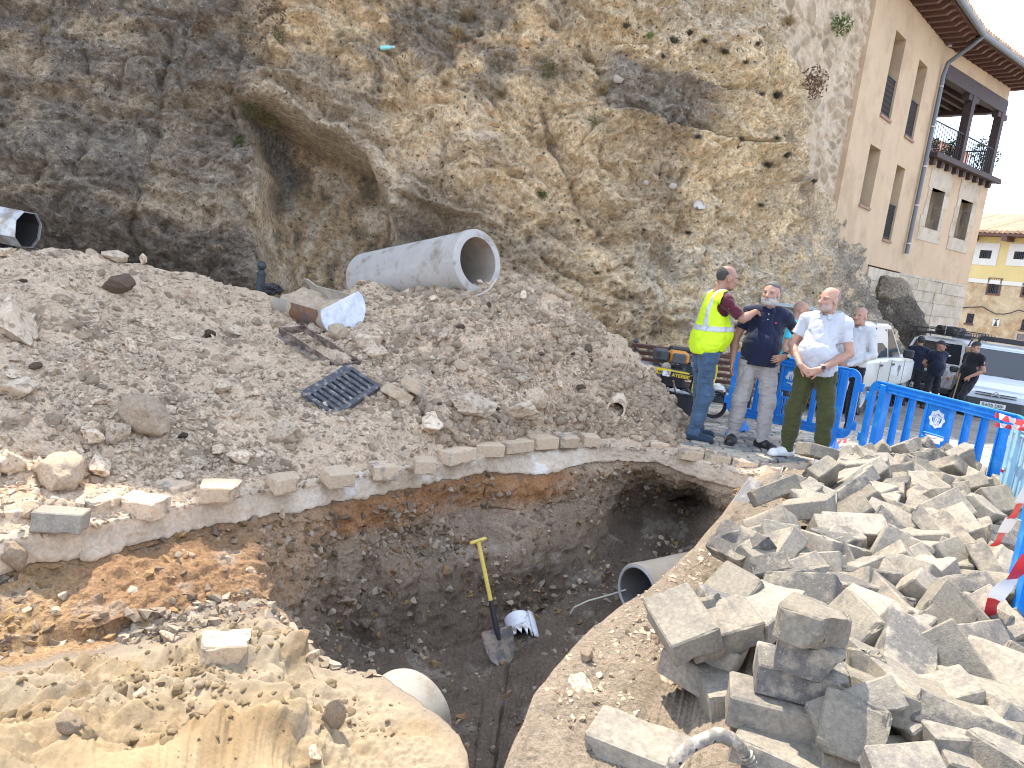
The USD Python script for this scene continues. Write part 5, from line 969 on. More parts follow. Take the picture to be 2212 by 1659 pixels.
# ---------------------------------------------------------------- barrier tape
M_TR = mat('tape_red', (.60, .03, .04), .4); M_TW = mat('tape_white', (.80, .79, .78), .4)
def tape(label, path, wdir, w=.045, seg=.13):
    t = thing('barrier_tape', label, 'tape'); p = np.array(path, float)
    l = np.r_[0, np.cumsum(np.linalg.norm(np.diff(p, axis=0), axis=1))]; k = min(3, len(p)-1); tck, _ = splprep(p.T, u=l/l[-1], s=0, k=k); n = max(2, int(round(l[-1]/seg))); ts = 14
    for i in range(n):
        u = np.linspace(i/n, (i+1)/n, ts); c = np.array(splev(u, tck)).T; tg = np.array(splev(u, tck, der=1)).T; tg /= np.linalg.norm(tg, axis=1, keepdims=True); wd = np.array(wdir, float); a = .5*np.sin(u*9+i); s = wd-tg*(tg@wd)[:, None]; s /= np.linalg.norm(s, axis=1, keepdims=True); s2 = np.cross(tg, s); s = s*np.cos(a)[:, None]+s2*np.sin(a)[:, None]
        sh = tg*np.linspace(-.25, .25, 1)[0]*w; v = np.stack([c-s*w/2, c+s*w/2], 1).reshape(-1, 3); f = grid_faces(ts, 2); e = .0006*s2; vv = np.vstack([v, v+np.repeat(e, 2, 0)]); obj('red_stripe' if i % 2 == 0 else 'white_stripe', (vv, np.vstack([f, f[:, ::-1]+len(v)])), M_TR if i % 2 == 0 else M_TW, t, smooth=True)
tape('two coloured tape running off the top of the bright blue barrier to the right', [PY(2150, 895, 5.9), PY(2175, 905, 5.6), PY(2200, 912, 5.4), PY(2235, 918, 5.2)], (0, -.3, 1)); tape('lower strip of tape at the right end of the bright blue barrier', [PY(2150, 917, 5.9), PY(2180, 922, 5.6), PY(2235, 930, 5.2)], (0, -.3, 1), .035)
tape('small knot of tape tied to the right post of the bright blue barrier', [PY(2168, 998, 5.85), PY(2180, 1004, 5.8), PY(2168, 1014, 5.8), PY(2184, 1018, 5.8)], (.3, -.3, 1), .035, .05)
tape('tight strip of tape slanting up to the right edge in front of the pale barrier', [PY(2148, 1180, 4.0), PY(2185, 1120, 3.8), PY(2225, 1052, 3.6)], (1, -.3, .3), .05, .16); tape('hanging end of tape with a red tip over the big cut block', [PY(2140, 1338, 3.15), PY(2146, 1300, 3.1), PY(2168, 1270, 3.05), PY(2196, 1240, 3.0), PY(2225, 1205, 2.95)], (1, -.4, .2), .058, .13)
tape('scrap of tape on the ground under the joint of two blue barriers', [PZ(1795, 968, .03), PZ(1810, 958, .05), PZ(1835, 950, .04)], (0, -.5, 1), .05, .12); tape('scrap of tape knotted in the joint of two blue barriers', [PY(1934, 905, 7.3), PY(1932, 922, 7.3), PY(1928, 940, 7.3), PY(1920, 955, 7.3)], (1, -.3, 0), .05, .08)
# ---------------------------------------------------------------- buildings
M_PLASTER = mat('cream_plaster', (.53, .39, .25), .9, .07, 1.2, .25, 40, spec=.15, dist=.004, dust=((.46, .33, .21), .35, .7))
M_ASH = mat('ashlar', (.50, .42, .32), .9, .14, 3, .5, 30, spec=.15, dist=.008, obj_rand=.07, dust=((.42, .33, .22), .35, 2.2))
M_TIMBER = mat('dark_timber', (.055, .032, .026), .65, .2, 6, .2, 30, dist=.003)
M_RAFTER = mat('rafter_brown', (.115, .052, .034), .65, .2, 6, .2, 30, dist=.003)
M_TILE = mat('roof_tile', (.40, .27, .17), .85, .25, 3, .2, 30, obj_rand=.2, dist=.004)
M_GUTTER = mat('gutter_zinc', (.16, .17, .18), .5, .1, 4, metal=.4)
M_GLASS = usdkit.material(stage, '/World/Looks/window_glass', {'g': ('principled_bsdf', {'base_color': (.02, .024, .028), 'roughness': .06, 'specular_ior_level': .6})}, [], surface='g.BSDF')
M_IRONW = mat('wrought_iron', (.03, .028, .027), .55)
M_YWALL = mat('yellow_plaster', (.60, .46, .19), .9, .06, 1.0, .1, 40, dist=.003)
M_WTRIM = mat('white_trim', (.62, .58, .50), .85, .05, 3)
M_LEAF = mat('leaf_green', (.045, .085, .025), .6, .4, 9, transl=.25, obj_rand=.25, space='object')
def plane_frame(p0, d):
    d = np.array([d[0], d[1], 0.0]); d /= np.linalg.norm(d); n = np.array([d[1], -d[0], 0.0]); p0 = np.array([p0[0], p0[1], 0.0])
    if n@(EYE-p0) < 0: n = -n
    return p0, d, n
class Wall:
    """local coordinates: s along the wall, z up, depth inwards"""
    def __init__(self, p0, d): self.p0, self.d, self.n = plane_frame(p0, d)
    def sz(self, u, v, out=0.0): p = PP(u, v, self.p0+self.n*out, self.n); return float((p-self.p0)@self.d), float(p[2])
    def M(self, out=0.0): return frame(self.p0+self.n*out, R=np.stack([self.d, np.array([0, 0, 1.0]), self.n], 1))      # x: s, y: z, z: outwards
    def rect(self, *uv): a = np.array([self.sz(*q) for q in uv]); return [np.sort(a[:, 0])[:2].mean(), np.sort(a[:, 1])[:2].mean(), np.sort(a[:, 0])[-2:].mean(), np.sort(a[:, 1])[-2:].mean()]
    def slab(self, poly, t, out=0.0): return self.fix(tf(extrude(poly, t), self.M(out-t)))
    def fix(self, m):
        m = tm(m)
        if np.linalg.det(self.M()[:3, :3]) < 0: m.faces = m.faces[:, ::-1]
        return m
    def box(self, s0, s1, z0, z1, o0, o1): return self.fix(tf(box(s1-s0, z1-z0, o1-o0, ((s0+s1)/2, (z0+z1)/2, (o0+o1)/2)), self.M()))
    def at(self, s, z, out=0.0): return self.p0+self.d*s+self.n*out+np.array([0, 0, z])
rbx = lambda r: Polygon([(r[0], r[1]), (r[2], r[1]), (r[2], r[3]), (r[0], r[3])])
K = np.array([11.95, 25.0])
WR, WL = Wall(K, (.766, .643)), Wall(K, (-.656, -.755))
B = thing('building', 'cream plastered house with deep windows, timber eaves and a dark timber loggia', 'building')
zbase = -2.6
zw = WR.sz(2058, 107)[1]; sE = np.mean([WR.sz(2183, 202)[0], WR.sz(2092, 592)[0]])
lr = WR.rect((2047, 149), (2174, 224), (2006, 338), (2142, 386)); lr[2] = sE+.01
wa, wb = WR.rect((2015, 408), (2041, 413), (2024, 499), (1994, 490)), WR.rect((2076, 431), (2101, 437), (2084, 521), (2058, 512))
zash = WR.sz(2040, 606)[1]
facR = Polygon([(0, zash), (sE, zash), (sE, zw), (0, zw)]).difference(rbx(lr)).difference(rbx(wa)).difference(rbx(wb))
obj('wall', WR.slab(facR, .55), M_PLASTER, B, smooth=False)
sLend = WL.sz(1862, 165)[0]
wl = [WL.rect((1938, 64), (1958, 88), (1922, 263), (1901, 242)), WL.rect((1988, 127), (2004, 147), (1971, 306), (1953, 288)), WL.rect((1885, 313), (1907, 327), (1874, 450), (1852, 436)), WL.rect((1940, 354), (1956, 367), (1923, 521), (1905, 514))]
facL = Polygon([(0, zbase), (sLend+4, zbase), (sLend+4, zw+3), (0, zw)]).buffer(0); facL = Polygon([(0, zash-.0), (3.2, zash), (3.2, zbase), (sLend, zbase), (sLend, zw), (0, zw)])
for r in wl: facL = facL.difference(rbx(r))
obj('wall', WL.slab(facL, .75), M_PLASTER, B, smooth=False)
def railing(W, r, h, out, parent, n=9, name='railing'):
    z0 = r[1]; bars = [W.box(r[0], r[2], z0+h-.03, z0+h, out-.02, out+.02), W.box(r[0], r[2], z0+.06, z0+.085, out-.015, out+.015)]
    for k in range(n+1): s = r[0]+(r[2]-r[0])*(k+.5)/(n+1); bars.append(W.box(s-.009, s+.009, z0+.06, z0+h, out-.009, out+.009))
    return obj(name, trimesh.util.concatenate(bars), M_IRONW, parent, smooth=False)
for k, r in enumerate(wl):
    w_ = obj('window', WL.box(r[0]-.05, r[2]+.05, r[1]-.05, r[3]+.05, -.84, -.76), M_TIMBER, B, smooth=False)
    obj('pane', WL.box(r[0]+.06, r[2]-.06, r[1]+.1, r[3]-.1, -.755, -.74), M_GLASS, w_, smooth=False); obj('sill', WL.box(r[0]-.02, r[2]+.02, r[1]-.07, r[1]+.0, -.74, .04), mat('sill_%d' % k, (.30, .17, .11), .8, .1), w_, smooth=False)
    if k != 2: railing(WL, r, 1.05, -.06, B)
rs = np.random.default_rng(12)
for k, r in enumerate((wa, wb)):
    w_ = obj('window', WR.box(r[0]-.05, r[2]+.05, r[1]-.05, r[3]+.05, -.62, -.56), M_TIMBER, B, smooth=False)
    obj('pane', WR.box(r[0]+.08, (r[0]+r[2])/2-.03, r[1]+.1, r[3]-.1, -.555, -.545), M_GLASS, w_, smooth=False); obj('pane', WR.box((r[0]+r[2])/2+.03, r[2]-.08, r[1]+.1, r[3]-.1, -.555, -.545), M_GLASS, w_, smooth=False)
    zz = r[1]-.45; hgt = r[3]-r[1]
    pcs = [(r[0]-.35, r[2]+.35, r[1]-.42, r[1]), (r[0]-.3, r[2]+.38, r[3], r[3]+.62)]
    zc = r[1]
    while zc < r[3]-.05:
        h = min(.32+.2*rs.random(), r[3]-zc); pcs.append((r[0]-.22-.2*rs.random(), r[0], zc+.006, zc+h)); pcs.append((r[2], r[2]+.22+.2*rs.random(), zc+.006, zc+h)); zc += h
    for a in pcs: obj('surround_stone', WR.box(a[0], a[1], a[2], a[3], -.3, .012+.014*rs.random()), M_ASH, w_, smooth=False)
# rough ashlar foot of the house, stone by stone
for W, s1 in ((WR, sE), (WL, 3.2)):
    z = zbase; row = 0
    while z < zash-.05:
        h = min(.36+.1*rs.random(), zash-z); s = -.0 if row % 2 == 0 else 0.0; s -= 0
        while s < s1-.02:
            l = min(.5+.55*rs.random(), s1-s); l = s1-s if s1-s-l < .25 else l
            if z+h > -.9: obj('ashlar_stone', W.box(s+.004, s+l-.004, z+.004, z+h-.004, -.5, .02+.03*rs.random()), M_ASH, B, smooth=False)
            s += l
        z += h; row += 1
# body of the house behind its walls, loggia floor and posts
obj('core', WR.fix(tf(extrude(Polygon([(-.0, zbase), (lr[0]-.05, zbase), (lr[0]-.05, zw), (.3, zw)]), 7.0), WR.M(-7.7))), M_PLASTER, B, smooth=False)
obj('core', WR.box(lr[0]-.05, sE-.02, zbase, lr[1]-.12, -4.2, -.56), M_PLASTER, B, smooth=False)
obj('loggia_floor', WR.box(lr[0]-.04, sE+.12, lr[1]-.1, lr[1]+.05, -4.0, .18), M_TIMBER, B, smooth=False)
for k in range(9): s = lr[0]+(sE-lr[0])*(k+.3)/8.8; obj('floor_bracket', WR.box(s-.09, s+.09, lr[1]-.3, lr[1]-.102, -.2, .14), M_TIMBER, B, smooth=False)
obj('ledge', WR.box(lr[0]-.12, sE+.2, lr[1]-.1, lr[1]+.06, .0+.181, .30), M_TIMBER, B, smooth=False)
ft = lr[3]
obj('beam', WR.box(lr[0]-.02, sE+.02, ft-.32, ft+.12, -.2, .03), M_TIMBER, B, smooth=False); obj('beam', WR.box(lr[0]-.02, sE+.02, ft-.35, ft, -3.9, -3.6), M_TIMBER, B, smooth=False); obj('beam', WR.box(sE-.28, sE+.02, ft-.3, ft+.1, -3.6, -.2), M_TIMBER, B, smooth=False)
pw = .13
for s, o in ((WR.sz(2090, 280)[0], -.1), (sE-.16, -.1), (sE-.16, -3.75), (lr[0]+1.2, -3.75)):
    p_ = obj('post', WR.box(s-pw, s+pw, lr[1]+.05, ft-.3, o-pw, o+pw), M_TIMBER, B, smooth=False); obj('corbel', WR.box(s-.42, s+.42, ft-.50, ft-.321, o-.11, o+.11), M_TIMBER, p_, smooth=False)
obj('loggia_wall', WR.box(lr[0]-.5, lr[0]+.0, lr[1], ft+.1, -4.0, -.56), M_PLASTER, B, smooth=False)
for k in range(8): o = -.45-.42*k; obj('ceiling_joist', WR.box(lr[0], sE-.3, ft-.16, ft+.02, o-.07, o+.07), M_TIMBER, B, smooth=False)
obj('ceiling', WR.box(lr[0]-.05, sE, ft+.02, ft+.1, -4.0, -.2), M_TIMBER, B, smooth=False)
obj('upper_wall', WR.box(sE-.5, sE-.002, ft+.11, zw, -4.0, -.56), M_PLASTER, B, smooth=False)
railing(WR, [lr[0], lr[1]+.05, sE-.3, lr[3]], 1.0, -.02, B, 26)
for W, r in ((WR, None),):
    br = [W.box(sE-.10, sE-.06, lr[1]+1.0, lr[1]+1.04, -3.6, -.2)]+[W.box(sE-.09, sE-.07, lr[1]+.06, lr[1]+1.0, -3.6+.14*k, -3.58+.14*k) for k in range(24)]; obj('railing', trimesh.util.concatenate(br), M_IRONW, B, smooth=False); br = [W.box(lr[0]+.2, sE-.3, lr[1]+1.0, lr[1]+1.04, -3.72, -3.68)]+[W.box(lr[0]+.2+.14*k, lr[0]+.22+.14*k, lr[1]+.06, lr[1]+1.0, -3.71, -3.69) for k in range(int((sE-lr[0]-.6)/.14))]; obj('railing', trimesh.util.concatenate(br), M_IRONW, B, smooth=False)
# eaves: rafters, boards, tiles, gutter
ov = .85
def eave(W, s0, s1, n, name):
    for k in range(n):
        s = s0+(s1-s0)*(k+.5)/n; pr = Polygon([(-.3, zw+.0), (.0, zw-.02), (ov*.72, zw-.02), (ov*.86, zw+.07), (ov*.95, zw+.10), (ov*.95, zw+.16), (-.3, zw+.16)])
        mm = extrude(pr, .14); R = np.stack([W.n, np.array([0, 0, 1.]), W.d], 1); mm = tf(mm, frame(W.p0+W.d*(s-.07), R=R)); 
        if np.linalg.det(R) < 0: mm.faces = mm.faces[:, ::-1]
        obj('rafter', mm, M_RAFTER, B, smooth=False)
    obj('eave_board', W.box(s0, s1, zw+.162, zw+.20, -.4, ov+.02), M_RAFTER, B, smooth=False)
    obj('cornice', W.box(s0, s1, zw+.20, zw+.27, -.4, ov+.06), M_PLASTER, B, smooth=False)
    n2 = int(abs(s1-s0)/.2); sl = .32
    for k in range(n2):
        s = s0+(s1-s0)*(k+.5)/n2; a = W.at(s, zw+.31, ov+.16); b = W.at(s, zw+.31+sl*2.2, ov-2.2); c = tube([a, b], .085, 8); obj('roof_tile', c, M_TILE, B, smooth=40)
    obj('roof', W.fix(tf(hull([(s0, zw+.275, ov+.05), (s1, zw+.275, ov+.05), (s0, zw+.275+1.1, ov-3.4), (s1, zw+.275+1.1, ov-3.4), (s0, zw+.272, ov-3.4), (s1, zw+.272, ov-3.4)]), W.M())), M_TILE, B, smooth=False)
eave(WR, .0, sE+.5, 13, 'r'); eave(WL, .02, sLend+1.0, 15, 'l')
ga, gb, gc = WR.at(sE+.5, zw+.20, ov+.13), (WR.at(.05, zw+.2, ov+.13)+WL.at(.05, zw+.2, ov+.13))/2, WL.at(sLend+1.0, zw+.20, ov+.13)
obj('gutter', tube([ga, gb, gc], .085, 10), M_GUTTER, B)
dp = [gb+[0, 0, -.05], WR.at(.0, zw-.1, .75), WR.at(-.05, zw-.55, .18), WR.at(-.05, zw-.9, .12), WR.at(-.05, WR.sz(1940, 545)[1], .12)]
obj('drain_pipe', tube(dp, .065, 10), M_GUTTER, B)
for k in range(6): z = WR.sz(1940, 545)[1]+1.2*k+.3; obj('pipe_clip', tube([WR.at(-.05, z, .12), WR.at(-.05, z+.04, .12)], .075, 10), M_GALV, B)
# plants on the loggia
def leafball(c, r, n, seed, sz=.06, up=.3):
    r_ = np.random.default_rng(seed); v, f = [], []
    for k in range(n):
        d = r_.normal(size=3); d /= np.linalg.norm(d); p = c+d*np.array(r)*r_.random()**.45; a = r_.normal(size=3); a[2] += up; a /= np.linalg.norm(a); b = np.cross(a, r_.normal(size=3)); b /= np.linalg.norm(b); s = sz*(.6+.8*r_.random()); i = len(v)
        v += [p-b*s*.35, p+a*s, p+b*s*.35, p-a*s*.6]; f += [(i, i+1, i+2), (i, i+2, i+3)]
    return np.array(v), np.array(f)
for (u, v, rr2, n_, lab, nm) in ((2127, 338, (.55, .4, .75), 900, 'tall leafy potted plant behind the railing at the corner of the loggia', 9), (2052, 322, (.3, .25, .38), 350, 'small potted plant behind the railing in the middle of the loggia', 5), (2018, 318, (.18, .16, .35), 200, 'narrow potted plant at the left end of the loggia', 3)):
    c = PP(u, v, WR.p0-WR.n*.55, WR.n); t = thing('potted_plant', lab, 'potted plant', loc=(c[0], c[1], lr[1]+.05)); h = c[2]-lr[1]-.05
    obj('pot', lathe([(0, 0), (.15, 0), (.2, .3), (.22, .32), (.18, .31), (0, .28)], 16), mat('terracotta_%d' % nm, (.33, .14, .07), .85, .1), t); obj('foliage', leafball(np.array([0, 0, h]), rr2, n_, nm), M_LEAF, t, smooth=False); obj('stem', tube([(0, 0, .2), (0, 0, h)], .015, 6), M_RAFTER, t)
# pinkish house seen through the loggia
c = PP(2070, 320, WR.p0-WR.n*30, WR.n); WH = Wall(c[:2]-np.array([.766, .643])*6, (.766, .643)); a, b = WH.sz(2052, 318), WH.sz(2097, 318)
t = thing('house', 'small pinkish house with a tiled roof seen through the loggia', 'house'); obj('wall', WH.box(a[0]-3, b[0], -3, a[1]+.1, -6, 0), mat('pink_plaster', (.50, .24, .17), .9, .1, 2), t, smooth=False); obj('roof', WH.fix(tf(hull([(a[0]-3.3, a[1]+.101, .4), (b[0]+.4, a[1]+.101, .4), (a[0]-3.3, a[1]+1.3, -3), (b[0]+.4, a[1]+1.3, -3), (a[0]-3.3, a[1]+.101, -6.4), (b[0]+.4, a[1]+.101, -6.4)]), WH.M())), M_TILE, t, smooth=False)
# ---------------------------------------------------------------- rubble masonry wall between the cliff and the house
W0 = Wall(K+np.array([-.656, -.755])*sLend+np.array([.1, -.1])*0, (-.75, -.66)); ns, nzv = 240, 330
s_ = np.linspace(.0, 6.5, ns); z_ = np.linspace(-1, 13.5, nzv); SS, ZZ = np.meshgrid(s_, z_)
rp_ = np.random.default_rng(3); pts2 = np.stack([rp_.random(1500)*7.2-.3, rp_.random(1500)*15-1.2], 1); tree = cKDTree(pts2*[1, 1.35]); wx = fbm(np.stack([SS, ZZ, 0*SS], -1), 2, 3, 3)*.25; dd, ii = tree.query(np.stack([SS+wx, (ZZ+wx)*1.35], -1), k=2)
gapd = dd[..., 1]-dd[..., 0]; proud = sstep(.03, .14, gapd); tone = rp_.random(1500)[ii[..., 0]]; off = proud*(.03+.05*tone)+fbm(np.stack([SS, ZZ, 0*SS], -1), 9, 3, 6)*.03-.02
top_ = 12.6-.35*np.maximum(0, .6-SS)*2; PW = W0.p0+W0.d*SS[..., None]+W0.n*(off-.12+.0*SS)[..., None]+np.array([0, 0, 1.0])*np.minimum(ZZ, top_)[..., None]
cw_ = C(.545, .45, .325)*(1-proud[..., None])+proud[..., None]*(C(.40, .31, .205)*(.7+.5*tone[..., None]))*(1)+0; cw_ = np.where((tone > .55)[..., None], C(.53, .43, .31), cw_)
v, f, c = compact(PW.reshape(-1, 3), grid_faces(nzv, ns), cw_.reshape(-1, 3)); M_RUB = ground_mat('rubble_masonry', 2.5, 14, 60, .12, .15, .2, .8, .02)
MW = obj('masonry_wall', (v, f), M_RUB, smooth=True, colors=c, label='tall wall of rubble masonry with pale mortar between the cliff and the cream house', cat='wall')
# rock outcrop at the foot of the house
ob = trimesh.creation.icosphere(5, 1.0); v = np.array(ob.vertices); cpt = PY(1938, 702, 23.6); v2 = v*[1.0, .9, 2.0]; v2 = v2+v*(fbm(v2+5, .8, 4, 5)*.6+fbm(v2, 3, 4, 6)*.3)[:, None]; v2[:, 0] -= .22*v2[:, 2]; v2 = v2+cpt+[-.1, 0, -.6]
oc_ = np.where((fbm(v2, 1.4, 4, 7) > -.02)[:, None], C(.13, .105, .08), C(.30, .24, .175)); obj('rock_outcrop', trimesh.Trimesh(v2, ob.faces, process=False), M_CLIFF, smooth=True, colors=oc_, label='dark rounded outcrop of rock at the foot of the cream house beside the cliff', cat='rock outcrop')
# ---------------------------------------------------------------- yellow house at the end of the street
p = PY(2150, 600, 42.0); WY = Wall(p[:2], (.48, -.87)); YB = thing('building', 'yellow house over a rough stone storey at the end of the street', 'building')
zt1, zb1 = WY.sz(2150, 512)[1], WY.sz(2150, 605)[1]; cx7 = lambda x, y: (2025+.2278*x, 432+.2278*y)
def wy(*c4_): return WY.rect(*[cx7(*c) for c in c4_])
wins = [wy((405, 475), (518, 478), (510, 558), (398, 552)), wy((730, 488), (830, 490), (825, 565), (722, 560))]; w3 = wy((500, 740), (605, 745), (575, 890), (475, 880)); w4, w5 = wy((282, 1075), (350, 1078), (338, 1172), (265, 1168)), wy((800, 1130), (880, 1140), (870, 1240), (788, 1232)); w6 = wy((822, 790), (900, 795), (890, 910), (805, 905))
up_ = Polygon([(-12, zb1), (14, zb1), (14, zt1), (-12, zt1)]); lo_ = Polygon([(-12, -4), (14, -4), (14, zb1-.0), (-12, zb1-.0)])
for r in wins: up_ = up_.difference(rbx(r))
for r in (w3, w4, w5, w6): lo_ = lo_.difference(rbx(r))
obj('wall', WY.slab(up_, .5), M_YWALL, YB, smooth=False)
M_RUB2 = mat('rough_stone', (.50, .385, .235), .9, .25, 2.2, 1.0, 5, spec=.1, dist=.06, dust=((.40, .27, .15), .4, 1.2))
obj('wall', WY.slab(lo_.difference(rbx([-12, zb1-.22, 14, zb1])), .5), M_RUB2, YB, smooth=False); obj('white_band', WY.box(-12, 14, zb1-.218, zb1-.002, -.4, .03), M_WTRIM, YB, smooth=False)
for k, r in enumerate(wins+[w3, w4, w5, w6]):
    w_ = obj('window', WY.box(r[0], r[2], r[1], r[3], -.32, -.28), M_GLASS, YB, smooth=False); nb3 = 6
    bars = [WY.box(r[0]+(r[2]-r[0])*(j+.5)/nb3-.016, r[0]+(r[2]-r[0])*(j+.5)/nb3+.016, r[1], r[3], -.03, .0) for j in range(nb3)]+[WY.box(r[0], r[2], r[1]+(r[3]-r[1])*(j+.5)/5-.016, r[1]+(r[3]-r[1])*(j+.5)/5+.016, -.06, -.031) for j in range(5)]; obj('grille', trimesh.util.concatenate(bars), M_IRONW, w_, smooth=False)
    if k < 2: obj('surround', WY.slab(rbx([r[0]-.32, r[1]-.36, r[2]+.35, r[3]+.40]).difference(rbx(r)), .1, .025), M_WTRIM, w_, smooth=False)
    elif k in (2, 5): obj('surround', WY.slab(rbx([r[0]-.09, r[1]-.1, r[2]+.09, r[3]+.02]).difference(rbx(r)), .2, .03), M_RAFTER, w_, smooth=False)
    else: obj('sill', WY.box(r[0]-.05, r[2]+.05, r[1]-.1, r[1]-.0, -.2, .06), M_RAFTER, w_, smooth=False)
obj('eave', WY.box(-12.5, 14, zt1+.0, zt1+.16, -.5, .75), M_RAFTER, YB, smooth=False)
for k in range(14): s = -11+1.9*k; obj('rafter', WY.box(s-.14, s+.14, zt1-.24, zt1-.002, -.1, .72), M_RAFTER, YB, smooth=False)
rt = [WY.at(s, 0, 0) for s in (-12.5, 14)]; obj('roof', WY.fix(tf(hull([(-12.5, zt1+.165, .8), (14, zt1+.165, .8), (-9.5, zt1+1.75, -4.5), (14, zt1+1.75, -4.5), (-12.5, zt1+.165, -9), (14, zt1+.165, -9)]), WY.M())), M_TILE, YB, smooth=False)
for k in range(100): 
    s = -12.4+.265*k; x2 = max(0, (-9.5-s))/3.0; a = WY.at(s, zt1+.2, .82); t_ = max(.06, 1-x2); b = WY.at(s, zt1+.2+1.56*t_, .82-5.3*t_); obj('roof_tile', tube([a, b], .09, 6), M_TILE, YB, smooth=40)
cab = [WY.at(*WY.sz(*cx7(x, y)), .12) for x, y in ((180, 1024), (250, 1022), (440, 1014), (500, 1050), (560, 1080), (630, 1085), (700, 1074), (785, 1045), (850, 1065), (930, 1075))]; obj('wall_cable', tube(cab, .03, 6), M_IRONW, label='black cable looping across the stone storey of the yellow house', cat='cable')
r = wy((535, 1122), (595, 1128), (583, 1204), (520, 1198)); t = thing('tile_picture', 'small white tile picture of a dark robed figure on the stone wall', 'tile picture'); obj('tile', WY.box(r[0], r[2], r[1], r[3], .0, .04), M_WTRIM, t, smooth=False); cxr = (r[0]+r[2])/2; hh = r[3]-r[1]; pf = Polygon([(cxr-.24*hh, r[1]+.06*hh), (cxr+.24*hh, r[1]+.06*hh), (cxr+.06*hh, r[1]+.62*hh), (cxr-.06*hh, r[1]+.62*hh)]).union(Point(cxr, r[1]+.72*hh).buffer(.09*hh)).union(box2(cxr-.3*hh, r[1]+.86*hh, .6*hh, .09*hh)); obj('painted_figure', WY.slab(pf, .01, .05), M_IRONW, t, smooth=False)
r = wy((752, 1245), (900, 1262), (880, 1362), (728, 1345)); t = thing('framed_picture', 'framed painted picture on the stone wall at the right edge above the van', 'framed picture'); obj('frame', WY.slab(rbx(r).difference(rbx(r).buffer(-.12)), .1, .1), mat('picture_frame', (.40, .31, .2), .7, .1), t, smooth=False); obj('picture', WY.box(r[0]+.1, r[2]-.1, r[1]+.1, r[3]-.1, .0, .05), mat('picture_ochre', (.42, .27, .13), .6, .3, 3), t, smooth=False); obj('painted_oval', WY.slab(Point((r[0]+r[2])/2, (r[1]+r[3])/2).buffer(.3), .01, .065), mat('picture_dark', (.16, .13, .13), .6, .5, 5), t, smooth=False)
# round road sign seen from behind, beyond the off-road car
q = PY(2078, 738, 25.5); t = thing('road_sign', 'round grey road sign seen from the back behind the white off-road car', 'sign', loc=(q[0], q[1], -1.1)); obj('disc', cyl((0, 0, q[2]+1.1), (-.01, -.03, q[2]+1.1), .34, 28), M_GUTTER, t); obj('post', cyl((0, .04, 0), (0, .04, q[2]+1.3), .03, 10), M_GUTTER, t)
# ---------------------------------------------------------------- vehicles (x forward, y to the left)
M_CARW = mat('white_car_paint', (.47, .45, .40), .3, .06, 2, coat=.5, space='object', dust=((.50, .46, .38), .3, 2.5))
M_CARW2 = mat('worn_white_paint', (.56, .56, .55), .45, .1, 2, coat=.2, space='object', dust=((.40, .38, .34), .4, 3.0))
M_CARV = mat('bluish_white_paint', (.58, .62, .66), .28, .05, 2, coat=.6, space='object')
M_TYRE = mat('tyre', (.022, .021, .02), .85, .2, 20, dust=((.14, .12, .1), .3, 9.0)); M_HUB = mat('wheel_rim', (.42, .42, .42), .4, .1, 9, metal=.5); M_LAMP = mat('headlamp', (.55, .57, .58), .12, .15, 40, coat=1.0, metal=.4); M_BUMP = mat('grey_bumper', (.045, .047, .05), .6, .1, 10); M_PLATE = mat('plate_white', (.72, .72, .70), .4); M_AMBER = mat('amber_lamp', (.6, .2, .02), .2); M_REDL = mat('red_lamp', (.4, .02, .02), .2)
def wheel(t, x, y, r, w, side, spokes=6):
    s = np.sign(y); R = rotm(-1.5708*s, 0, 0); M_ = frame((x, y, r), R=R)
    obj('wheel', tf(lathe([(r*.6, -w/2), (r*.93, -w/2), (r, -w*.32), (r, w*.32), (r*.93, w/2), (r*.62, w/2), (r*.6, w*.3)], 32), M_), M_TYRE, t, smooth=40); wp = t.GetPath().AppendChild('wheel')
    rim = [tf(lathe([(0, w*.30), (.05, w*.34), (.07, w*.3)], 16), M_), tf(lathe([(r*.52, w*.2), (r*.60, w*.46), (r*.63, w*.42), (r*.6, w*.2)], 32), M_)]
    for k in range(spokes): rim.append(tf(box(r*.5, r*.15, .03, (r*.32, 0, w*.30), None), M_@frame((0, 0, 0), R=rotz(2*math.pi*k/spokes))))
    rim.append(tf(lathe([(0, w*.12), (r*.58, w*.12)], 24), M_)); obj('wheel_rim', trimesh.util.concatenate(rim[:-1]), M_HUB, t, smooth=20); obj('wheel_disc', rim[-1], M_DARK, t)
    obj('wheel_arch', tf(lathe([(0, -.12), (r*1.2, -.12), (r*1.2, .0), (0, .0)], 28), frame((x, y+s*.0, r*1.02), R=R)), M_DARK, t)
def panel(pts, off=.004, th=.006):
    """thin pane over a planar quad, lifted off along its normal"""
    p = np.array(pts, float); n = np.cross(p[1]-p[0], p[2]-p[0]); n /= np.linalg.norm(n); return hull(np.vstack([p+n*off, p+n*(off+th)]))
def pillar(quad, k): q = np.array(quad, float); c = q.mean(0); return [c+(x-c)*k for x in q]
def plate(t, c, txt, rz, w=.5, h=.11):
    R = np.array([[0, 0, 1], [1, 0, 0], [0, 1, 0]], float); M_ = frame(c, R=rotz(rz)@R); p_ = obj('number_plate', tf(rbox(w, h, .012, .004), M_), M_PLATE, t, smooth=False); g_ = meshkit.text_mesh(txt, h*.62, .003, True); b = g_.bounds; g_.apply_translation([-(b[0][0]+b[1][0])/2, -h*.31, .0065]); obj('plate_lettering', tf(g_, M_), M_BLACK, p_, smooth=False)
def loft(secs, name, m, t, smooth=25):
    return obj(name, hull(np.vstack([np.array(s) for s in secs])), m, t, smooth=smooth)
def sec(x, hw, z0, z1, ch=.05): return [(x, s*(hw-c), z) for s in (-1, 1) for c, z in ((ch, z0), (0, z0+ch), (0, z1-ch), (ch, z1))]
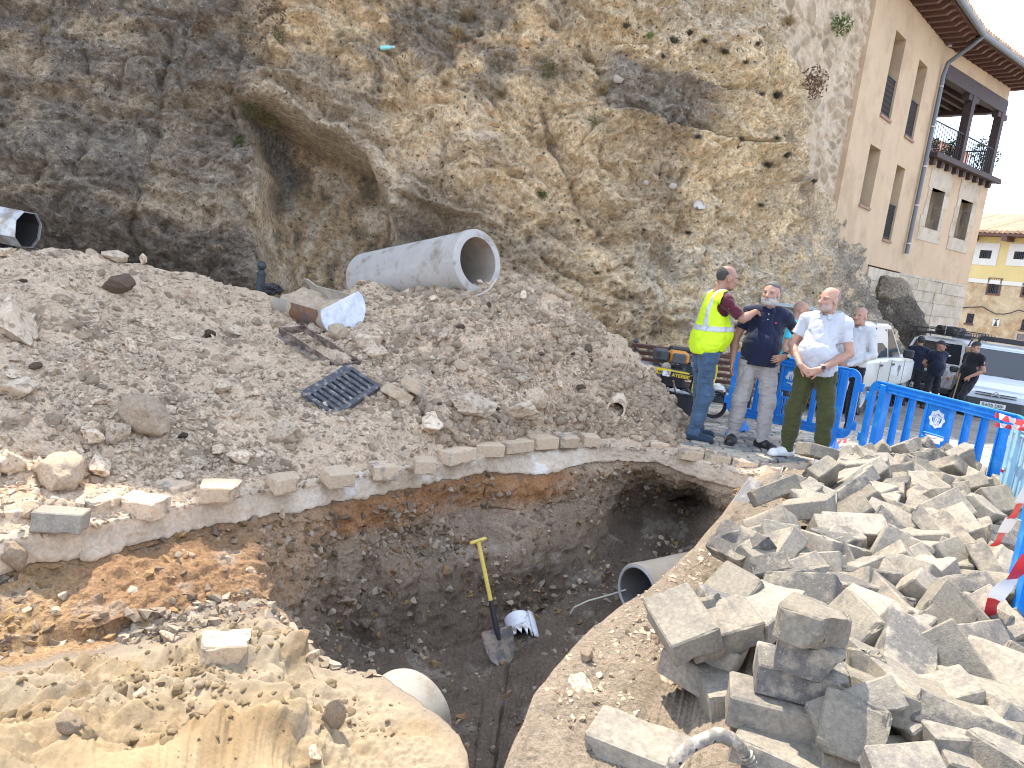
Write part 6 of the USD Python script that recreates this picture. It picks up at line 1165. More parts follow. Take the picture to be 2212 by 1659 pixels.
def heading(h): return math.atan2(h[1], h[0])
def gz_at(x, y): return float(street_z(np.array(x), np.array(y)))-.05
# ---- pickup with a hard top, rear hatch open, seen from behind on its right side
rw = PY(1843, 884, 14.0); hd_ = np.array([.64, .77]); hd_ /= np.linalg.norm(hd_); rt_ = np.array([hd_[1], -hd_[0]])
c0 = rw[:2]-rt_*.74; pk = thing('pickup_truck', 'white pickup truck with its rear hatch open behind the men', 'pickup truck', frame((c0[0], c0[1], gz_at(*rw[:2])), R=rotz(heading(hd_))))
loft([sec(-1.05, .86, .52, 1.02), sec(1.0, .88, .48, 1.04), sec(2.1, .89, .46, 1.04), sec(2.9, .88, .46, 1.02), sec(3.45, .84, .5, .98), sec(3.62, .72, .55, .9)], 'body', M_CARW, pk); loft([sec(2.35, .80, .9, 1.10), sec(3.1, .78, .9, 1.07), sec(3.5, .70, .9, .98)], 'bonnet', M_CARW, pk)
loft([[(.55, s*.80, 1.03) for s in (-1, 1)], [(2.45, s*.80, 1.03) for s in (-1, 1)], [(.65, s*.68, 1.66) for s in (-1, 1)], [(1.75, s*.66, 1.66) for s in (-1, 1)], [(.8, s*.64, 1.70) for s in (-1, 1)], [(1.6, s*.62, 1.70) for s in (-1, 1)]], 'cab', M_CARW, pk)
for s in (-1, 1):
    q = [(.68, s*.80, 1.06), (1.38, s*.80, 1.06), (1.38, s*.685, 1.60), (.74, s*.69, 1.60)]; obj('side_window', panel(q if s > 0 else q[::-1], .002) if s < 0 else panel(q[::-1], .002), M_GLASS, pk, smooth=False); q = [(1.45, s*.80, 1.06), (2.28, s*.80, 1.06), (1.74, s*.675, 1.60), (1.45, s*.68, 1.60)]; obj('side_window', panel(q if s < 0 else q[::-1], .002), M_GLASS, pk, smooth=False)
    for x in (1.02, 1.85): obj('door_handle', rbox(.13, .02, .04, .006, (x-.3+.0, s*.895, .93)), M_BUMP, pk, smooth=False)
    for x in (.60, 1.42, 2.42): obj('door_seam', box(.008, .006, .5, (x, s*.888, .76)), M_DARK, pk, smooth=False)
    obj('mirror', rbox(.09, .2, .18, .03, (2.1, s*1.0, 1.15)), M_BLACK, pk, smooth=20)
    obj('rear_lamp', rbox(.03, .14, .3, .01, (-1.06, s*.78, .86)), M_REDL, pk, smooth=False); obj('mud_flap', box(.015, .26, .36, (-.42, s*.72, .40)), M_BLACK, pk, smooth=False); obj('mud_flap', box(.015, .26, .3, (2.45, s*.72, .38)), M_BLACK, pk, smooth=False); obj('sill', rbox(1.6, .08, .1, .02, (1.3, s*.83, .42)), M_BUMP, pk, smooth=False)
    wheel(pk, 0, s*.74, .37, .24, s); wheel(pk, 2.9, s*.74, .37, .24, s)
# hard top as a shell with a dark opening at the back
ht = [[(-1.03, s*.80, 1.03), (.52, s*.80, 1.03), (-1.0, s*.70, 1.64), (.55, s*.70, 1.66)] for s in (-1, 1)]
for s in (0, 1): q = [ht[s][0], ht[s][1], ht[s][3], ht[s][2]]; obj('hard_top_side', panel(q if s == 0 else q[::-1], .0, .03), M_CARW, pk, smooth=False); qg = pillar(q, .74); obj('hard_top_window', panel(qg if s == 0 else qg[::-1], .034), M_GLASS, pk, smooth=False)
obj('hard_top_roof', hull([(-1.03, -.72, 1.64), (-1.03, .72, 1.64), (.55, -.72, 1.66), (.55, .72, 1.66), (-1.0, -.6, 1.72), (-1, .6, 1.72), (.5, -.6, 1.73), (.5, .6, 1.73)]), M_CARW, pk, smooth=20)
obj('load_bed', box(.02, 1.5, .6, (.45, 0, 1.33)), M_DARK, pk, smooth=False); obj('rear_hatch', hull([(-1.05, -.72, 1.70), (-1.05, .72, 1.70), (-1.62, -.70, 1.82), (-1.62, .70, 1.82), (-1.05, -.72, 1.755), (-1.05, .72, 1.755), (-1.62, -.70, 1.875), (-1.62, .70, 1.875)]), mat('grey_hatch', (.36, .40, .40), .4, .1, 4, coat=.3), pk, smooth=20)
for s in (-1, 1): obj('gas_strut', cyl((-1.03, s*.68, 1.25), (-1.5, s*.66, 1.80), .012, 8), M_WTRIM, pk)
obj('tailgate', rbox(.05, 1.5, .45, .02, (-1.075, 0, .80)), M_CARW, pk, smooth=20); obj('rear_bumper', rbox(.18, 1.7, .18, .04, (-1.15, 0, .52)), M_BUMP, pk, smooth=20)
q_ = tf(extrude(Point(0, 0).buffer(.10).difference(Point(0, -.02).buffer(.088)).intersection(box2(-.2, -.03, .4, .3)).union(box2(-.012, -.12, .024, .17)), .003), frame((2.05, -.8925, .80), R=np.array([[1, 0, 0], [0, 0, -1], [0, 1, 0]], float))); obj('door_emblem', q_, M_BUMP, pk, smooth=False)
# ---- old white off-road car with a roof rack, facing the camera
fc = PY(1985, 790, 20.6); hd_ = np.array([-.66, -.75]); hd_ /= np.linalg.norm(hd_); c0 = fc[:2]-hd_*1.75
lr_ = thing('off_road_car', 'old white off-road car with a roof rack and spare tyre behind three men', 'off-road car', frame((c0[0], c0[1], gz_at(*c0)), R=rotz(heading(hd_))))
loft([sec(-2.1, .80, .5, 1.20, .03), sec(.55, .82, .48, 1.20, .03), sec(.6, .82, .48, 1.16, .03)], 'body', M_CARW2, lr_); loft([sec(.58, .70, .55, 1.20, .06), sec(1.75, .68, .55, 1.14, .06)], 'bonnet', M_CARW2, lr_)
for s in (-1, 1):
    obj('wing', hull([(x, s*y, z) for x, z in ((.6, .62), (.6, 1.04), (1.62, 1.02), (1.70, .75), (1.70, .62)) for y in (.55, .85)]), M_CARW2, lr_, smooth=20); obj('headlamp', tf(lathe([(0, .03), (.08, .02), (.095, 0), (0, 0)], 20), frame((1.765, s*.52, .88), R=rotm(0, 1.5708, 0))), M_LAMP, lr_)
    wheel(lr_, 1.2, s*.74, .39, .22, s, 5); wheel(lr_, -1.25, s*.74, .39, .22, s, 5)
    obj('indicator', tf(lathe([(0, .03), (.035, .02), (.04, 0), (0, 0)], 14), frame((1.715, s*.74, .92), R=rotm(0, 1.5708, 0))), M_AMBER, lr_)
loft([[(-2.1, s*.79, 1.2) for s in (-1, 1)], [(.55, s*.78, 1.2) for s in (-1, 1)], [(-2.08, s*.66, 1.80) for s in (-1, 1)], [(.12, s*.66, 1.80) for s in (-1, 1)], [(-1.9, s*.56, 1.88) for s in (-1, 1)], [(-.1, s*.56, 1.88) for s in (-1, 1)]], 'cab', M_CARW2, lr_)
q = [(.55, -.78, 1.2), (.55, .78, 1.2), (.12, .66, 1.80), (.12, -.66, 1.80)]; obj('windscreen', panel(pillar(q, .90), .003), M_GLASS, lr_, smooth=False); obj('wiper', cyl((.57, .1, 1.23), (.42, .45, 1.45), .008, 6), M_BLACK, lr_); obj('wiper', cyl((.57, -.5, 1.23), (.44, -.15, 1.42), .008, 6), M_BLACK, lr_); obj('paper', panel([(.465, .12, 1.30), (.465, .42, 1.30), (.36, .42, 1.46), (.36, .12, 1.46)], .012, .002), M_PLATE, lr_, smooth=False)
for s in (-1, 1):
    for a, b in ((-.75, .30), (-1.95, -.9)):
        q = [(a, s*.775, 1.26), (b, s*.775, 1.26), (b-.12 if b > 0 else b, s*.672, 1.74), (a, s*.672, 1.74)]; obj('side_window', panel(q if s < 0 else q[::-1], .004), M_GLASS, lr_, smooth=False)
    obj('mirror', rbox(.08, .18, .24, .02, (.62, s*1.02, 1.2)), M_BLACK, lr_, smooth=20); obj('mirror_arm', cyl((.55, s*.8, 1.12), (.62, s*1.02, 1.12), .015, 8), M_BLACK, lr_); obj('door_handle', rbox(.12, .03, .03, .005, (-.35, s*.835, 1.0)), M_BUMP, lr_, smooth=False); obj('door_seam', box(.01, .008, .62, (.45, s*.824, .86)), M_DARK, lr_, smooth=False); obj('door_seam', box(.01, .008, .62, (-.82, s*.824, .86)), M_DARK, lr_, smooth=False)
obj('grille', rbox(.04, .92, .34, .01, (1.765, 0, .86)), M_BLACK, lr_, smooth=False)
for k in range(6): obj('grille_bar', box(.012, .9, .018, (1.79, 0, .74+.05*k)), M_BUMP, lr_, smooth=False)
obj('bumper', rbox(.14, 1.72, .16, .02, (1.86, 0, .58)), M_BUMP, lr_, smooth=20); plate(lr_, (1.935, -.1, .60), 'CU 8663', 0, .5, .12)
rk = []
for z in (1.99, 2.13):
    rk.append(tube([(-2.05, -.78, z), (.30, -.78, z), (.30, .78, z), (-2.05, .78, z)], .014, 6, closed=True))
for x in np.linspace(-2.0, .3, 8):
    for s in (-1, 1): rk.append(cyl((x, s*.78, 1.99), (x, s*.78, 2.13), .010, 6))
    rk.append(cyl((x, -.78, 1.99), (x, .78, 1.99), .012, 6))
for y in np.linspace(-.6, .6, 6): rk.append(cyl((.3, y, 1.99), (.3, y, 2.13), .010, 6))
for x in (-1.9, -.9, .0):
    for s in (-1, 1): rk.append(cyl((x, s*.78, 1.99), (x, s*.70, 1.76), .016, 6))
obj('roof_rack', trimesh.util.concatenate(rk), M_BLACK, lr_)
sp = thing('spare_tyre', 'spare tyre tied on the roof rack of the old off-road car', 'tyre', frame((c0[0], c0[1], gz_at(*c0)), R=rotz(heading(hd_)))); obj('tyre', tf(lathe([(.2, -.11), (.34, -.12), (.38, -.08), (.38, .08), (.34, .12), (.2, .11), (.2, -.11)], 32), frame((-.45, .1, 2.12))), M_TYRE, sp, smooth=40); obj('strap', tube([(-.06, .05, 2.0), (-.06, .05, 2.25), (-.8, .05, 2.25), (-.84, .05, 2.0)], .012, 6), M_WIRE, sp)
# ---- light van at the right edge
fc = PY(2152, 850, 17.8); hd_ = np.array([-.52, -.855]); hd_ /= np.linalg.norm(hd_); c0 = fc[:2]-hd_*1.9
vn = thing('van', 'silvery white van with a black roof rack at the right edge', 'van', frame((c0[0], c0[1], gz_at(*c0)), R=rotz(heading(hd_))))
loft([sec(-2.1, .80, .4, 1.0), sec(.6, .84, .35, 1.02), sec(1.35, .83, .33, .98), sec(1.8, .74, .33, .82), sec(1.92, .6, .36, .72)], 'body', M_CARV, vn); loft([sec(.75, .74, .8, 1.10, .04), sec(1.4, .70, .8, 1.0, .04), sec(1.82, .58, .7, .84, .04)], 'bonnet', M_CARV, vn)
loft([[(-2.1, s*.80, 1.0) for s in (-1, 1)], [(.98, s*.78, 1.0) for s in (-1, 1)], [(-2.05, s*.68, 1.72) for s in (-1, 1)], [(.16, s*.66, 1.70) for s in (-1, 1)], [(-1.9, s*.58, 1.80) for s in (-1, 1)], [(-.05, s*.56, 1.79) for s in (-1, 1)]], 'cab', M_CARV, vn)
q = [(.98, -.78, 1.0), (.98, .78, 1.0), (.16, .66, 1.70), (.16, -.66, 1.70)]; qq = np.array(pillar(q, .88))+[.0, 0, .02]; obj('windscreen', panel(qq, .006), M_GLASS, vn, smooth=False)
for s in (-1, 1):
    q = [(-.55, s*.795, 1.06), (.78, s*.785, 1.06), (.20, s*.69, 1.6), (-.55, s*.70, 1.6)]; obj('side_window', panel(q if s < 0 else q[::-1], .006), M_GLASS, vn, smooth=False); obj('mirror', rbox(.1, .2, .15, .03, (.72, s*.98, 1.08)), M_BLACK, vn, smooth=20)
    obj('headlamp', hull([(1.84, s*.50, .66), (1.70, s*.78, .68), (1.80, s*.50, .82), (1.58, s*.79, .88), (1.70, s*.42, .84), (1.6, s*.6, .70)]), M_LAMP, vn, smooth=30); wheel(vn, 1.2, s*.72, .31, .2, s); wheel(vn, -1.35, s*.72, .31, .2, s)
obj('bumper', hull([(x, y, z) for x, y in ((1.80, -.80), (1.80, .80), (1.99, -.55), (1.99, .55), (1.3, -.86), (1.3, .86)) for z in (.32, .58)]), M_BUMP, vn, smooth=20); 
for k in range(2): obj('grille_bar', hull([(1.93, y, .66+.055*k+dz) for y in (-.42, .42) for dz in (0, .018)]+[(1.96, 0, .66+.055*k), (1.90, -.42, .66+.055*k), (1.90, .42, .66+.055*k)]), M_DARK, vn, smooth=False)
chev = [tf(extrude(Polygon([(-.09, -.03+dz), (0, .03+dz), (.09, -.03+dz), (.09, -.055+dz), (0, .005+dz), (-.09, -.055+dz)]), .01), frame((1.955, 0, .71), R=np.array([[0, 0, 1], [1, 0, 0], [0, 1, 0]], float))) for dz in (0, .045)]; obj('badge', trimesh.util.concatenate(chev), M_GALV, vn, smooth=False)
plate(vn, (2.0, -.02, .46), '5405 DRF', 0, .52, .11); obj('wiper', cyl((.98, .45, 1.05), (.80, -.1, 1.16), .012, 6), M_BLACK, vn); obj('wiper', cyl((.98, -.1, 1.05), (.82, -.6, 1.14), .012, 6), M_BLACK, vn)
obj('roof_rack', trimesh.util.concatenate([tube([(-1.8, -.6, 1.93), (.05, -.6, 1.90), (.05, .6, 1.90), (-1.8, .6, 1.93)], .03, 6, closed=True)]+[box(.05, 1.2, .03, (x, 0, 1.90)) for x in np.linspace(-1.7, 0, 6)]+[box(.04, .04, .16, (x, s*.58, 1.83)) for x in (-1.5, -.2) for s in (-1, 1)]+[box(.05, .02, .14, (.06, -.55+.07*k, 1.97)) for k in range(5)]+[box(.03, 1.2, .1, (.04, 0, 1.92))]), M_BLACK, vn, smooth=False)
obj('seat_back', rbox(.12, .42, .6, .06, (-.3, .35, 1.15)), M_BLACK, vn, smooth=20)
# ---------------------------------------------------------------- people: one skin surface each from blended limbs, clothes over it
class Field:
    def __init__(self, lo, hi, h): self.lo = np.array(lo, float); self.h = h; self.n = np.ceil((np.array(hi)-self.lo)/h).astype(int)+1; self.f = np.full(self.n, 1.0, np.float32)
    def pts(self, a, b):
        i0 = np.clip(np.floor((np.array(a)-self.lo)/self.h).astype(int), 0, self.n-1); i1 = np.clip(np.ceil((np.array(b)-self.lo)/self.h).astype(int)+1, 1, self.n)
        ax = [self.lo[k]+self.h*np.arange(i0[k], i1[k]) for k in range(3)]; return tuple(slice(i0[k], i1[k]) for k in range(3)), np.stack(np.meshgrid(*ax, indexing='ij'), -1)
    def add(self, d, sl, k):
        f = self.f[sl]
        if k > 0: hh = np.clip(.5+.5*(f-d)/k, 0, 1); self.f[sl] = f*(1-hh)+d*hh-k*hh*(1-hh)
        else: self.f[sl] = np.minimum(f, d)
    def cone(self, a, b, ra, rb, k=.02):
        a, b = np.array(a, float), np.array(b, float); m = max(ra, rb)+max(k, .02)*2+.02; sl, p = self.pts(np.minimum(a, b)-m, np.maximum(a, b)+m); e = b-a; t = np.clip(((p-a)@e)/(e@e+1e-12), 0, 1); d = np.linalg.norm(p-a-t[..., None]*e, axis=-1)-(ra+(rb-ra)*t); self.add(d, sl, k); return self
    def ell(self, c, r, k=.03, R=None):
        c, r = np.array(c, float), np.array(r, float); m = r.max()+k*2+.03; sl, p = self.pts(c-m, c+m); q = p-c
        if R is not None: q = q@R
        l = np.linalg.norm(q/r, axis=-1); l2 = np.linalg.norm(q/(r*r), axis=-1); d = np.where(l2 > 1e-9, l*(l-1)/np.maximum(l2, 1e-9), -r.min()); self.add(d, sl, k); return self
    def all(self): sl, p = self.pts(self.lo-1, self.lo+self.h*self.n+1); return p
    def cut(self, n, c): """keeps n.p < c"""; p = self.all(); self.f = np.maximum(self.f, p@np.array(n, float)-c).astype(np.float32); return self
    def keep(self, g): self.f = np.maximum(self.f, g).astype(np.float32); return self
    def wrinkle(self, amp, s, seed=0, an=(1, 1, 1)): p = self.all(); m = np.abs(self.f) < .05; q = p[m]*np.array(an)*s; q = q+fbm(q, .8, 2, seed+50)[:, None]*1.2; self.f[m] += ((fbm(q, 1.0, 2, seed)*.6-.12+.75*(1-np.abs(2*noise(q, seed+9)-1))**4)*amp*.5).astype(np.float32); return self
    def mesh(self):
        f = np.pad(self.f, 1, constant_values=1.0); lo = self.lo-self.h; s = f < 0; n = np.array(f.shape)
        corners = [(a, b, c) for a in (0, 1) for b in (0, 1) for c in (0, 1)]
        cnt = sum(s[a:n[0]-1+a, b:n[1]-1+b, c:n[2]-1+c].astype(int) for a, b, c in corners); act = (cnt > 0) & (cnt < 8); idx = np.full(act.shape, -1); I = np.argwhere(act); idx[act] = np.arange(len(I))
        acc = np.zeros((len(I), 3)); w = np.zeros(len(I))
        for i, a in enumerate(corners):
            for j, b in enumerate(corners):
                if j > i and sum(abs(x-y) for x, y in zip(a, b)) == 1:
                    fa, fb = f[tuple((I+a).T)], f[tuple((I+b).T)]; c = (fa < 0) != (fb < 0); t = np.where(c, fa/np.where(np.abs(fa-fb) < 1e-12, 1, fa-fb), 0); acc += np.where(c[:, None], np.array(a)+t[:, None]*(np.array(b)-np.array(a)), 0); w += c
        v = lo+self.h*(I+acc/np.maximum(w, 1)[:, None]); F = []
        for ax in range(3):
            d = [0, 0, 0]; d[ax] = 1; o = [k for k in range(3) if k != ax]; sl0 = tuple(slice(1, -1) if k != ax else slice(0, -1) for k in range(3)); sl1 = tuple(slice(1, -1) if k != ax else slice(1, None) for k in range(3)); c = s[sl0] != s[sl1]; E = np.argwhere(c)
            if not len(E): continue
            E = E+np.array([0 if k == ax else 1 for k in range(3)]); ins = s[tuple(E.T)]; u, w2 = np.eye(3, dtype=int)[o[0]], np.eye(3, dtype=int)[o[1]]
            q = np.stack([idx[tuple((E-u-w2).T)], idx[tuple((E-w2).T)], idx[tuple(E.T)], idx[tuple((E-u).T)]], 1); flip = ins if ax != 1 else ~ins; q[~flip] = q[~flip][:, ::-1]; F.append(q[(q >= 0).all(1)])
        F = np.vstack(F); return trimesh.Trimesh(v, np.vstack([F[:, [0, 1, 2]], F[:, [0, 2, 3]]]), process=False)
M_SKIN = usdkit.material(stage, '/World/Looks/skin', {'a': ('attribute', {'attribute': 'Cf'}), 'p': ('principled_bsdf', {'roughness': .52, 'subsurface_weight': .12, 'subsurface_scale': .006, 'subsurface_radius': (1, .4, .25)})}, [('a.color', 'p.base_color')], surface='p.BSDF')
def cloth(name, c, v=.1): return mat(name, c, .9, v, 7, .35, 260, space='object', spec=.2, dist=.002, sheen=.2)
M_HAIRG, M_HAIRD = mat('hair_grey', (.11, .10, .09), .75, .4, 40, .8, 120, dist=.004), mat('hair_dark', (.03, .026, .024), .75, .4, 40, .8, 120, dist=.004)
M_EYE, M_EYED = mat('eye_white', (.30, .27, .25), .4), mat('eye_dark', (.02, .014, .01), .2)
def finger_chain(F, root, d, nrm, L, r, curl):
    """three bones, each bent further towards -nrm"""
    d = np.array(d, float)/np.linalg.norm(d); n = np.array(nrm, float); n -= d*(n@d); n /= np.linalg.norm(n); p = np.array(root, float)
    for k, l in enumerate((.45, .32, .23)):
        a = curl*(.5 if k == 0 else 1.0); d2 = d*math.cos(a)-n*math.sin(a); n = n*math.cos(a)+d*math.sin(a); d = d2; q = p+d*L*l; F.cone(p, q, r*(1-.12*k), r*(.92-.14*k), .004); p = q
    return p
def hand(F, wrist, d, nrm, side, curl=.35, sc=1.0, thumb=.7):
    """palm from the wrist along d, back of the hand towards nrm; side=+1: the thumb on the +cross(d,nrm) side"""
    d = np.array(d, float)/np.linalg.norm(d); n = np.array(nrm, float); n -= d*(n@d); n /= np.linalg.norm(n); s = np.cross(d, n)*side; w = np.array(wrist, float)
    for k, o in enumerate((.027, .009, -.009, -.026)): F.cone(w+d*.012*sc+s*o*.55*sc, w+d*.088*sc+s*o*sc, .015*sc, .0115*sc, .012)
    tips = []
    for k, (o, L) in enumerate(((.029, .070), (.0095, .078), (-.0095, .073), (-.028, .058))): tips.append(finger_chain(F, w+d*.088*sc+s*o*sc, d+s*(o*1.6), n, L*sc, .0088*sc, curl*(1+.12*k)))
    b = w+d*.028*sc+s*.024*sc-n*.006; td = d*math.cos(thumb)+s*math.sin(thumb)-n*.35; td /= np.linalg.norm(td); m_ = b+td*.042*sc; F.cone(b, m_, .0135*sc, .0115*sc, .012); td2 = td*.8+d*.45; td2 /= np.linalg.norm(td2); F.cone(m_, m_+td2*.036*sc, .0112*sc, .0088*sc, .004)
    return tips
def add_head(F, c, R, s=1.0, jaw=1.0):
    """c: centre of the skull, R: columns forward, left, up"""
    P = lambda x, y, z: c+R@(np.array([x, y, z])*s); E = lambda p, r, k: F.ell(P(*p), np.array(r)*s, k*s, R)
    E((-.012, 0, .035), (.098, .076, .090), .02); E((.035, 0, -.015), (.066, .060, .080), .03); E((.046, 0, -.075), (.046, .046*jaw, .040), .03)   # skull, face, jaw
    F.cone(P(.058, -.026, -.082), P(.058, .026, -.082), .020*s, .020*s, .02*s); E((.080, 0, -.088), (.018, .022, .017), .014)                      # chin
    for y in (-1, 1):
        E((.074, y*.033, .028), (.018, .026, .009), .012); E((.070, y*.042, -.020), (.022, .024, .017), .018); E((-.002, y*.078, -.005), (.024, .010, .034), .006); E((.045, y*.050, -.06), (.03, .016, .035), .02)   # brow, cheek, ear, jaw side
    F.cone(P(.096, 0, .012), P(.118, 0, -.022), .0095*s, .0135*s, .012*s); F.ell(P(.104, -.013, -.028), np.array([.012, .009, .008])*s, .006*s, R); F.ell(P(.104, .013, -.028), np.array([.012, .009, .008])*s, .006*s, R)
    F.cone(P(.093, -.020, -.052), P(.093, .020, -.052), .0075*s, .0075*s, .006*s); F.cone(P(.091, -.018, -.063), P(.091, .018, -.063), .0085*s, .0085*s, .006*s)
    for y in (-1, 1):                                                                                                                              # eye sockets
        sl, p = F.pts(P(.096, y*.032, .008)-.05, P(.096, y*.032, .008)+.05); q = (p-P(.102, y*.032, .009))@R/s/np.array([.016, .019, .011]); l = np.linalg.norm(q, axis=-1); d = (l-1)*.012*s; f = F.f[sl]; hh = np.clip(.5-.5*(f+d)/(.010*s), 0, 1); F.f[sl] = f*(1-hh)+(-d)*hh+.010*s*hh*(1-hh)
    return P
def person(label, loc, face, J, look, parts, h=.0075, skin=(.47, .265, .175), hscale=1.0, beard=None, eyes=True, group=None):
    """J: joints in metres, x forwards, y left, z up from the ground between the feet; look: yaw of the head; parts: function that dresses the figure"""
    t = thing('person', label, 'person', frame(loc, R=rotz(math.atan2(face[1], face[0]))), group)
    A = np.array([J[k] for k in J if k not in ('opts',)], float); F = Field([A[:, 0].min()-.22, A[:, 1].min()-.22, -.02], [A[:, 0].max()+.24, A[:, 1].max()+.22, A[:, 2].max()+.24], h)
    fat = J.get('opts', {}).get('fat', 1.0) if isinstance(J.get('opts'), dict) else 1.0
    return t, F
def torso(F, J, g=0.0, fat=1.0, k=.06):
    hp, ch, nk = np.array(J['hip']), np.array(J['chest']), np.array(J['neck']); be = hp*.45+ch*.55
    F.ell(hp+[0, 0, .02], (.125+g, .168+g, .13+g), k); F.ell(be+[.035*fat, 0, -.02], (.128*fat+.02+g, .165+.02*fat+g, .17+g), k); F.ell(ch, (.128+g, .178+g, .18+g), k)
    F.cone(J['shl'], J['shr'], .066+g, .066+g, .05); F.cone(np.array(J['shl'])*.55+nk*.45-[0, 0, .01], np.array(J['shr'])*.55+nk*.45-[0, 0, .01], .06+g, .06+g, .05)
def legs(F, J, g=0.0, k=.03, lo=1.0):
    for s in 'lr':
        F.cone(J['hip'+s], J['kn'+s], .092+g, .064+g, k); F.cone(J['kn'+s], J['an'+s], .062+g*lo, .045+g*lo, k)
def arm(F, J, s, g=0.0, k=.02, upto=1.0, thin=1.0):
    a, b, c = np.array(J['sh'+s]), np.array(J['el'+s]), np.array(J['wr'+s]); F.cone(a, a+(b-a)*min(1, upto), (.056*thin+g), (.056-.014*min(1, upto))*thin+g, k)
    if upto >= 1: F.cone(b, b+(c-b)*.35, .043*thin+g, .043*thin+g, k); F.cone(b+(c-b)*.35, c, .043*thin+g, .029*thin+g, k)
def foot(F, an, d, L=.27, g=.0, h0=.0):
    d = np.array([d[0], d[1], 0.0]); d /= np.linalg.norm(d); a = np.array(an, float); a[2] = h0; w = np.array([-d[1], d[0], 0]); z = np.array([0, 0, 1.])
    F.cone(a+d*-.055+z*.04, a+d*.05+z*.045, .038+g, .042+g, .02); F.cone(a+d*.04+z*.045, a+d*(L-.115)+z*.032, .044+g, .036+g, .02); F.cone(a+d*(L-.13)+z*.030-w*.012, a+d*(L-.125)+z*.030+w*.012, .034+g, .034+g, .02); F.cone(a+z*.05, a+z*.11, .045+g, .043+g, .02); F.f = np.maximum(F.f, (h0+.004-F.all()[..., 2])).astype(np.float32)
def bbox_field(J, keys, m, h): A = np.array([J[k] for k in keys], float); return Field(A.min(0)-m, A.max(0)+m, h)
def dress(t, J, c, R, hs, o, h=.008):
    """skin, hair, face, shirt, trousers, shoes for one figure"""
    fat = o.get('fat', 1.0); keys = [k for k in J]
    F = Field(np.min([J[k] for k in keys]+[c], 0)-.24, np.max([J[k] for k in keys]+[c], 0)+.24, o.get('hb', .0065)); torso(F, J, -.022, fat); legs(F, J, -.020)
    for s in 'lr':
        arm(F, J, s); hd = o['hand'][s]; hand(F, J['wr'+s], hd[0], hd[1], hd[2], hd[3] if len(hd) > 3 else .35); foot(F, J['an'+s], o['toe'][s])
    F.cone(J['neck'], c+R@np.array([-.03, 0, -.05]), .062, .056, .03); P = add_head(F, c, R, hs); m = F.mesh(); v = np.array(m.vertices); q = (v-c)@R/hs
    sk = np.zeros(v.shape)+np.array(o.get('skin', (.46, .255, .165)))*.82; n3 = fbm(v, 30, 3, 5); sk *= (1+n3*.35)[:, None]
    def tint(mask, col): 
        nonlocal sk
        mm = np.clip(mask, 0, 1)[:, None]; sk = sk*(1-mm)+np.array(col)*mm
    inhead = (np.abs(q[:, 2]) < .16) & (np.abs(q[:, 1]) < .10)
    tint(inhead*np.exp(-((q[:, 1]/.022)**2+((q[:, 2]+.058)/.009)**2))*(q[:, 0] > .07)*.8, (.33, .13, .10)); tint(inhead*np.exp(-((np.abs(q[:, 1])-.032)/.02)**2-((q[:, 2]-.010)/.010)**2)*(q[:, 0] > .05)*.55, (.22, .11, .08)); tint(inhead*np.exp(-((q[:, 1]/.018)**2+((q[:, 2]+.02)/.02)**2))*(q[:, 0] > .09)*.3, (.50, .22, .15))
    tint(inhead*np.exp(-((np.abs(q[:, 1])-.034)/.019)**2-((q[:, 2]-.030)/.006)**2)*(q[:, 0] > .06)*.85, o.get('brow', (.07, .055, .045)))
    if o.get('beard'):
        col, amt = o['beard']; bz = sstep(-.025, -.05, q[:, 2]-.02*np.clip(-(q[:, 0]-.05)/.05, 0, 1)*3)*sstep(-.005, .03, q[:, 0])*sstep(-.16, -.125, q[:, 2]); bz *= 1-.75*np.exp(-((q[:, 1]/.020)**2+((q[:, 2]+.058)/.008)**2))*(q[:, 0] > .07); tint(inhead*bz*amt, col)
    if o.get('stubble'): tint(inhead*(q[:, 2] > .05-.06*np.clip(-q[:, 0]/.08, 0, 1.5))*sstep(.03, -.02, q[:, 0])*o['stubble'], (.13, .10, .09))
    lim = np.zeros(len(v)); 
    for s in 'lr': a, b = np.array(J['el'+s]), np.array(J['wr'+s]); e = b-a; tt_ = np.clip(((v-a)@e)/(e@e), 0, 1); lim = np.maximum(lim, (np.linalg.norm(v-a-tt_[:, None]*e, axis=1) < .06)*1.0)
    tint(lim*.30*(n3 > .0), (.22, .13, .09)); obj('body', m, M_SKIN, t, smooth=True, colors=sk)
    for y in (-1, 1):
        if o.get('hb', .006) < .008:
            e_ = trimesh.creation.icosphere(2, .0115*hs); e_.apply_translation(P(.0815, y*.032, .009)); obj('eye', e_, M_EYE, t, smooth=True); e_ = trimesh.creation.icosphere(2, .0066*hs); e_.apply_translation(P(.0883, y*.032+.002, .009)); obj('iris', e_, M_EYED, t, smooth=True)
    if o.get('hair'):
        hm, reg, th_ = o['hair']; G = Field(c-.17, c+.17, .005); add_head(G, c, R, hs); pp = (G.all()-c)@R/hs; rg_ = reg(pp); G.f = (G.f+.003-(th_+.004)*sstep(.004, -.03, rg_)+fbm(G.all(), 70, 3, 9)*.007*sstep(.0, -.02, rg_)).astype(np.float32); G.keep((rg_).astype(np.float32)); obj('hair', G.mesh(), hm, t, smooth=True)
    if o.get('beardmesh'): bm, th_ = o['beardmesh']; G = Field(c-.17, c+.17, .005); add_head(G, c, R, hs); pp = (G.all()-c)@R/hs; G.f = G.f-th_+(fbm(G.all(), 70, 3, 19)*.007).astype(np.float32); G.keep(np.maximum(np.maximum(pp[..., 2]+.045-.5*np.clip(.035-pp[..., 0], 0, .06), .0-pp[..., 0]), .012-np.hypot(pp[..., 1]*.55, pp[..., 2]+.058)*(pp[..., 0] > .06)-.0*(pp[..., 0] <= .06)-1.0*(pp[..., 0] <= .06)).astype(np.float32)); obj('beard', G.mesh(), bm, t, smooth=True)
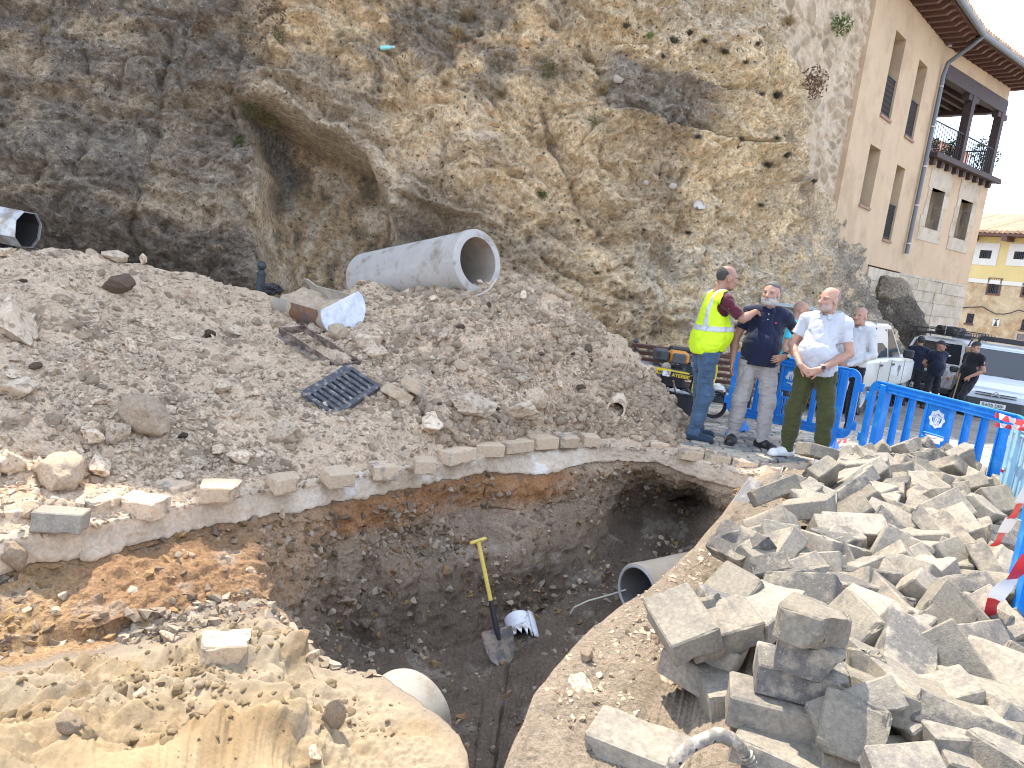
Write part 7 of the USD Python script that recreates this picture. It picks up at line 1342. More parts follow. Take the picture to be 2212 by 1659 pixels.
    # trousers
    G = bbox_field(J, ['hip', 'anl', 'anr', 'knl', 'knr', 'hipl', 'hipr'], .22, h); G.ell(np.array(J['hip'])+[0, 0, .02], (.138, .182, .14), .05)
    if fat > 1.05: G.ell(np.array(J['hip'])+[.02*fat, 0, .08], (.13*fat, .17, .12), .05)
    legs(G, J, o.get('legw', .016), .045, 1.25)
    for s in 'lr': a = np.array(J['an'+s], float); G.cone(a+[0, 0, .10], a+[.0, 0, .005], .062, .066, .02); G.ell(a+[.015, 0, .03], (.075, .068, .022), .015); G.ell(a+[.0, 0, .075], (.066, .064, .015), .01)
    G.wrinkle(.045, 5, 33, (1, 1, .6)).wrinkle(.030, 8, 3, (1, 1, .7)).wrinkle(.022, 17, 4, (.6, .6, 1.5)); G.cut((0, 0, -1), -(.055)); G.cut((0, 0, 1), J['hip'][2]+.16); obj('trousers', G.mesh(), o['trousers'], t, smooth=True)
    # shirt
    G = bbox_field(J, ['hip', 'chest', 'neck', 'shl', 'shr', 'ell', 'elr']+(['wrl', 'wrr'] if o.get('long') else []), .26, h); torso(G, J, .016, fat)
    hem = J['hip'][2]+o.get('hem', -.06); G.cone((J['hip'][0]+.01*fat, 0, hem+.2), (J['hip'][0]+.012*fat, 0, hem-.05), .16, .16, .05) if False else G.ell((J['hip'][0]+.015*fat, 0, hem+.08), (.142*(.4+.6*fat), .188, .16), .06)
    for s in 'lr':
        u = o.get('sleeve', .62); a, b = np.array(J['sh'+s]), np.array(J['el'+s])
        if o.get('long'): arm(G, J, s, .014, .03)
        else: G.cone(a, a+(b-a)*u, .064, .062, .03)
    G.wrinkle(.034, 6, 13, (1, 1, .6)).wrinkle(.016, 17, 14, (1, 1, .6)); G.cut((0, 0, -1), -hem)
    nk = np.array(J['neck']); p = G.all(); G.keep(((.064-np.linalg.norm((p-nk-[.012, 0, .0])[..., :2], axis=-1))*(p[..., 2] > nk[2]-.07)-1.0*(p[..., 2] <= nk[2]-.07)).astype(np.float32)); 
    for s in 'lr':
        if not o.get('long'):
            a, b = np.array(J['sh'+s]), np.array(J['el'+s]); e = (b-a)/np.linalg.norm(b-a); q_ = a+(b-a)*o.get('sleeve', .62); d_ = (p-q_)@e; near = np.linalg.norm(p-q_-0*e, axis=-1) < .13; G.keep(np.where(near, d_, -1).astype(np.float32))
    obj('shirt', G.mesh(), o['shirt'], t, smooth=True)
    if o.get('collar'):
        G = Field(nk-.16, nk+.16, .005); pp = G.all()-nk; r = np.linalg.norm((pp-[.012, 0, 0])[..., :2], axis=-1); zt_ = .028+.016*np.clip(-pp[..., 0]/.06, -1, 1); ring = np.maximum(np.abs(r-(.072+.030*np.clip((zt_-pp[..., 2])/.05, 0, 1.3)))-.005, np.maximum(pp[..., 2]-zt_, (zt_-.052)-pp[..., 2])); open_ = (.020+.35*np.clip(zt_-pp[..., 2], 0, .1)-np.abs(pp[..., 1])); ring = np.where(pp[..., 0] > .03, np.maximum(ring, open_), ring); G.f = ring.astype(np.float32); obj('collar', G.mesh(), o['collar'], t, smooth=True)
    for k in range(o.get('buttons', 0)): obj('button', trimesh.creation.icosphere(1, .006).apply_translation(np.array(J['chest'])+[.128+.004*k+o.get('bx', .0), .0, .14-.055*k]), M_WTRIM, t, smooth=True)
    # shoes
    for s in 'lr':
        a = np.array(J['an'+s], float); G = Field(a+[-.36, -.36, -a[2]-.02], a+[.36, .36, .1-a[2]+.06], .006); foot(G, a, o['toe'][s], .29, .007); G.cut((0, 0, 1), .105); sh_ = obj('shoe', G.mesh(), o['shoes'], t, smooth=True)
        G = Field(a+[-.36, -.36, -a[2]-.02], a+[.36, .36, .08-a[2]], .006); foot(G, a, o['toe'][s], .30, .011); G.cut((0, 0, 1), .026); obj('sole', G.mesh(), o.get('sole', M_BLACK), sh_, smooth=30)
        if o.get('laces'):
            d = np.array([*o['toe'][s][:2], 0.0]); d /= np.linalg.norm(d); w = np.array([-d[1], d[0], 0])
            for k in range(4): b = np.array([a[0], a[1], .094-.010*k])+d*(.045+.026*k); obj('lace', tube([b-w*.026, b+[0, 0, .010], b+w*.026], .003, 5), o['laces'], sh_)
def watch(t, J, s, dial, strap, f=.88):
    a, b = np.array(J['el'+s]), np.array(J['wr'+s]); e = (b-a)/np.linalg.norm(b-a); c = a+(b-a)*f; x = np.cross(e, [0, 0, 1.0]); x /= np.linalg.norm(x); y = np.cross(e, x); w_ = obj('watch', tube([c+.036*(x*math.cos(k)+y*math.sin(k)) for k in np.linspace(0, 2*np.pi, 20, endpoint=False)], .007, 6, closed=True), strap, t); return c, x, y, e, w_
def head_R(yaw, pitch=0.0, roll=0.0): return rotz(yaw)@rotm(0, pitch, 0)@rotm(roll, 0, 0)
fringe = lambda p: np.maximum(np.maximum(p[..., 2]-(.045+.0*p[..., 0]), p[..., 0]-.030+.0*p[..., 2]), -.055-p[..., 2]*1.0+(.02)*(p[..., 0] > 0))     # hair at the sides and back only
fringe2 = lambda p: np.maximum(np.maximum(p[..., 0]-(.038-.95*np.clip(p[..., 2]-.0, 0, .2)), -.062-p[..., 2]), np.where(p[..., 0] > .0, -.018-p[..., 2], -1))
full = lambda p: np.maximum(np.minimum(np.maximum(.062-p[..., 2], p[..., 0]-.2)+0, np.maximum(p[..., 0]-.022, -.05-p[..., 2])), np.where(p[..., 0] > .04, .07-p[..., 2], -1))
short = lambda p: np.maximum(np.minimum(.082-p[..., 2]-.35*np.abs(p[..., 1]), np.maximum(p[..., 0]-(.018-.25*np.clip(p[..., 2], -.1, .1)), -.055-p[..., 2])), -.055-p[..., 2])
_ear = lambda p: .040-np.sqrt((p[..., 0]*1.1)**2+(np.abs(p[..., 1])-.082)**2+((p[..., 2]+.008)*.8)**2)
_fr = fringe2
fringe2 = lambda p: np.maximum(_fr(p), _ear(p))
_sh = short
short = lambda p: np.maximum(_sh(p), _ear(p))
def std(Hs=1.0, fat=1.0, lean=0.0, stance=.12):
    J = dict(anl=(0, stance, .085), anr=(0, -stance, .085), knl=(.015, stance*.95, .49), knr=(.015, -stance*.95, .49), hipl=(0, .095, .90), hipr=(0, -.095, .90), hip=(0, 0, .94), chest=(lean*.6, 0, 1.29), neck=(lean*.9-.005, 0, 1.49), shl=(lean*.8, .185, 1.42), shr=(lean*.8, -.185, 1.42), ell=(lean*.8-.02, .25, 1.13), elr=(lean*.8-.02, -.25, 1.13), wrl=(lean*.8+.08, .25, .89), wrr=(lean*.8+.08, -.25, .89))
    return {k: np.array(v)*Hs for k, v in J.items()}
def at_ground(u, v, z=0.0): p = PZ(u, v, z); return p
# ---- man in the hi-vis vest, seen from his right side, gesturing
J = std(1.045, 1.1, .06, .10); J['anr'] = np.array((-.02, -.10, .089)); J['anl'] = np.array((.10, .10, .089)); J['knr'] = np.array((.03, -.10, .52)); J['knl'] = np.array((.08, .10, .52))
J['elr'] = np.array((.21, -.30, 1.34)); J['wrr'] = np.array((.40, -.16, 1.42)); J['ell'] = np.array((.20, .23, 1.22)); J['wrl'] = np.array((.40, .05, 1.25))
v_ = PZ(1478, 944, 0); loc = np.array([1.97, 7.97, -.01]); face = (.985, .17); c = np.array((.105, 0, 1.72)); Rh = head_R(-.05, .10)
t = thing('person', 'man in a yellow hi-vis vest and jeans gesturing with both hands', 'person', frame(loc, R=rotz(math.atan2(face[1], face[0]))))
M_JEANS, M_MAROON, M_HIVIS, M_REFL = cloth('jeans', (.05, .088, .14), .35), cloth('maroon_cotton', (.075, .012, .022)), mat('hi_vis_yellow', (.55, .76, .01), .7, .05, 8, .3, 40, space='object', dist=.003), mat('reflective_tape', (.45, .46, .47), .35, .1, 20, metal=.2)
dress(t, J, c, Rh, 1.03, dict(fat=1.14, skin=(.36, .185, .12), hand=dict(l=((.9, -.25, .15), (0, .3, 1), -1, .55), r=((.75, .6, .0), (.2, -.3, 1), 1, .45)), toe=dict(l=(1, .15), r=(1, -.25)), trousers=M_JEANS, shirt=M_MAROON, shoes=cloth('shoe_navy', (.022, .042, .062), .3), sole=M_BLACK, laces=M_GALV, hair=(mat('hair_cropped', (.045, .038, .034), .85, .5, 60, .9, 140, dist=.004), fringe2, .006), legw=.022, hem=-.09, sleeve=.85, stubble=.35))
G = bbox_field(J, ['hip', 'chest', 'neck', 'shl', 'shr'], .28, .008); torso(G, J, .034, 1.16); G.ell((.02, 0, J['hip'][2]+.06), (.185, .215, .2), .06); G.wrinkle(.05, 6, 23, (1, 1, .45)).wrinkle(.016, 18, 24); G.cut((.18, 0, -1), -(J['hip'][2]-.045)); p = G.all()
for s in 'lr': a = J['sh'+s]; G.keep((.098-np.linalg.norm((p-a-[.015, 0, -.02])*[1, .45, .75], axis=-1)).astype(np.float32)*np.where(np.abs(p[..., 1]-a[1]) < .12, 1, 0)-np.where(np.abs(p[..., 1]-a[1]) < .12, 0, 1))
nk = J['neck']; G.keep(np.where(p[..., 2] > nk[2]-.16, .085+.0*p[..., 2]-np.linalg.norm((p-nk-[.03, 0, 0])[..., :2]*[.8, 1], axis=-1), -1).astype(np.float32)); G.keep((np.where(p[..., 0] > .06, .055-np.abs(p[..., 1]), -1)).astype(np.float32)); G.f = np.maximum(G.f, -(G.f+.018)*0-9).astype(np.float32)
vest = G.mesh(); obj('hi_vis_vest', vest, M_HIVIS, t, smooth=True)
def strip_on(field, gdist, name, m, parent): H_ = Field(field.lo, field.lo+field.h*(field.n-1), field.h); H_.n = field.n; H_.f = np.maximum(field.f-.005, gdist).astype(np.float32); obj(name, H_.mesh(), m, parent, smooth=True)
zb_ = 1.20; strip_on(G, np.abs(p[..., 2]-zb_-.08*p[..., 0])-.028, 'reflective_band', M_REFL, t)
for s in (-1, 1): strip_on(G, np.maximum(np.abs(p[..., 1]-s*(.115))-.022, zb_+.02-p[..., 2]), 'reflective_brace', M_REFL, t)
q = J['wrl']+np.array((.13, -.02, -.075)); pch = trimesh.creation.icosphere(3, 1.0); v = np.array(pch.vertices); pv = np.sign(v)*np.abs(v)**.7*[.085, .05, .065]
Mw = frame(loc, R=rotz(math.atan2(face[1], face[0]))); pt_ = thing('pouch', 'small black zipped pouch held by the man in the hi-vis vest', 'pouch', Mw@frame(q)); obj('pouch_body', trimesh.Trimesh(pv+v*(fbm(v, 3, 2, 2)*.02)[:, None], pch.faces, process=False), M_BLACK, pt_, smooth=30); obj('zip', tube([(-.05, -.052, .03), (.0, -.058, .028), (.05, -.052, .03)], .003, 5), M_GALV, pt_); obj('zip_pull', tube([(-.0, -.058, .028), (-.002, -.060, .0)], .004, 5), M_GALV, pt_); obj('wrist_loop', tube([(-.07, 0, .05), (-.10, 0, .075), (-.13, .0, .07)], .004, 5), M_BLACK, pt_)
# ---- man in the navy polo, hand on hip
J = std(.985, 1.1, .0, .14); J['anl'] = np.array((.03, .17, .085)); J['anr'] = np.array((.0, -.13, .085)); J['knl'] = np.array((.03, .15, .49)); J['knr'] = np.array((.02, -.12, .49))
J['ell'] = np.array((-.10, .43, 1.16)); J['wrl'] = np.array((.10, .235, 1.00)); J['elr'] = np.array((-.02, -.27, 1.12)); J['wrr'] = np.array((.04, -.27, .87))
loc = np.array([2.55, 7.98, -.005]); face = (-.22, -.975); c = np.array((.04, 0, 1.615)); M_NAVY = cloth('navy_pique', (.0085, .012, .034)); M_CHINO = cloth('grey_chino', (.33, .305, .285), .06)
t = thing('person', 'bearded grey haired man in a navy polo shirt with a hand on his hip', 'person', frame(loc, R=rotz(math.atan2(face[1], face[0]))))
dress(t, J, c, head_R(-.42, .02), 1.03, dict(fat=1.1, skin=(.44, .24, .165), hand=dict(l=((.55, -.75, -.25), (.75, .62, .1), -1, .25), r=((.25, 0, -1), (0, -1, 0), 1, .35)), toe=dict(l=(.75, .65), r=(1, -.2)), trousers=M_CHINO, shirt=M_NAVY, collar=M_NAVY, shoes=mat('black_leather', (.012, .011, .011), .35), hair=(mat('hair_silver', (.105, .098, .09), .8, .5, 60, .9, 120, dist=.004), short, .007), beard=((.36, .33, .31), .75), beardmesh=(mat('beard_grey', (.40, .375, .35), .85, .4, 60, .6, 120, dist=.003), .008), legw=.024, buttons=2, bx=.02, brow=(.10, .085, .07)))
cw, x, y, e, w_ = watch(t, J, 'l', M_PLATE, M_BLACK, .93); obj('watch_dial', cyl(cw+np.array([.75, .62, .15])*.034, cw+np.array([.75, .62, .15])*.046, .019, 18), M_PLATE, w_)
em = Point(0, 0).buffer(.010); obj('chest_emblem', tf(extrude(em, .003), frame(np.array(J['chest'])+[.141, .085, .06], R=np.array([[0, 0, 1], [1, 0, 0], [0, 1, 0]], float))), M_REDL, t, smooth=False)
# ---- man in the white polo, hands clasped in front
J = std(.995, 1.1, -.01, .15); J['anr'] = np.array((.04, -.13, .085)); J['anl'] = np.array((-.02, .19, .085)); J['knr'] = np.array((.03, -.13, .5)); J['knl'] = np.array((.01, .17, .5))
J['elr'] = np.array((.02, -.275, 1.14)); J['wrr'] = np.array((.225, -.10, .965)); J['ell'] = np.array((.0, .28, 1.14)); J['wrl'] = np.array((.235, .085, .955))
loc = np.array([3.02, 7.62, -.005]); face = (-.58, -.815); c = np.array((.02, 0, 1.625)); M_WPOLO = cloth('white_pique', (.46, .47, .50), .03); M_OLIVE = cloth('olive_cotton', (.052, .056, .018), .12)
t = thing('person', 'balding man in a white polo shirt and olive trousers with clasped hands', 'person', frame(loc, R=rotz(math.atan2(face[1], face[0]))))
dress(t, J, c, head_R(-.50, .03), 1.04, dict(fat=1.08, skin=(.46, .25, .175), hand=dict(l=((.25, -.9, -.45), (.9, .25, .25), -1, .6), r=((.3, .85, -.5), (.85, -.35, .25), 1, .5)), toe=dict(l=(1, .25), r=(.9, -.55)), trousers=M_OLIVE, shirt=M_WPOLO, collar=M_WPOLO, shoes=mat('white_leather', (.68, .68, .66), .5, .05, 12), sole=mat('white_rubber', (.6, .59, .56), .6), laces=M_PLATE, hair=(mat('hair_thin_grey', (.20, .165, .14), .8, .4, 50, .6, 120, dist=.003), fringe2, .003), beard=((.34, .29, .26), .6), legw=.026, buttons=2, bx=.02, brow=(.14, .10, .08)))
cw, x, y, e, w_ = watch(t, J, 'l', M_BLACK, M_GALV, .90); obj('watch_dial', cyl(cw+np.array([.85, .45, .2])*.034, cw+np.array([.85, .45, .2])*.046, .020, 18), M_BLACK, w_)
# ---- bald man in turquoise behind the barrier, and the man in the white shirt
J = std(.975, 1.05, .0, .11); loc = np.array([*PY(1722, 700, 10.3)[:2], 0]); loc[2] = gz_at(*loc[:2]); face = (.80, -.6); M_TEAL = cloth('turquoise_pique', (.05, .42, .50))
t = thing('person', 'bald man in a turquoise polo shirt standing behind the barrier', 'person', frame(loc, R=rotz(math.atan2(face[1], face[0]))))
dress(t, J, np.array((.025, 0, 1.60)), head_R(.25, .0), 1.0, dict(fat=1.05, hb=.0085, skin=(.43, .235, .155), hand=dict(l=((.25, 0, -1), (0, 1, 0), -1), r=((.25, 0, -1), (0, -1, 0), 1)), toe=dict(l=(1, .2), r=(1, -.2)), trousers=cloth('dark_trousers', (.02, .02, .024)), shirt=M_TEAL, collar=M_TEAL, shoes=M_BLACK, stubble=.25), .011)
J = std(1.0, 1.1, .0, .12); J['elr'] = np.array((.03, -.27, 1.15)); J['wrr'] = np.array((.22, -.08, .98)); J['ell'] = np.array((.02, .27, 1.15)); J['wrl'] = np.array((.23, .07, .97)); loc = np.array([*PY(1858, 700, 10.6)[:2], 0]); loc[2] = gz_at(*loc[:2]); face = (-.75, -.66)
t = thing('person', 'bald man in a white long sleeved shirt beside the white pickup truck', 'person', frame(loc, R=rotz(math.atan2(face[1], face[0]))))
dress(t, J, np.array((.03, 0, 1.635)), head_R(-.1, .06), 1.0, dict(fat=1.15, hb=.0085, skin=(.44, .235, .16), hand=dict(l=((.3, -.9, -.4), (.9, .3, .2), -1, .6), r=((.3, .9, -.4), (.9, -.3, .2), 1, .5)), toe=dict(l=(1, .2), r=(1, -.2)), trousers=cloth('black_trousers', (.012, .012, .014)), shirt=cloth('white_shirt', (.46, .46, .46), .03), collar=M_WPOLO, shoes=M_BLACK, long=True, hem=.01, hair=(M_HAIRG, fringe2, .003)), .011)
# ---- three men by the cars
M_NAVY2, M_DTR = cloth('navy_work_shirt', (.010, .014, .030)), cloth('dark_work_trousers', (.018, .019, .024))
def cap_on(t, c, R, s=1.0):
    G = Field(c-.2, c+.2, .008); add_head(G, c, R, s); pp = (G.all()-c)@R/s; G.f = (G.f-.010).astype(np.float32); G.keep((.045-pp[..., 2]).astype(np.float32)); cp_ = obj('cap', G.mesh(), M_CASE if False else mat('cap_grey_%d' % int(c[2]*1e4), (.03, .03, .034), .9), t, smooth=True)
    br = hull([c+R@np.array((x, y, .052+z)) for x, y in ((.06, -.07), (.06, .07), (.15, -.05), (.15, .05), (.175, 0)) for z in (0, .008)]); obj('peak', br, M_BLACK, cp_, smooth=20)
J = std(1.0, 1.05, .03, .13); J['ell'] = np.array((.02, .28, 1.17)); J['wrl'] = np.array((.16, .16, 1.0)); J['elr'] = np.array((.02, -.28, 1.17)); J['wrr'] = np.array((.14, -.18, .96)); loc = np.array([*PY(1981, 780, 18.9)[:2], 0]); loc[2] = gz_at(*loc[:2]); face = (.25, .97)
t = thing('person', 'man in a navy polo seen from the back before the off-road car', 'person', frame(loc, R=rotz(math.atan2(face[1], face[0])))); hk = dict(l=((.3, -.3, -.9), (.3, 1, 0), -1), r=((.3, .3, -.9), (.3, -1, 0), 1))
dress(t, J, np.array((.05, 0, 1.63)), head_R(0, .1), 1.0, dict(fat=1.05, hb=.011, skin=(.40, .21, .14), hand=hk, toe=dict(l=(1, .3), r=(1, -.3)), trousers=M_DTR, shirt=M_NAVY2, collar=M_NAVY2, shoes=M_BLACK, hair=(M_HAIRD, short, .014)), .013)
J = std(.97, 1.1, .0, .13); J['ell'] = np.array((-.12, .26, 1.12)); J['wrl'] = np.array((-.14, .06, .98)); J['elr'] = np.array((-.12, -.26, 1.12)); J['wrr'] = np.array((-.14, -.06, .98)); loc = np.array([*PY(2022, 790, 18.7)[:2], 0]); loc[2] = gz_at(*loc[:2]); face = (.15, -.99)
t = thing('person', 'man in a dark cap and navy polo looking right before the off-road car', 'person', frame(loc, R=rotz(math.atan2(face[1], face[0])))); c = np.array((.03, 0, 1.585)); Rh = head_R(.75, .1)
dress(t, J, c, Rh, 1.0, dict(fat=1.2, hb=.011, skin=(.40, .21, .14), hand=hk, toe=dict(l=(1, .3), r=(1, -.3)), trousers=M_DTR, shirt=M_NAVY2, collar=M_NAVY2, shoes=cloth('brown_boot', (.10, .05, .025))), .013); cap_on(t, c, Rh)
J = std(.98, 1.1, -.05, .10); J['anl'] = np.array((.34, .08, .085)); J['anr'] = np.array((.22, -.12, .085)); J['knl'] = np.array((.20, .09, .50)); J['knr'] = np.array((.14, -.11, .50)); J['elr'] = np.array((-.10, -.27, 1.12)); J['wrr'] = np.array((.14, -.17, .97)); J['ell'] = np.array((-.06, .26, 1.12)); J['wrl'] = np.array((.16, .15, .97)); loc = np.array([*PY(2096, 800, 16.6)[:2], 0]); loc[2] = gz_at(*loc[:2]); face = (-.93, -.36)
t = thing('person', 'man in a cap and black polo leaning on a stick beside the van', 'person', frame(loc, R=rotz(math.atan2(face[1], face[0])))); c = np.array((-.01, 0, 1.60)); Rh = head_R(.0, .14)
dress(t, J, c, Rh, 1.0, dict(fat=1.12, hb=.011, skin=(.40, .21, .14), hand=dict(l=((.6, -.4, -.6), (.5, .6, .6), -1, .6), r=((.6, .4, -.6), (.5, -.6, .6), 1, .6)), toe=dict(l=(1, .1), r=(1, -.1)), trousers=M_DTR, shirt=cloth('black_polo', (.010, .010, .012)), collar=M_NAVY2, shoes=M_BLACK), .013); cap_on(t, c, Rh)
Mw = frame(loc, R=rotz(math.atan2(face[1], face[0]))); obj('stick', tf(tube([(.20, -.06, 1.0), (.30, -.02, .5), (.40, .02, .02)], .014, 8), Mw), mat('stick_wood', (.30, .19, .10), .7, .2, 9), label='wooden tool handle held by the man leaning beside the van', cat='tool handle')
# ---------------------------------------------------------------- paved strip by the pit, sett by sett
r10 = np.random.default_rng(101); M_SETT = [mat('sett_%d' % i, c, .85, .25, 18, .6, 120, spec=.2, obj_rand=.12, space='world', dist=.004, dust=((.46, .39, .30), .5, 2.5)) for i, c in enumerate(((.22, .205, .185), (.28, .255, .22), (.175, .17, .16)))]
ry = -.10; ex_, ey_ = np.array([math.cos(ry), math.sin(ry)]), np.array([-math.sin(ry), math.cos(ry)]); cells = []
for j in range(-2, 52):
    for i in range(-4, 24):
        cxy = np.array([1.15, 6.45])+ex_*(i*.213+(.1065 if j % 2 else 0))+ey_*j*.108; th1 = math.atan2(cxy[0], cxy[1]); rr1 = np.hypot(*cxy)
        if rr1 < np.interp(th1, TH, rG)+.10 or hcore(*cxy) > .02: continue
        if th1 < tc(1465, 905) and rr1 > 6.2: continue
        q = proj([*cxy, 0])
        if 0 < q[0] < 2230: cells.append((rr1, cxy))
cells.sort(key=lambda a: a[0]); 
def sett(cxy): z = r10.normal()*.0045+.012*noise(np.array([*cxy, 0])*1.5, 3)-.008+float(street_z(*cxy)); m = rbox(.200+r10.normal()*.003, .097+r10.normal()*.002, .06, .010, (0, 0, -.03)); return tf(m, frame((*cxy, z), R=rotz(ry+r10.normal()*.015)@rotm(r10.normal()*.02, r10.normal()*.02, 0)))
rest = []
for k, (_, cxy) in enumerate(cells):
    if k < 290: obj('paving_sett', sett(cxy), M_SETT[r10.integers(3)], STREET, smooth=False)
    else: rest.append(sett(cxy))
if rest: obj('far_setts', trimesh.util.concatenate(rest), M_SETT[1], STREET, smooth=False, kind='stuff')
for k, (a, b) in enumerate((((1466, 968), (1520, 976)), ((1523, 977), (1580, 987)), ((1584, 988), (1640, 999)), ((1644, 1000), (1702, 1013)))): block_at('edging block %s of the paved strip along the pit' % ('nearest the safety shoes', 'second from the safety shoes', 'second from the steel profiles', 'nearest the steel profiles')[k], a, b, -.012, (None, .12, .10), 5, conv=ident)
# ---------------------------------------------------------------- plants on the cliff
M_DRY, M_DRYG, M_BROWN, M_GRN, M_DKT = mat('dry_grass', (.36, .27, .15), .8, .3, 9, transl=.2, obj_rand=.2, space='object'), mat('dry_green', (.16, .15, .055), .8, .3, 9, transl=.2, obj_rand=.25, space='object'), mat('brown_shrub', (.14, .085, .045), .85, .4, 9, obj_rand=.2, space='object'), mat('fresh_green', (.10, .145, .03), .7, .4, 9, transl=.25, obj_rand=.2, space='object'), mat('dark_tuft', (.085, .07, .04), .9, .4, 9, obj_rand=.3, space='object')
def blades(n, seed, droop=.5, spread=1.0, w=.018):
    r_ = np.random.default_rng(seed); v, f = [], []
    for k in range(n):
        a = r_.random()*6.28; el = r_.random()*1.1+.15; d = np.array([math.cos(a)*spread, math.sin(a)*spread, math.sin(el)*1.3]); d /= np.linalg.norm(d); L = .5+.5*r_.random(); s = np.cross(d, [0, 0, 1.]); s /= np.linalg.norm(s)+1e-9; b = r_.normal(size=3)*.07; i = len(v); p1, p2 = b+d*L*.55, b+d*L-np.array([0, 0, droop*L*r_.random()])
        v += [b-s*w, b+s*w, p1+s*w*.7, p1-s*w*.7, p2]; f += [(i, i+1, i+2), (i, i+2, i+3), (i+3, i+2, i+4)]
    return np.array(v), np.array(f)
PL = {}
for nm, m_, ms in (('dry', M_DRY, [blades(170, 1+i, .5) for i in range(2)]), ('green', M_GRN, [leafball(np.zeros(3), (.75, .6, .7), 260, 20+i, .13) for i in range(2)]), ('olive', M_DRYG, [leafball(np.zeros(3), (.75, .6, .7), 240, 30+i, .12) for i in range(2)]), ('brown', M_BROWN, [leafball(np.zeros(3), (.8, .6, .8), 420, 40+i, .10) for i in range(2)]), ('tuft', M_DKT, [blades(190, 50+i, .9, 1.3, .022) for i in range(2)])):
    PL[nm] = []
    for i, m in enumerate(ms): c = klass(f'plant_{nm}_{i}'); obj('foliage', m, m_, str(c.GetPath()), smooth=False); obj('stem', tube([(0, .15, -.1), (0, 0, .25)], .02, 5), M_RAFTER, str(c.GetPath())); PL[nm].append(str(c.GetPath()))
def plant(u, v, px, kind, label, cat, group=None, push=.3):
    p, n = pick(u, v); d = float(proj(p)[2]); s = px*d/F
    x = UsdGeom.Xform.Define(stage, numbered('/World', {'dry': 'dry_grass', 'tuft': 'plant_tuft'}.get(kind, 'shrub'))); x.GetPrim().GetReferences().AddInternalReference(PL[kind][r10.integers(2)]); x.GetPrim().SetInstanceable(True)
    R = rotz(r10.random()*6.28)@rotm(r10.normal()*.2, r10.normal()*.2, 0)*s; setx(x.GetPrim(), frame(p+n*s*push, R=R)); return tag(x.GetPrim(), label, cat, group)
for u, v, px, k, lab in ((985, 78, 48, 'dry', 'dry grass clump on the cliff above the boulder bulge'), (1085, 215, 40, 'dry', 'dry grass hanging right of the boulder bulge'), (960, 190, 34, 'dry', 'dry grass over the boulder bulge'), (1015, 30, 40, 'dry', 'dry grass at the top edge of the photo'), (578, 28, 46, 'brown', 'brown dead shrub hanging at the top edge over the alcove'), (440, 48, 38, 'brown', 'narrow brown shrub at the top edge left of the alcove'), (597, 84, 26, 'olive', 'low olive shrub below the brown dead shrub'), (495, 190, 26, 'dry', 'pale dry grass at the left corner of the alcove'), (544, 228, 32, 'olive', 'yellow green plant in the left corner of the alcove'), (590, 258, 32, 'olive', 'yellow green fern like plant under the alcove lip'), (517, 302, 22, 'green', 'small green plant on the left edge of the alcove'), (1193, 143, 32, 'olive', 'olive shrub on the cliff above the slanting joint'), (1275, 132, 34, 'dry', 'tall dry grass right of the olive shrub'), (1308, 195, 42, 'dry', 'dry grass on the ledge in the middle of the cliff'), (1286, 270, 24, 'olive', 'low olive cushion under the middle ledge'), (1172, 420, 24, 'green', 'bright green plant beside the slanting joint'), (1403, 72, 14, 'green', 'tiny green plant under the upper ledge'), (1719, 112, 42, 'brown', 'brown bush on the cliff edge before the masonry wall'), (1752, 165, 48, 'brown', 'largest dark bush on the cliff edge beside the masonry wall'), (1775, 238, 36, 'dry', 'dry bush on the cliff edge below the largest bush'), (1701, 56, 34, 'dry', 'dry grass on the cliff edge near the top of the photo'), (1803, 318, 40, 'dry', 'dry twigs on the cliff edge under the masonry wall'), (1783, 352, 22, 'brown', 'reddish brown clump on the lower cliff edge'), (1868, 442, 30, 'dry', 'dry twigs on the cliff edge before the tall windows'), (1876, 500, 26, 'dry', 'lowest dry twigs on the cliff edge'), (95, 60, 30, 'dry', 'thin dry stalks at the top left of the cliff')): plant(u, v, px, k, lab, 'dry grass' if k == 'dry' else 'shrub')
for u, v, px in ((1354, 57, 20), (1453, 88, 26), (1490, 72, 20), (1523, 88, 18), (1567, 114, 20), (1609, 132, 17), (1638, 94, 20), (1506, 298, 20), (1677, 211, 24), (1644, 206, 15), (1693, 266, 16), (1677, 297, 14), (1699, 336, 22), (1657, 360, 22), (1642, 447, 16), (1758, 393, 16), (1484, 505, 15), (1389, 497, 12), (1288, 589, 13), (1430, 120, 14), (1600, 300, 14), (1247, 478, 14), (1360, 640, 13)): plant(u, v, px, 'tuft', 'small dark cushion of dried plant on the pale right part of the cliff', 'plant', 'dark plant cushions on the cliff', .1)
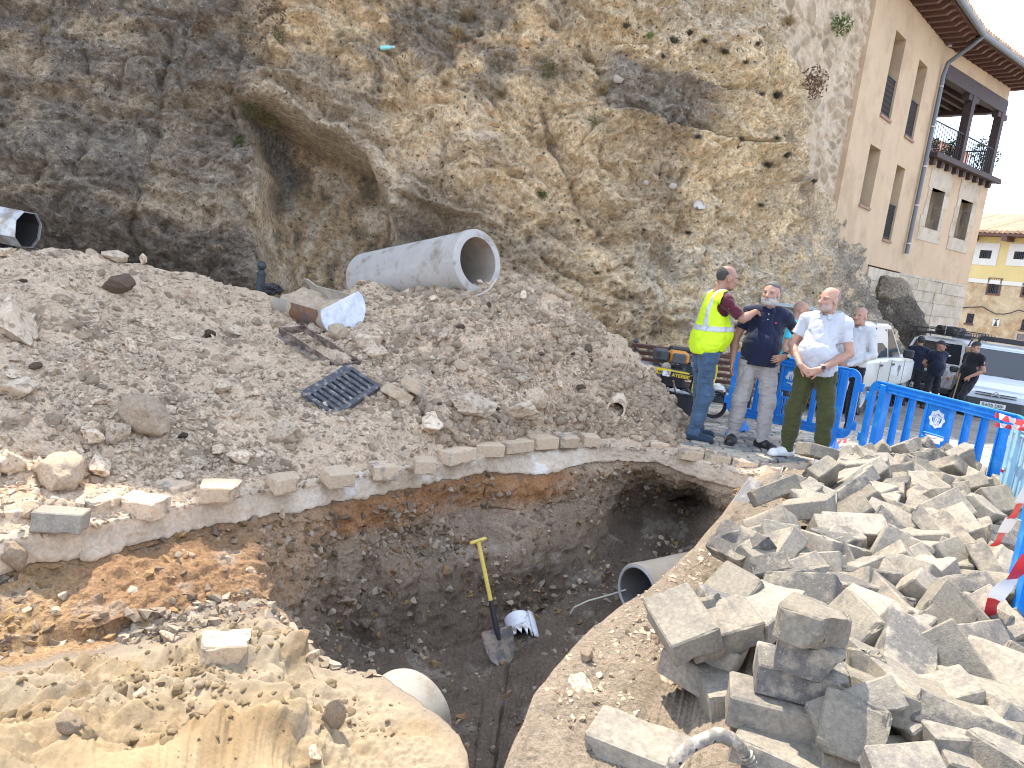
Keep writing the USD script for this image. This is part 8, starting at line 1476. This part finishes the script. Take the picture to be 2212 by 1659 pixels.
p = PP(1809, 54, W0.p0, W0.n); x = UsdGeom.Xform.Define(stage, numbered('/World', 'shrub')); x.GetPrim().GetReferences().AddInternalReference(PL['green'][0]); x.GetPrim().SetInstanceable(True); setx(x.GetPrim(), frame(p+W0.n*.1, R=np.eye(3)*.38)); tag(x.GetPrim(), 'green shrub growing out of the masonry wall', 'shrub')
# litter on the cliff
p, n = pick(835, 102); t = thing('plastic_bottle', 'small turquoise plastic bottle lodged on the cliff above the alcove', 'bottle', frame(p+n*.06, R=rotm(0, 1.3, .3))); obj('body', lathe([(0, -.1), (.035, -.1), (.038, -.05), (.035, .05), (.015, .09), (.014, .11), (0, .11)], 14), mat('bottle_turquoise', (.25, .55, .5), .25), t); obj('cap', lathe([(0, .11), (.016, .11), (.016, .13), (0, .13)], 12), M_PLATE, t)
for k, (u, v) in enumerate(((1826, 372), (1822, 392), (1834, 410), (1838, 424))):
    p, n = pick(u, v); r_ = np.random.default_rng(k); vv = np.array([p+n*.12+r_.normal(size=3)*.11 for _ in range(5)]); obj('blue_scrap', hull(vv), mat('blue_rag_%d' % k, (.03, .14, .36), .7), smooth=False, label='scrap of blue plastic caught on the right edge of the cliff', cat='litter', group='blue plastic scraps on the cliff edge')
for k, (u, v, px) in enumerate(((1508, 440, 13), (1452, 402, 8), (1392, 393, 6), (1330, 178, 10))):
    p, n = pick(u, v); d = float(proj(p)[2]); s = px*d/F; bb = trimesh.creation.icosphere(2, 1.0); vv = np.array(bb.vertices); a = np.cross(n, [0, 0, 1.]); a /= np.linalg.norm(a); Rn = np.stack([a, np.cross(n, a), n], 1); obj('white_crust', tf(trimesh.Trimesh(vv*[s, s*.8, .012]+vv*(fbm(vv, 2.5, 3, k)*s*2.2)[:, None]*[1, 1, .02], bb.faces, process=False), frame(p+n*.02, R=Rn)), mat('white_crust_%d' % k, (.52, .48, .41), .9, .1, 9), smooth=True, label=('largest white crust low on the middle of the cliff', 'white crust left of the largest one', 'smallest white crust on the middle of the cliff', 'white crust near the middle ledge of the cliff')[k], cat='mineral crust')
